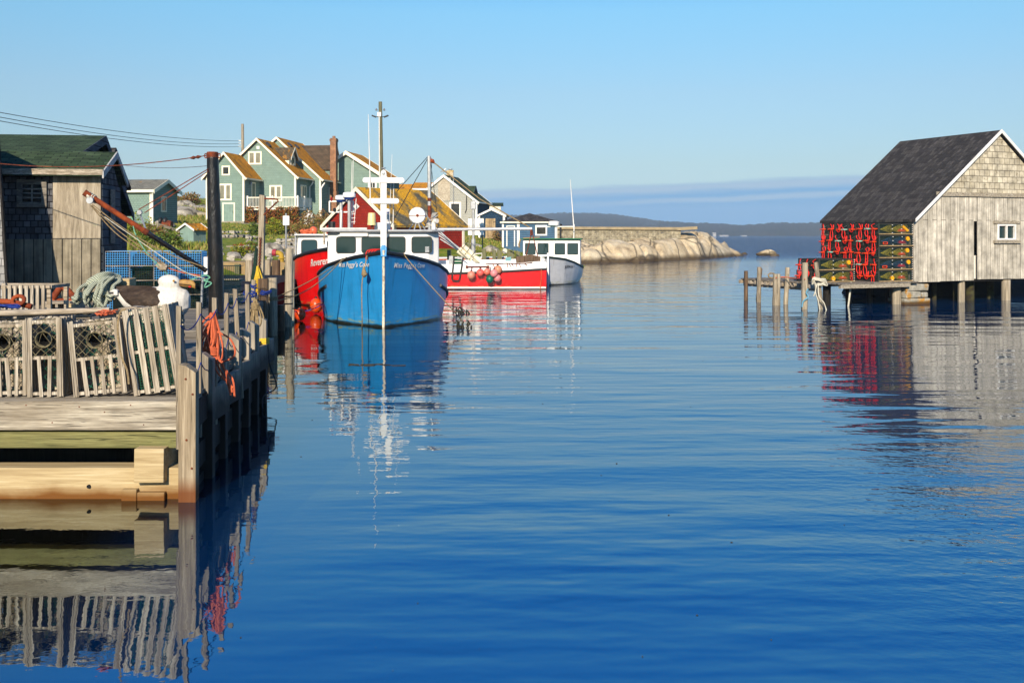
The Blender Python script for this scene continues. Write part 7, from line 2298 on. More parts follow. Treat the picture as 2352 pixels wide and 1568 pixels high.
for px_, py_ in ((806, 360), (809, 355)): m.tube([(rx(px_ - 1), .5 + .01 * px_ * 0, 0), (rx(px_ + 2), .5, rz(py_ + 10))], [.02, .008], 5)
m.build("whip_aerial", MT['white'], t, smooth=60)
# radar reflector diamond
m = MB(Mr); x = rx(818); z = rz(474); a = .12
for P in (((0, 0, a), (a, 0, 0), (0, 0, -a), (-a, 0, 0)), ((0, 0, a), (0, a, 0), (0, 0, -a), (0, -a, 0))): m.prism([(x + p[0], .3 + p[1], z + p[2]) for p in P], (.004, .004, 0))
m.build("radar_reflector", MT['alu'], t)
m = MB(Mr); m.tube([(rx(813), .3, rz(515)), (rx(818), .3, rz(455))], .014, 5)
for k in range(3): m.tube([(rx(807), .3, rz(492 + 9 * k)), (rx(816), .3, rz(491 + 9 * k))], .012, 5)
m.build("reflector_staff", MT['white'], t, smooth=60)
# upturned bucket on a pipe, yellow cream
m = MB(Mr); m.lathe((rx(853.5), .1, rz(517)), [(.14, 0), (.165, .0), (.16, .06), (.155, .065), (.135, .42), (.12, .45)], 18); m.build("bucket", mat('cream_plastic', (.66, .60, .34), (.60, .54, .30), 3, rough=.4), t, smooth=40)
m = MB(Mr); m.tube([(rx(854.5), .1, 0), (rx(854.5), .1, rz(517))], .05, 8); m.build("exhaust_pipe", MT['rust'], t, smooth=60)
m = MB(Mr); m.bx(rx(859), rx(874), .3, .6, 0, rz(511)); m.build("roof_locker", MT['white'], t, bevel=.02)
m = MB(Mr); m.bx(rx(737), rx(843), -.05, .05, rz(530) + .02, rz(523)); m.build("roof_rack", MT['alu'], t)
m = MB(Mr); m.tube([(rx(763), .2, 0), (rx(763), .2, .30)], .13, 10); m.build("rope_bucket", MT['black'], t)
m = MB(Mr); m.tube([(rx(892), .2, 0), (rx(892), .2, .17), (rx(892), .14, .26)], .075, 10); m.build("vent_cowl", MT['white'], t, smooth=50)
m = MB(Mr); m.lathe((rx(957.5), .0, rz(495)), [(.02, -.12), (.27, -.11), (.31, -.05), (.31, .05), (.27, .1), (.02, .1)], 28, 'Y'); dr = m.build("line_drum", MT['gelcoat'], t, smooth=40)
m = MB(Mr); m.lathe((rx(957.5), -.13, rz(495)), [(.001, -.01), (.055, -.008), (.055, .02)], 12, 'Y'); m.bx(rx(938), rx(977), -.135, -.121, rz(495.6), rz(494.6)); m.build("drum_hub", MT['rust'], dr)
m = MB(Mr)
for a in (-1, 1): m.beam((rx(957.5) + a * .3, .25, 0), (rx(957.5), .1, rz(500)), .035, .035); m.beam((rx(957.5) + a * .12, -.25, 0), (rx(957.5), .05, rz(505)), .035, .035)
m.build("drum_stand", MT['alu'], dr)
q = random.Random(3); m = MB(Mr)
for k in range(7):
    c = Vector((rx(975 + q.uniform(0, 18)), q.uniform(0, .4), q.uniform(.05, .45)))
    m.face([c, c + Vector((q.uniform(.1, .3), q.uniform(-.1, .1), q.uniform(-.1, .25))), c + Vector((q.uniform(0, .2), q.uniform(-.1, .2), q.uniform(.1, .3)))])
    m.face([c, c + Vector((q.uniform(-.2, .1), q.uniform(-.2, .2), q.uniform(.1, .3))), c + Vector((q.uniform(-.2, 0), .1, -.05))])
m.build("crumpled_tarp", mat('grey_white_tarp', (.55, .54, .50), (.42, .41, .38), 6, rough=.7), t)
m = MB(Mr); m.tube(spline([(rx(996), .3, 0), (rx(996), .3, .24), (rx(999), .25, .33), (rx(1004), .15, .33)], 4), .085, 10); m.build("vent_pipe", MT['white'], t, smooth=50)
m = MB(Mb); m.lathe((-hw - .10, cy0 + .1, zr - .28), [(.02, -.03), (.09, -.03), (.10, 0), (.09, .03), (.02, .03)], 12, 'X'); m.tube([(-hw - .1, cy0 + .1, zr + .0), (-hw - .1, cy0 + .1, zr - .45)], .03, 6); m.build("roof_pulley", MT['lath_x'], t, smooth=50)
# mooring lines of the blue boat
fat = Vector((X_at(630, 28.5), 28.4, Z_at(684, 28.5)))
def rail_pt(y, sd, up=.05): return Mb @ (HB.pt(y, interp(HB.tab, y)[1], sd) + Vector((0, 0, up)))
line("upper tan mooring line from the blue boat's left bow rail to the fat bleached post", sag(rail_pt(1.5, -1), fat, .10), .016, MT['rope_tan'], name="mooring_line")
line("lower tan mooring line from the blue boat's left bow rail to the fat bleached post", sag(rail_pt(1.7, -1), fat + Vector((0, 0, -.08)), .30), .016, MT['rope_tan'], name="mooring_line")
line("tan anchor line running from the blue boat's right bow down into the water", [rail_pt(.7, 1), rail_pt(.7, 1) + Vector((.3, -.25, -.35)), GZ(1040, 712, .55) * .35 + GZ(1040, 712, .55) * .65, GZ(1054, 728, .1), GZ(1064, 740, -.05)], .016, MT['rope_tan'], name="mooring_line")
p0 = rail_pt(.55, -1)
line("tan rope hanging down the blue boat's left bow with an old tassel", [p0, p0 + Vector((-.02, -.28, -.35)), p0 + Vector((-.12, -.35, -1.0)), GZ(832, 745, .1), GZ(829, 752, -.1)], .018, MT['rope_tan'], name="mooring_line")
tt = thing("rope_tassel", "dark frayed rope tassel knotted halfway down the hanging bow rope", "rope", p0 + Vector((-.03, -.33, -.55)))
m = MB(); c = p0 + Vector((-.06, -.34, -.42)); m.tube([c, c - Vector((0, 0, .12)), c - Vector((-.02, 0, .25)), c - Vector((0, 0, .33))], [.03, .06, .10, .03], 8); m.build("tassel", MT['rope_tan'], tt, smooth=50)
tt = thing("rope_piece", "red rope lashed over the blue boat's bow rail", "rope", p0)
m = MB()
for k in range(4): m.tube(spline([p0 + Vector((.05 * k - .05, .02, -.2)), p0 + Vector((.08 * k, -.03, .06)), p0 + Vector((.3 + .05 * k, .25, .10)), p0 + Vector((.45, .35, .02))], 4), .018, 5)
m.build("coil", MT['rope_red'], tt, smooth=60)
line("dark weedy line from the blue boat's right side into the water", [Mb @ HB.pt(4.2, .35, 1), GZ(1056, 707, .1), GZ(1075, 720, -.05)], .016, MT['black'], name="mooring_line")
for k, (px, py, lab) in enumerate(((1062, 715, "upper clump of dark seaweed hanging on the line right of the blue boat"), (1066, 748, "lower clump of dark seaweed hanging on the anchor line right of the blue boat"))):
    c = GZ(px, py + 5, 0)
    tt = thing("seaweed", lab, "seaweed", c)
    q = random.Random(k)
    m = MB()
    for j in range(9):
        a = c + Vector((q.uniform(-.22, .22), q.uniform(-.05, .05), q.uniform(.05, .25)))
        m.tube([a, a + Vector((q.uniform(-.05, .1), 0, -.1)), a + Vector((q.uniform(-.08, .15), 0, -.3))], [.025, .035, .01], 5)
    m.build("fronds", mat('dark_kelp', (.03, .028, .012), (.05, .045, .02)) if k == 0 else bpy.data.materials['dark_kelp'], tt, smooth=60)

# ---- the red boat behind on the left
rb = Vector((X_at(788, 38.5), 38.5, 0))
t = thing("fishing_boat", "red hulled fishing boat half hidden behind the blue boat's left side", "boat", rb, -math.atan2(rb.x, rb.y))
Mr2 = WM[t]
HR = Hull([(0, .05, 2.42, .04, 1.0), (.5, .5, 2.36, .35, 1.1), (1, .92, 2.29, .75, 1.2), (2, 1.5, 2.15, 1.35, 1.5), (3, 1.88, 2.0, 1.75, 1.8), (4, 2.08, 1.86, 1.86, 2.2), (5, 2.16, 1.74, 1.9, 2.3), (11, 2.0, 1.6, 1.8, 2.2)], 11)
hr_ = make_hull(HR, t, MT['hull_red'], MT['black'], MT['deck_paint'], rail_r=.075)
hull_text("Reverence", .40, HR, t, hr_, 1.62, 1.74, -1, MT['white'], shear=.25, slope=.10)
m = MB(Mr2); c0 = 5.0; m.prism([(-2.0, c0, 1.6), (2.0, c0, 1.6), (1.85, c0 + .12, 2.84), (-1.95, c0 + .12, 2.84)], (0, 3.2, 0)); cab = m.build("wheelhouse", MT['gelcoat'], t, bevel=.06)
m = MB(Mr2); m.bx(-2.08, 2.0, c0 - .12, c0 + 3.4, 2.842, 2.91); m.build("wheelhouse_roof", MT['white'], t, bevel=.02)
Mc2 = Mr2 @ Matrix.Translation((0, c0 + .062, 2.34)) @ Matrix.Rotation(rad(-5.5), 4, 'X')
for x in (-1.45, -.35): cab_window(cab, Mc2, x, 0, .70, .66, .12)
m = MB(Mr2); m.beam((-2.04, c0 + .05, 1.75), (-1.99, c0 + .12, 2.95), .05, .05); m.beam((-2.04, c0 - .1, 2.0), (-2.04, c0 - .1, 3.0), .03, .03); m.build("grab_post", MT['steel'], t)
bc = W(720, 530, rb.y + 5.6)
def buoy(label, c, r, m1, group=None, squash=1.12, eye=True, axis=None):
    tt = thing("buoy", label, "buoy", c, group=group)
    m = MB(); m.ball((0, 0, 0) if False else c, r, 20, 14, squash); m.build("ball", m1, tt, smooth=60)
    if eye:
        m = MB(); m.lathe(Vector(c) + Vector((0, 0, r * squash * .94)), [(r * .22, -.02), (r * .22, r * .18), (r * .12, r * .3)], 10); m.build("eyelet", MT['black'], tt, smooth=40)
    return tt
MT['buoy_orange'] = mat('orange_buoy_vinyl', (.72, .13, .015), (.62, .10, .015), 2, rough=.35)
MT['buoy_peach'] = mat('faded_orange_buoy_vinyl', (.70, .22, .12), (.62, .17, .08), 2, rough=.4)
buoy("faded orange buoy lying on the red boat's cabin roof", bc, 9 * (rb.y + 5.6) / FPX, MT['buoy_peach'])
tt = thing("rope_piece", "heap of grey and orange rope on the red boat's cabin roof beside the buoy", "rope", W(705, 535, 44))
m = MB(); q = random.Random(2)
for k in range(9): m.tube(spline([W(q.uniform(690, 716), q.uniform(527, 538), 44 + q.uniform(-.2, .2)) for _ in range(5)], 4), .035, 5)
m.build("coil", MT['rope_orange'], tt, smooth=60)
line("orange line from the blue boat's side to the pile in front of the red boat", [Mb @ HB.pt(3.6, .55, -1), GZ(725, 700, .6) , GZ(700, 712, .35), GZ(672, 708, .55)], .022, MT['rope_orange'], name="mooring_line")
line("blue line sagging from the blue boat's side to the knotty pile", [Mb @ HB.pt(3.7, .5, -1), GZ(722, 708, .35), GZ(695, 716, .25), GZ(672, 714, .4)], .018, MT['rope_blue'], name="mooring_line")
c = GZ(689, 737, 0); buoy("round orange fender buoy floating against the red boat, partly shaded", (c.x, c.y, .22), 13 * c.y / FPX, MT['buoy_orange'])
c = GZ(672, 738, 0); buoy("orange fender buoy squeezed behind the knotty pile", (c.x, c.y + .1, .25), 12 * c.y / FPX, MT['buoy_orange'])
c = GZ(722, 722, 0); buoy("egg shaped orange fender between the red and the blue boat", (c.x, c.y + .3, .30), 14 * c.y / FPX, MT['buoy_orange'], squash=1.25)

# ---- the red and white work boat seen from the side, stern to the right
YWk = GZ(1150, 665).y
t = thing("fishing_boat", "low red and white work boat seen from its side, pink buoys hung along the rail", "boat", (X_at(1100, YWk), YWk, 0))
ps = YWk / FPX
def wp(px, py, dy=0.0): p = W(px, py, YWk); p.y += dy; return p
def sec(px):
    """bulwark: list of (dy, z) from the waterline up, near side"""
    zb = interp([(880, Z_at(634, YWk)), (1030, Z_at(628.5, YWk)), (1150, Z_at(624, YWk)), (1255, Z_at(618, YWk))], px)[0]
    zt = interp([(880, Z_at(608, YWk)), (1030, Z_at(607, YWk)), (1180, Z_at(605, YWk)), (1240, Z_at(600, YWk)), (1255, Z_at(602, YWk))], px)[0]
    return zb, zt
m = MB(); vs = []; N_ = 24
wid = 3.3
for i in range(N_):
    px = 870 + (1255 - 870) * i / (N_ - 1)
    zb, zt = sec(px); X = X_at(px, YWk)
    tp_ = min(1, (i + 1) / 9) ** .6
    for (y, z) in ((wid * .5 * (1 - tp_) + .28, -.5), (wid * .5 * (1 - tp_) + .12, 0), (wid * .5 * (1 - tp_), zb), (wid * .5 * (1 + tp_), zb), (wid * .5 * (1 + tp_) - .12, 0), (wid * .5 * (1 + tp_) - .28, -.5)):
        vs.append((X, YWk + y, z))
fs = [(i * 6 + j, (i + 1) * 6 + j, (i + 1) * 6 + j + 1, i * 6 + j + 1) for i in range(N_ - 1) for j in range(5) if j != 2]
fs += [tuple((N_ - 1) * 6 + j for j in range(6)), tuple(range(5, -1, -1))]
m.add(vs, fs); wh_ = m.build("hull", MT['hull_red'], t, smooth=30)
m = MB()
vs = []
for i in range(N_):
    px = 870 + (1255 - 870) * i / (N_ - 1)
    zb, zt = sec(px); X = X_at(px, YWk); tp_ = min(1, (i + 1) / 9) ** .6
    a, b = YWk + wid * .5 * (1 - tp_), YWk + wid * .5 * (1 + tp_)
    vs += [(X, a + .01, zb), (X, a + .05, zt), (X, a + .16, zt), (X, a + .16, zb - .1), (X, b - .16, zb - .1), (X, b - .16, zt + .14), (X, b - .05, zt + .14), (X, b - .01, zb)]
fs = [(i * 8 + j, (i + 1) * 8 + j, (i + 1) * 8 + j + 1, i * 8 + j + 1) for i in range(N_ - 1) for j in range(7)]
m.add(vs, fs); m.prism([(X_at(1254, YWk), YWk + .02, sec(1254)[0]), (X_at(1254, YWk), YWk + wid - .02, sec(1254)[0]), (X_at(1254, YWk), YWk + wid - .05, sec(1250)[1]), (X_at(1254, YWk), YWk + .05, sec(1250)[1] - .05)], (-.12, 0, 0))
m.build("bulwark", MT['gelcoat'], t)
m = MB(); m.tube([wp(px, 0, -.02) * 1 + Vector((0, 0, sec(px)[0] - wp(px, 0).z)) for px in range(930, 1257, 12)], .06, 6); m.tube([Vector((X_at(1255, YWk), YWk - .02, sec(1255)[0])), Vector((X_at(1255, YWk), YWk + wid, sec(1255)[0]))], .06, 6); m.build("rub_rail", MT['black'], t, smooth=60)
m = MB(); m.bx(X_at(940, YWk), X_at(1254, YWk), YWk + .085, YWk + .10, .06, .14); m.build("boot_stripe", MT['white'], t)
# hidden-side wheelhouse forward (behind the blue boat)
m = MB(); m.bx(X_at(915, YWk), X_at(1000, YWk), YWk + .7, YWk + 2.6, .8, 2.55); m.build("wheelhouse", MT['gelcoat'], t, bevel=.05)
# mast, boom, stays
xm_ = 980
mtop = wp(979.5, 353, 1.6)
m = MB(); m.tube([wp(981.5, 600, 1.6), wp(979.5, 353, 1.6)], .095, 12); m.build("mast", MT['alu'], t, smooth=60)
m = MB(); m.tube([wp(981.2, 505, 1.6), wp(980.9, 470, 1.6)], .108, 12); m.tube([wp(980.6, 460, 1.6), wp(980.5, 452, 1.6)], .104, 12); m.build("mast_collar", MT['rust'], t, smooth=60)
m = MB(); m.tube([wp(1001, 526.5, 1.6), wp(1120, 526, 1.2), wp(1223, 525, .9)], .085, 10); m.build("boom", MT['alu'], t, smooth=60)
m = MB(); c = wp(987, 365, 1.6); m.tube([c - Vector((.1, 0, -.12)), c, c + Vector((.14, 0, -.12))], [.03, .13, .03], 8); m.tube([wp(983, 357, 1.6), wp(985, 361, 1.6)], .03, 5); m.build("masthead_block", MT['rust_orange'], t, smooth=50)
m = MB(); m.tube([wp(988, 366, 1.6), wp(1100, 455, 1.3), wp(1221, 524, .9)], .035, 6); m.build("topping_lift", MT['rope_tan'], t, smooth=60)
m = MB(); m.tube([wp(977, 354, 1.6), wp(900, 436, 2.2)], .02, 4); m.tube([wp(978, 356, 1.6), wp(890, 520, 1)], .02, 4); m.tube([wp(982, 356, 1.6), wp(1002, 523, 1.8)], .014, 4); m.tube([wp(986, 366, 1.6), wp(983, 500, 1.7)], .012, 4); m.build("stay", MT['black'], t)
m = MB(); m.tube([wp(1222, 528, .9), wp(1220, 540, .9), wp(1205, 604, .5)], .025, 5); m.tube([wp(1223, 528, .9), wp(1226, 545, .9), wp(1238, 602, .5)], .025, 5); m.tube([wp(1221, 527, .9), wp(1221, 542, .9)], .06, 6); m.build("tackle", MT['rust'], t)
# tied white poles
m = MB()
for k in range(5):
    a = wp(998 + 3 * k, 522 + 9 * k - (k == 4) * 20, .6 + .2 * k); b = wp(1068 + 7 * k, 585 + 5 * k, .6 + .2 * k)
    m.tube([a, b + (b - a) * .16], .035, 6)
m.build("outrigger_pole", MT['alu'], t, smooth=60)
m = MB()
for (ax, ay, bx_, by_, dy) in ((1062, 564, 1088, 588, .5), (1054, 571, 1083, 597, .6), (1049, 577, 1074, 594, .9), (1088, 589, 1103, 601, .55), (1082, 592, 1099, 602, .7)):
    m.tube([wp(ax, ay, dy), wp((ax + bx_) / 2 + .5, (ay + by_) / 2, dy), wp(bx_, by_, dy)], [.11, .135, .13], 10)
m.build("pole_float", mat('cream_foam', (.80, .75, .60), (.72, .66, .50), 4, rough=.7), t, smooth=50)
m = MB()
for u in (.1, .45, .85): 
    c = wp(1062 + 26 * u, 564 + 26 * u, .6); m.tube([c + Vector((.30 * math.cos(a) * .6, .3 * math.sin(a), .30 * math.cos(a) * .8)) for a in [2 * math.pi * k / 12 for k in range(12)]], .014, 4, closed=True)
m.build("lashing", MT['black'], t, smooth=60)
# net hauler
m = MB(); m.prism([wp(1031, 588, .1), wp(1040, 588, .1), wp(1041, 622, .1), wp(1034, 622, .1), wp(1030, 604, .1)], (0, .1, 0)); m.prism([wp(1050, 588, .1), wp(1061, 592, .1), wp(1062, 606, .1), wp(1056, 616, .1), wp(1050, 615, .1)], (0, .1, 0)); hl = m.build("hauler_plate", MT['steel'], t, bevel=.01)
m = MB(); m.tube([wp(1043, 602, .2), wp(1060, 602, .2)], .185, 16); m.build("hauler_drum", mat('green_drum_paint', (.01, .12, .05), (.01, .09, .04), rough=.25), hl, smooth=40)
m = MB(); m.tube([wp(1043, 588, -.02), wp(1038, 640, -.08), wp(1040, 644, -.08), wp(1053, 645, -.08), wp(1056, 640, -.08), wp(1064, 590, -.02)], .04, 6); m.build("hauler_frame", MT['black'], hl, smooth=50)
m = MB(); m.tube([wp(1071, 612.5, -.05), wp(1123, 612, -.05)], .03, 6)
for px in (1072, 1121): m.box(wp(px, 612.3, -.05), (.1, .1, .12))
m.build("buoy_bar", MT['rust'], t)
m = MB(); m.prism([wp(1184, 590, .5), wp(1220, 585, .5), wp(1242, 590, .5), wp(1242, 604, .5), wp(1186, 606, .5)], (0, .06, 0)); m.build("board", MT['post_brown'], t)
m = MB(); m.prism([wp(1161, 592, .4), wp(1174, 590, .4), wp(1174, 600, .4), wp(1160, 600, .4)], (0, .1, 0)); m.build("glass_box", mat('pale_teal_plastic', (.25, .45, .46), (.20, .38, .40)), t)
m = MB(); q = random.Random(4)
m.tube(spline([wp(1135 - 20 + 12 * k, 607 - k * .4 + q.uniform(-1, 1), 0) for k in range(10)], 4), .02, 4)
for px in (1131, 1141, 1165, 1169, 1174, 1185, 1192, 1205):
    a = wp(px, 605, 0); m.tube([a, a + Vector((q.uniform(0, .15), -.03, -q.uniform(.1, .22)))], .02, 4)
m.build("rail_rope", MT['rust'], t, smooth=60)
m = MB(); m.tube(spline([wp(1243, 619, -.08), wp(1243, 640, -.08), wp(1241, 655, -.05), wp(1241, 664, -.05)], 4), .02, 5); m.build("stern_rope", MT['rope_orange'], t, smooth=60)
WORK = t
PK_ = lambda n, c1, c2: mat(n, c1, c2, 2, rough=.4)
bs = [(885.0, 0)]
for lab, zx, zy, r_, m_, dy in (
    ("pink buoy hung by itself at the left end of the work boat's bar", 555, 1195, 49, PK_('pale_pink_buoy_vinyl', (.66, .26, .20), (.58, .30, .22)), 0),
    ("coral pink buoy with faint black writing, second from the left on the work boat", 662, 1165, 46, PK_('coral_buoy_vinyl', (.72, .20, .16), (.68, .18, .15)), .02),
    ("salmon pink buoy in the middle of the row on the work boat", 742, 1155, 40, PK_('salmon_buoy_vinyl', (.74, .27, .20), (.70, .24, .18)), .05),
    ("big peach coloured buoy, topmost in the cluster on the work boat", 872, 1130, 50, PK_('peach_buoy_vinyl', (.64, .32, .20), (.56, .30, .20)), .14),
    ("pale lilac pink buoy in front of the cluster on the work boat", 826, 1170, 46, PK_('lilac_pink_buoy_vinyl', (.70, .34, .34), (.66, .30, .30)), -.22),
    ("rose pink buoy at the lower right of the cluster on the work boat", 865, 1229, 44, PK_('rose_buoy_vinyl', (.72, .30, .30), (.68, .26, .27)), -.05),
    ("dark green buoy hanging lowest in the cluster on the work boat", 775, 1241, 46, PK_('green_buoy_vinyl', (.01, .20, .13), (.01, .17, .11)), -.1)):
    px, py = 976.1 + zx * .19225, 401.9 + zy * .19225
    r__ = r_ * .19225 * ps
    c = wp(px, py, -r__ - .05 + dy)
    b = buoy(lab, c, r__, m_, group="buoys hung on the work boat", squash=1.05)
    m = MB(); m.tube([c + Vector((0, 0, r__)), Vector((c.x + .02, YWk - .06, Z_at(612.5, YWk)))], .02, 5); m.build("lanyard", MT['rust'], b)
    if "writing" in lab:
        m = MB()
        for k in range(5):
            a = -.16 + .06 * k; p = c + Vector((r__ * math.sin(a) , -r__ * 1.01 * math.cos(a), .10 + .012 * k)); m.box(p, (.03, .006, .05 if k % 2 else .03))
        m.build("faint_mark", MT['black'], b)

# ---- the white boat at the far right of the group
jb = Vector((X_at(1260, 56.5), 56.5, 0))
t = thing("fishing_boat", "white hulled fishing boat with a green edged cabin roof, bow on behind the work boat", "boat", jb, -math.atan2(jb.x, jb.y) - rad(3))
Mj = WM[t]
HJ = Hull([(0, .05, 1.62, .04, 1.0), (.5, .55, 1.55, .42, 1.1), (1, .95, 1.48, .82, 1.25), (2, 1.42, 1.28, 1.25, 1.6), (3, 1.68, 1.10, 1.48, 2.0), (4, 1.80, .95, 1.58, 2.3), (5.5, 1.86, .86, 1.62, 2.4), (10, 1.7, .85, 1.5, 2.4)], 10, .4)
hj = make_hull(HJ, t, MT['hull_white'], mat('dark_green_rail', (.01, .045, .03), (.012, .05, .035)), MT['deck_paint'], rail_r=.06)
hull_text("JUSTIN B & T", .21, HJ, t, hj, .95, 1.02, 1, MT['black'], shear=0)
m = MB(Mj); c0 = 3.3; m.prism([(-1.72, c0, .8), (1.72, c0, .8), (1.72, c0 + .1, 2.58), (-1.72, c0 + .1, 2.58)], (0, 3.0, 0)); cab = m.build("wheelhouse", MT['gelcoat'], t, bevel=.04)
m = MB(Mj); m.bx(-1.85, 1.82, c0 - .1, c0 + 3.3, 2.585, 2.65); m.build("wheelhouse_roof", mat('green_roof_edge', (.02, .20, .08), (.02, .17, .07)), t, bevel=.02)
kj = (56.5 + c0) / FPX
cxj = 1254.5
Mcj = Mj @ Matrix.Translation((0, c0 + .065, 2.02)) @ Matrix.Rotation(rad(-3.2), 4, 'X')
for a, b in ((1193, 1218), (1222, 1248), (1261.5, 1286), (1290.5, 1316)): cab_window(cab, Mcj, ((a + b) / 2 - cxj) * kj, 0, (b - a) * kj, .70, .06, .03)
for sd in (1,):
    Ms = Mj @ Matrix.Translation((1.72, c0 + 1.0, 0)) @ Matrix.Rotation(rad(90), 4, 'Z'); cab_window(cab, Ms, .4, 1.98, .7, .6)
m = MB(Mj); zs = 1.62; m.beam((0, -.5, -.1), (0, -.62, 1.85), .10, .12, (0, 1, 0)); m.build("stem_post", MT['gelcoat'], t)
m = MB(Mj)
xj = lambda px: (px - cxj) * kj
m.tube([(xj(1263), c0 + .8, 2.65), (xj(1263), c0 + .8, Z_at(521, 60))], .06, 8); m.beam((xj(1219), c0 + .8, Z_at(521, 60)), (xj(1305), c0 + .8, Z_at(520, 60)), .05, .05); m.build("lamp_mast", MT['white'], t, smooth=40)
m = MB(Mj); m.lathe((xj(1258), c0 + .8, Z_at(519, 60)), [(.2, 0), (.33, .05), (.33, .22), (.25, .30)], 16); m.build("radar_dome", MT['gelcoat'], t, smooth=40)
m = MB(Mj); m.tube([(xj(1274), c0 + .9, 2.65), (xj(1274), c0 + .9, Z_at(518, 60)), (xj(1276), c0 + .9, Z_at(514, 60))], .06, 8); m.build("exhaust_pipe", MT['black'], t, smooth=50)
m = MB(Mj); m.tube([(xj(1284 + 17), c0 + .5, Z_at(526, 60)), (xj(1284), c0 + .5, Z_at(412 - 120, 60))], .01, 4) if False else m.tube([(xj(1304.5), c0 + 1.5, Z_at(524, 60)), (xj(1296), c0 + 1.5, Z_at(410, 60))], [.045, .016], 6); m.build("whip_aerial", MT['white'], t, smooth=60)
m = MB(Mj); m.tube([(xj(1304), c0 + 1.5, 2.6), (xj(1305), c0 + 1.5, Z_at(515, 60))], .035, 6); m.build("aerial_mount", MT['white'], t)
m = MB(Mj); m.beam((xj(1190), c0 - .1, 2.67), (xj(1228), c0 - .1, 2.72), .06, .06); m.tube([(xj(1184), c0 - .2, 2.6), (xj(1180), c0 - .2, 2.3), (xj(1181), c0 - .2, 2.1)], .05, 5); m.build("roof_gear", MT['rope_tan'], t)
# ------------------------------------------------------------------ shed on stilts at the right
US, VS = Vector((.917, .40, 0)), Vector((-.40, .917, 0))
AS_ = math.degrees(math.atan2(.40, .917))
A0 = Vector((16.7, 41.4, 0))
F0 = frame(A0, AS_)          # local x along the gable wall, y back along the side, z up from the water
MT['grey_board'] = pattern('silver_grey_vertical_board', (.57, .535, .455), (.69, .65, .56), (.24, .21, .17), 7, .26, .008, swap=True, grain=(1, .05, 1), rough=.92, noise_amt=.35, bump=.01)
MT['grey_shingle'] = pattern('bleached_gable_shingle', (.52, .475, .37), (.66, .615, .50), (.30, .27, .21), .30, .27, .014, rough=.95, noise_amt=.4, wear=((.24, .21, .15), 2.4, .58, .68))
gw, gd = 9.7, 5.6
zb_, zeave, zap = .90, 3.44, 7.28
t = thing("shed", "big silver grey shed on stilts over the water, charcoal roof and white rake boards", "shed", A0)
s_ = (zap - zeave) / (gw / 2)
# gable wall in board strips that leave the slot and the window open
def gz(x): return zeave + s_ * min(x, gw - x)
zt0 = Z_at(447, 43)
def wallpiece(m, x0, x1, z0, z1=None):
    a, b = (gz(x0), gz(x1)) if z1 is None else (z1, z1)
    P = [(x0, 0, z0), (x1, 0, z0), (x1, 0, b)]
    if z1 is None and x0 < gw / 2 < x1: P.append((gw / 2, 0, zap))
    P.append((x0, 0, a))
    m.prism(P, (0, .03, 0))
def px2x(px):   # picture column -> local x on the gable wall
    k = (px - CX) / FPX
    return (k * A0.y - A0.x) / (US.x - k * US.y)
def pz(py, x): return Z_at(py, A0.y + US.y * x)
sl0, sl1 = px2x(2237), px2x(2245.5)
sz1 = pz(508, sl0)
wx0, wx1 = px2x(2291), px2x(2332)
wz0, wz1 = pz(551, wx0), pz(515, wx0)
zt1 = zt0
m = MB(F0)
xl = (zt1 - zeave) / s_
wallpiece(m, 0, xl, zb_)
wallpiece(m, xl, sl0, zb_ + .02, zt1)
wallpiece(m, sl0, sl1, sz1, zt1)
wallpiece(m, sl1, wx0, zb_ + .06, zt1)
wallpiece(m, wx0, wx1, zb_ + .05, wz0); wallpiece(m, wx0, wx1, wz1, zt1)
wallpiece(m, wx1, gw - xl, zb_ + .04, zt1); wallpiece(m, gw - xl, gw, zb_)
m.build("board_wall", MT['grey_board'], t)
m = MB(F0); m.prism([(xl + .02, -.02, zt1), (gw - xl - .02, -.02, zt1), (gw / 2, -.02, zap - .02)], (0, .14, 0)); m.build("shingle_gable", MT['grey_shingle'], t)
m = MB(F0); m.bx(xl - .25, gw - xl + .25, -.075, -.021, zt1 - .10, zt1 + .08); m.build("belt_board", MT['wharf_x'], t)
# inside and other walls, floor
m = MB(F0); m.bx(.2, gw, .14, gd, .86, .98); m.build("floor", MT['darkwood'], t)
m = MB(F0); m.bx(gw - .12, gw, .13, gd - .13, .98, zeave); m.bx(.35, gw - .13, gd - .12, gd, .98, zeave); m.bx(1.9, 2.0, 1.5, gd - .13, .98, zeave + 1.2); m.bx(2.01, gw - .2, 1.9, 2.0, .98, zeave + 1); m.build("back_wall", MT['darkwood'], t)
m = MB(F0); m.bx(.02, .24, gd - .2, gd, .9, zeave + .1); m.bx(.0, .16, .125, .30, .9, zeave); m.build("corner_post", MT['wharf'], t)
# roof
m = MB(F0); o = .07; th = .11
m.prism([(-o, -.18, zeave - o * s_ + .03), (gw / 2, -.18, zap + .03), (gw / 2, -.18, zap + .03 + th), (-o, -.18, zeave - o * s_ + .03 + th)], (0, gd + .2, 0))
m.prism([(gw + o, -.18, zeave - o * s_ + .03), (gw + o, -.18, zeave - o * s_ + .03 + th), (gw / 2 + .001, -.18, zap + .03 + th), (gw / 2 + .001, -.18, zap + .03)], (0, gd + .2, 0))
m.build("roof", MT['black_roof'], t)
m = MB(F0)
for sd in (0, 1):
    e = -o - .02 if sd == 0 else gw + o + .02
    m.prism([(e, -.225, zeave - o * s_ + th + .05), (gw / 2 + sd * .001, -.225, zap + th + .06), (gw / 2 + sd * .001, -.225, zap + .01), (e, -.225, zeave - o * s_ + .02)], (0, .04, 0))
m.build("rake_board", MT['white'], t)
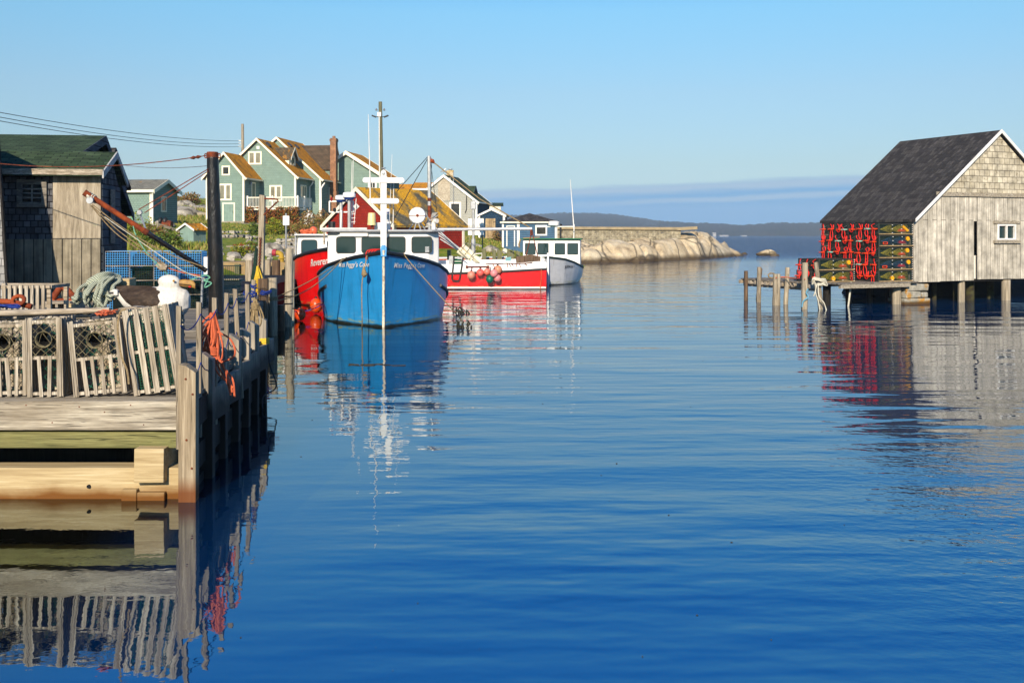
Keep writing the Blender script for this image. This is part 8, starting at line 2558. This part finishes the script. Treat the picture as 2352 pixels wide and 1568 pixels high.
# window in the gable
f_ = None
m = MB(F0); fw = .07
m.bx(wx0 - .02, wx0 + fw, -.04, .06, wz0, wz1); m.bx(wx1 - fw, wx1 + .02, -.04, .06, wz0, wz1); m.bx(wx0 + fw, wx1 - fw, -.04, .06, wz1 - fw, wz1); m.bx(wx0 + fw, wx1 - fw, -.04, .06, wz0, wz0 + fw); xm_ = (wx0 + wx1) / 2; m.bx(xm_ - .035, xm_ + .035, -.035, .05, wz0 + fw, wz1 - fw)
f_ = m.build("window", MT['white'], t)
m = MB(F0); m.bx(wx0 + fw, wx1 - fw, .065, .075, wz0 + fw, wz1 - fw); m.build("pane", MT['glass'], f_)
m = MB(F0); m.bx(wx0 - .25, wx1 + .25, -.10, -.002, wz0 - .15, wz0 - .02); m.bx(wx0 - .25, wx1 + .25, -.06, -.002, wz1 + .02, wz1 + .14); m.build("sill", MT['wharf_x'], f_)
m = MB(F0); m.bx(sl0 - .05, sl1 + .6, .2, .24, .98, pz(587, sl0)); m.build("slot_panel", MT['white'], t)
m = MB(F0)
for px_, r_, mt_ in ((2219, .16, 0), (2231, .14, 1), (2258, .17, 1), (2318, .20, 0), (2205, .10, 1), (2345, .2, 1)): pass
STILT = ((2219, .15, .25, 'post'), (2317, .20, .15, 'post'))
for px_, r_, y_, mt_ in STILT:
    m = MB(F0); x = px2x(px_); m.tube([(x, y_, -1), (x, y_, .9)], r_, 10); m.build("stilt", MT[mt_], t, smooth=50)
MT['mossy'] = mat('mossy_wet_pile', (.10, .095, .03), (.045, .035, .018), 5, rough=.9, bump=.02)
for px_, r_, y_ in ((2231, .14, .8), (2258, .19, .7), (2205, .10, 1.4), (2130, .12, .5), (2345, .16, 1.6)):
    m = MB(F0); x = px2x(px_); m.tube([(x, y_, -1), (x, y_, .86)], r_, 10); m.build("stilt", MT['mossy'], t, smooth=50)
# bank of rock added under the shed, coloured near black for the shade there
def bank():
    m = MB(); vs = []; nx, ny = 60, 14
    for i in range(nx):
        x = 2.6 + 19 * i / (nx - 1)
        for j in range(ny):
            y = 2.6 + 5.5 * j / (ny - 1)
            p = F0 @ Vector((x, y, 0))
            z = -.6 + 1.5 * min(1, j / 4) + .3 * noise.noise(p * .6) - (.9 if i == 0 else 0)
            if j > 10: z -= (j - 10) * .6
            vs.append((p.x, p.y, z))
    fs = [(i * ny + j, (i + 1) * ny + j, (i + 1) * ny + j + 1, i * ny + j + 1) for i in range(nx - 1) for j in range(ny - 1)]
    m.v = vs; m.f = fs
    props(m.build("shore_bank", rock_mat('shade_dark_rock', (.02, .017, .01), (.035, .03, .018), (.05, .045, .03), orange=False, band=False), smooth=60, uv=False), kind='structure')
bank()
# stone crib under the corner
t = thing("stone_pier", "stacked granite blocks with orange lichen holding up the corner of the grey shed", "stone pier", F0 @ Vector((.3, .2, 0)))
MT['lichen_stone'] = N('lichened_granite_block', .9, 0, .2)
def _ls():
    k = MT['lichen_stone']; v = k.co('Object'); f = k.noise(v, 5, 6, .65); g = k.noise(v, 1.5, 5, .7)
    c = k.ramp(f, [(.3, (.27, .26, .22)), (.7, (.50, .48, .42))]); c = k.mix(k.ramp(g, [(.52, 0), (.60, .9)]), c, (.50, .27, .03))
    sp = k.n("ShaderNodeSeparateXYZ"); k.l(k.n("ShaderNodeNewGeometry").outputs["Position"], sp.inputs[0]); c = k.mix(k.ramp(sp.outputs[2], [(.06, .9), (.16, 0)]), c, (.12, .07, .02))
    k.color(c); k.bump(f, .03); MT['lichen_stone'] = k.m
_ls()
for (xa, xb, ya, yb) in ((2078, 2130, 653, 669), (2077, 2112, 669.5, 684), (2112.5, 2128, 671, 684), (2075, 2132, 684.5, 699.5)):
    m = MB(F0); x0, x1 = px2x(xa) + .02, px2x(xb)
    m.bx(x0, x1, -.10, .9, max(-.3, pz(yb, x0)) if yb < 699 else -.5, pz(ya, x0) , .03); m.build("block", MT['lichen_stone'], t, bevel=.05)
# platform
t = thing("trap_platform", "low plank platform beside the grey shed stacked with roped lobster traps", "platform", F0 @ Vector((-3, 2, 0)))
m = MB(F0); y = -.3; q = random.Random(4)
while y < 5.2:
    m.bx(-4.9 + q.uniform(-.08, .08) + (0 if y > .5 else .7), -.05 + q.uniform(0, .04), y, y + .17, .90, .955 + q.uniform(-.008, .008)); y += .185
m.build("deck", MT['deck'], t)
m = MB(F0); m.bx(-4.1, -.45, -.28, -.14, .74, .895); m.bx(-4.8, -4.6, .4, 5.1, .62, .895); m.bx(-4.8, -.1, 2.4, 2.55, .66, .895); m.build("joist", MT['wharf_x'], t)
m = MB(F0)
for k in range(14): yy = .45 + 4.6 * k / 13; m.bx(-5.0, -4.81, yy, yy + .12, .74, .89)
m.build("joist_end", MT['lath_x'], t)
for (px_, yy, r_) in ((1899, .9, .16), (1949, 1.2, .12), (1997, 1.3, .13), (2041, 1.4, .12), (2059, .2, .19)):
    k = (px_ - CX) / FPX
    x = (k * (A0.y + VS.y * yy) - A0.x - VS.x * yy) / (US.x - k * US.y)
    m = MB(F0); m.tube([(x, yy, -1), (x, yy, .89)], r_, 10); m.build("pile", MT['darkwood'] if px_ != 2059 else MT['post'], t, smooth=50)
# standing posts along the platform's outer edge
for lab, tx, ty, bx_, by_, Y, r0, r1, mt_ in (
    ("leftmost slim brown post of the trap platform, in the water", 1713.5, 622, 1713, 690, 43.6, .10, .11, 'post_brown'),
    ("brown post leaning right behind the leftmost platform post", 1748 - 1, 616, 1738, 668, 44.6, .10, .10, 'post_brown'),
    ("grey brown post, third along the trap platform edge", 1744, 613, 1742, 695, 42.6, .11, .12, 'wharf'),
    ("thickest and palest post at the trap platform edge", 1783.5, 629, 1783, 702, 40.8, .18, .20, 'post'),
    ("pale leaning post just right of the thickest platform post", 1809, 614, 1803, 699, 41.2, .11, .12, 'post'),
    ("bare grey post with an orange band in front of the small trap stack", 1849, 603, 1847, 712, 38.6, .14, .15, 'post'),
    ("brown post leaning left, white rope knotted around it, in front of the small trap stack", 1874, 602, 1889, 710, 38.6, .10, .14, 'wharf')):
    post(lab, tx, ty, bx_, by_, Y, r1 * .85, r0 * .85, MT[mt_], name="platform_post", z0=-.5)
t = thing("rope_coil", "white rope knotted around the leaning post with ends trailing into the water", "rope", W(1877, 645, 38.4))
m = MB(); q = random.Random(6)
for k in range(7): m.tube(spline([W(1877 + q.uniform(-16, -4), 646 + q.uniform(-4, 8), 38.35), W(1872 + q.uniform(-6, 4), 640 + q.uniform(-4, 4), 38.25), W(1888 + q.uniform(-4, 10), 641 + q.uniform(-2, 5), 38.3), W(1894 + q.uniform(-4, 8), 650 + q.uniform(-3, 6), 38.4), W(1879, 652 + q.uniform(-2, 4), 38.3)], 5), .028, 6)
m.tube(spline([W(1877, 650, 38.3), W(1873, 670, 38.3), W(1879, 690, 38.3), W(1883, 712, 38.3)], 4), .025, 6); m.tube(spline([W(1879, 652, 38.3), W(1881, 680, 38.2), W(1892, 695, 38.2), W(1898, 712, 38.2)], 4), .025, 6); m.tube(spline([W(1872, 648, 38.3), W(1874, 662, 38.3), W(1869, 680, 38.3)], 4), .022, 6)
m.build("coil", MT['rope_white'], t, smooth=60)
line("pale rope hanging from the platform edge straight down to the water", [W(1955, 648, 40.2), W(1953, 665, 40.15), W(1950, 690, 40.1), W(1948, 706, 40.1), W(1947, 716, 40.1)], .04, MT['rope_white'], name="mooring_line")
line("pale blue cord tied on the bare grey platform post", [W(1856, 663, 38.4), W(1852, 672, 38.4), W(1856, 682, 38.4), W(1845, 692, 38.4), W(1842, 705, 38.4)], .03, mat('pale_blue_cord', (.22, .42, .52), (.18, .36, .45)), name="rope_piece")
line("orange line strung between the platform posts", [W(1782, 638, 40.6), W(1800, 636, 41), W(1830, 640, 40), W(1849, 641, 38.4)], .022, MT['rope_orange'], name="rope_piece")
t = thing("rope_coil", "small tan rope ring lying on the platform's far end", "rope", W(1772, 637, 42.8))
m = MB(); c = W(1773, 636, 42.9); m.tube([c + Vector((.16 * math.cos(a), .05 * math.sin(a), .06 + .10 * math.sin(a))) for a in [2 * math.pi * k / 12 for k in range(12)]], .03, 6, closed=True); m.build("coil", MT['rope_tan'], t, smooth=60)

# ------------------------------------------------------------------ roped traps
MT['trap_frame'] = mat('black_trap_frame', (.035, .030, .026), (.06, .052, .042), 8, rough=.8)
MT['runner'] = mat('pale_oak_runner', (.46, .36, .20), (.36, .27, .15), 8, rough=.85)
MT['hook_orange'] = mat('orange_bungee', (.78, .12, .015), (.70, .09, .015), 8, rough=.5)
MT['hook_mint'] = mat('mint_bungee', (.42, .60, .50), (.34, .52, .42), 8, rough=.5)
MT['twine_yellow'] = mat('yellow_head_twine', (.50, .42, .04), (.36, .32, .03), 12, rough=.8)
MT['twine_blue'] = mat('blue_head_twine', (.02, .10, .22), (.015, .07, .16), 12, rough=.8)
MT['net_orange'] = mat('orange_bait_bag', (.62, .16, .03), (.45, .09, .03), 9, rough=.8)
MT['net_magenta'] = mat('magenta_bait_bag', (.42, .02, .06), (.30, .02, .06), 9, rough=.8)
MT['float_yellow'] = mat('yellow_float', (.80, .46, .02), (.72, .38, .02), 6, rough=.4)
MT['backnet'] = mat('dark_green_net_mass', (.008, .030, .028), (.006, .02, .02), 7, rough=.95, bump=.03)
TLX, TLY, TLZ = 1.83, .415, .455
def roped_trap(seed, hook, side=None):
    q = random.Random(seed)
    t = thing("roped_trap", "x", "lobster trap", (0, 0, 0))
    L, Wd, H = TLX, TLY, TLZ
    m = MB(); s = .045
    for x in (s / 2, L - s / 2):
        for y in (s / 2, Wd - s / 2): m.box((x, y, H / 2), (s, s, H))
    for z in (s / 2, H - s / 2):
        for y in (s / 2, Wd - s / 2): m.box((L / 2, y, z), (L - 2 * s, s, s))
        for x in (s / 2, L - s / 2): m.box((x, Wd / 2, z), (s, Wd - 2 * s, s))
    m.build("frame", MT['trap_frame'], t, uv=False)
    m = MB()
    wire_grid(m, (.01, 0, 0), (0, 1, 0), (0, 0, 1), Wd, H, .075, .006)
    if side: wire_grid(m, (0, .01, 0), (1, 0, 0), (0, 0, 1), L, H, .06, .0055)
    m.build("wire_mesh", MT['wire_green'], t, uv=False)
    m = MB(); m.bx(.12 if not side else .12, L - .1, .16 if side else .06, Wd - .05, .03, H - .06, .02); m.build("inner_net", MT['backnet'], t, uv=False)
    # red bridle looping over the end
    x = -.03; y0 = Wd * q.uniform(.35, .65)
    d = q.uniform(.02, .50)
    m = MB()
    P = [(x + .02, y0 + q.uniform(-.05, .18), H - .02), (x - .03, y0 + q.uniform(-.05, .12), H * .75), (x - .05, y0 - .05, H * .45), (x - .05, y0 - q.uniform(.05, .14), H * .45 - d * .6), (x - .06, y0 - .05, H * .4 - d), (x - .05, y0 + .06, H * .42 - d * .6), (x - .04, y0 + .04, H * .5)]
    m.tube(spline(P, 5), .018, 6)
    if q.random() < .65: m.tube(spline([(x, y0 - .08, H * .9), (x - .04, y0 - .12, H * .6), (x - .05, y0 + .02, H * .42)], 5), .022, 6)
    m.build("bridle", MT['rope_red'], t, smooth=60, uv=False)
    m = MB(); hy = y0 + q.uniform(-.08, .08); H = TLZ * q.uniform(.8, 1.15)
    m.tube([(x - .04, hy - .16, H * .46), (x - .06, hy - .06, H * .42), (x - .05, hy + .04, H * .46), (x - .05, hy + .12, H * .44)], [.02, .04, .035, .02], 6)
    m.tube([(x - .05, hy + .12, H * .44), (x - .05, hy + .18, H * .5)], .014, 5); m.tube([(x - .05, hy + .12, H * .44), (x - .05, hy + .19, H * .38)], .014, 5)
    m.build("bungee", hook, t, smooth=60, uv=False); H = TLZ
    m = MB(); m.tube([(-.02, .06, H * .8), (-.02, Wd - .06, H * .55)], .008, 4); m.build("gate_wire", MT['steel'], t)
    if side:
        tw, bag, fl, fx_ = side
        m = MB()
        for (a, b) in ((.18, .75), (.70, 1.25), (.80, 1.6)):
            for k in range(13):
                z1 = .04 + (H - .08) * k / 12
                m.tube([(a + .01 * q.random(), .10, H * .42 + q.uniform(-.02, .02)), ((a + b) / 2, .06, H * .42 + (z1 - H * .42) * .6), (b, .045, z1)], .006, 3, caps=False)
            for k in range(4):
                u = a + (b - a) * (.3 + .2 * k); hgt = (H - .1) * (.3 + .2 * k) * .5
                m.tube([(u, .05, H * .42 - hgt), (u - .03, .05, H * .42), (u, .05, H * .42 + hgt)], .005, 3, caps=False)
        m.build("head_net", tw, t, uv=False)
        m = MB(); m.tube([(1.02, .10, .13), (1.2, .09, .16), (1.4, .10, .15), (1.55, .1, .10)], [.03, .09, .085, .02], 9); m.build("bait_bag", bag, t, smooth=60, uv=False)
        if fl:
            m = MB(); m.lathe((fx_, .05, .30 if fx_ > 1 else .13), [(.01, -.05), (.09, -.05), (.10, 0), (.09, .05), (.01, .05)], 14, 'Y'); m.build("float", MT['float_yellow'], t, smooth=40, uv=False)
        else:
            m = MB(); m.tube([(1.32, .06, .33), (1.6, .06, .14)], .07, 10); m.build("float", MT['float_yellow'], t, smooth=40, uv=False)
        m = MB(); m.bx(.0, L, -.035, -.002, -.005, .028); m.bx(1.2, 1.5, .02, .08, .03, .085); m.build("runner", MT['runner'], t)
        m = MB()
        for k in range(3): m.box((.72 + .0 * k, -.008, .06 + .16 * k), (.05, .012, .02)); m.box((1.22, -.008, .06 + .16 * k), (.05, .012, .02))
        for k in range(5): m.box((L - .02, -.008, .04 + .09 * k), (.03, .012, .025))
        m.build("clip", MT['white'], t, uv=False)
        if tw is MT['twine_blue']:
            m = MB()
            for a, b in (((.2, .08), (.42, .08)), ((.42, .08), (.42, .16)), ((.42, .16), (.2, .16)), ((.2, .16), (.2, .08))): m.beam((a[0], -.01, a[1]), (b[0], -.01, b[1]), .02, .02, (0, 1, 0))
            m.build("escape_vent", MT['hook_orange'], t, uv=False)
    return t
protos = [roped_trap(k + 1, MT['hook_mint'] if k in (2, 4) else MT['hook_orange']) for k in range(9)]
used = set()
GR = "roped lobster traps stacked on the platform"
ORD = ["first", "second", "third", "fourth", "fifth", "sixth", "seventh", "eighth"]
ROWN = ["bottom", "fourth", "third", "second", "top"]
def place(i, u, v, z, lab):
    p = F0 @ Vector((u, v, z))
    rot = (0, 0, rad(AS_ + RNG.uniform(-1.2, 1.2)))
    if i not in used:
        used.add(i); o = protos[i]; o.location = p; o.rotation_euler = rot; o['label'] = lab; o['group'] = GR
        return o
    return dup(protos[i], p, rot, lab, GR)
z00 = .965
q = random.Random(12)
sides = [(MT['twine_yellow'], MT['net_orange'], True, .75), (MT['twine_blue'], MT['net_magenta'], True, 1.62), (MT['twine_yellow'], MT['net_orange'], True, 1.55), (MT['twine_blue'], MT['net_magenta'], True, 1.55), (MT['twine_yellow'], MT['net_orange'], False, 0)]
sidelab = ["near trap of the bottom row, yellow netting and low yellow float showing through its side", "near trap of the fourth row, blue netting, magenta bag and round yellow float, orange vent",
           "near trap of the third row, yellow netting, round yellow float at its right end", "near trap of the second row, blue netting and yellow float above a magenta bag", "near trap of the top row, yellow netting with a slanted red and yellow float"]
for r_ in range(5):
    z = z00 + .484 * r_
    s_t = roped_trap(20 + r_, MT['hook_orange'], sides[r_])
    s_t.location = F0 @ Vector((-1.88 + q.uniform(-.03, .03), .0 + q.uniform(-.02, .02), z)); s_t.rotation_euler = (0, 0, rad(AS_)); s_t['label'] = sidelab[r_]; s_t['group'] = GR
    for c_ in range(1, 8):
        i = q.choice([0, 1, 2, 3, 5, 6, 7, 8, 4])
        place(i, -1.88 + q.uniform(-.04, .04), .43 * c_ + q.uniform(-.01, .01), z, f"red bridled trap with {'mint' if i in (2, 4) else 'orange'} hook, {ORD[7 - c_]} from left in the tall stack's {ROWN[r_]} row")
for r_ in range(2):
    z = z00 + .484 * r_
    s_t = roped_trap(40 + r_, MT['hook_orange'], sides[2 if r_ else 0])
    s_t.location = F0 @ Vector((-4.42, .62, z)); s_t.rotation_euler = (0, 0, rad(AS_)); s_t['group'] = GR
    s_t['label'] = f"yellow netted trap behind the platform posts, {'upper' if r_ else 'lower'} of two long sides facing out"
    for c_ in (1, 2):
        place(q.choice([0, 1, 3]), -4.42 - .05 * c_ * (1 - r_), .62 + .43 * c_, z, f"dark red roped trap {'directly behind the netted one' if c_ == 1 else 'at the left end'} in the small stack's {'upper' if r_ else 'lower'} row")
# traps glimpsed inside the shed
for k, (u, z, lab) in enumerate(((px2x(2239) - .3, 2.2, "dark trap with orange hook glimpsed through the tall slot in the shed wall"), ((wx0 + wx1) / 2 - .9, wz0 - .02, "dark trap seen through the shed window, red rope hanging on it"))):
    o = dup(protos[k], F0 @ Vector((u + (.9 if k else .2), .6 if k else .4, z)), (0, 0, rad(AS_ + (90 if k == 0 else 0))), lab, "traps stored inside the grey shed")
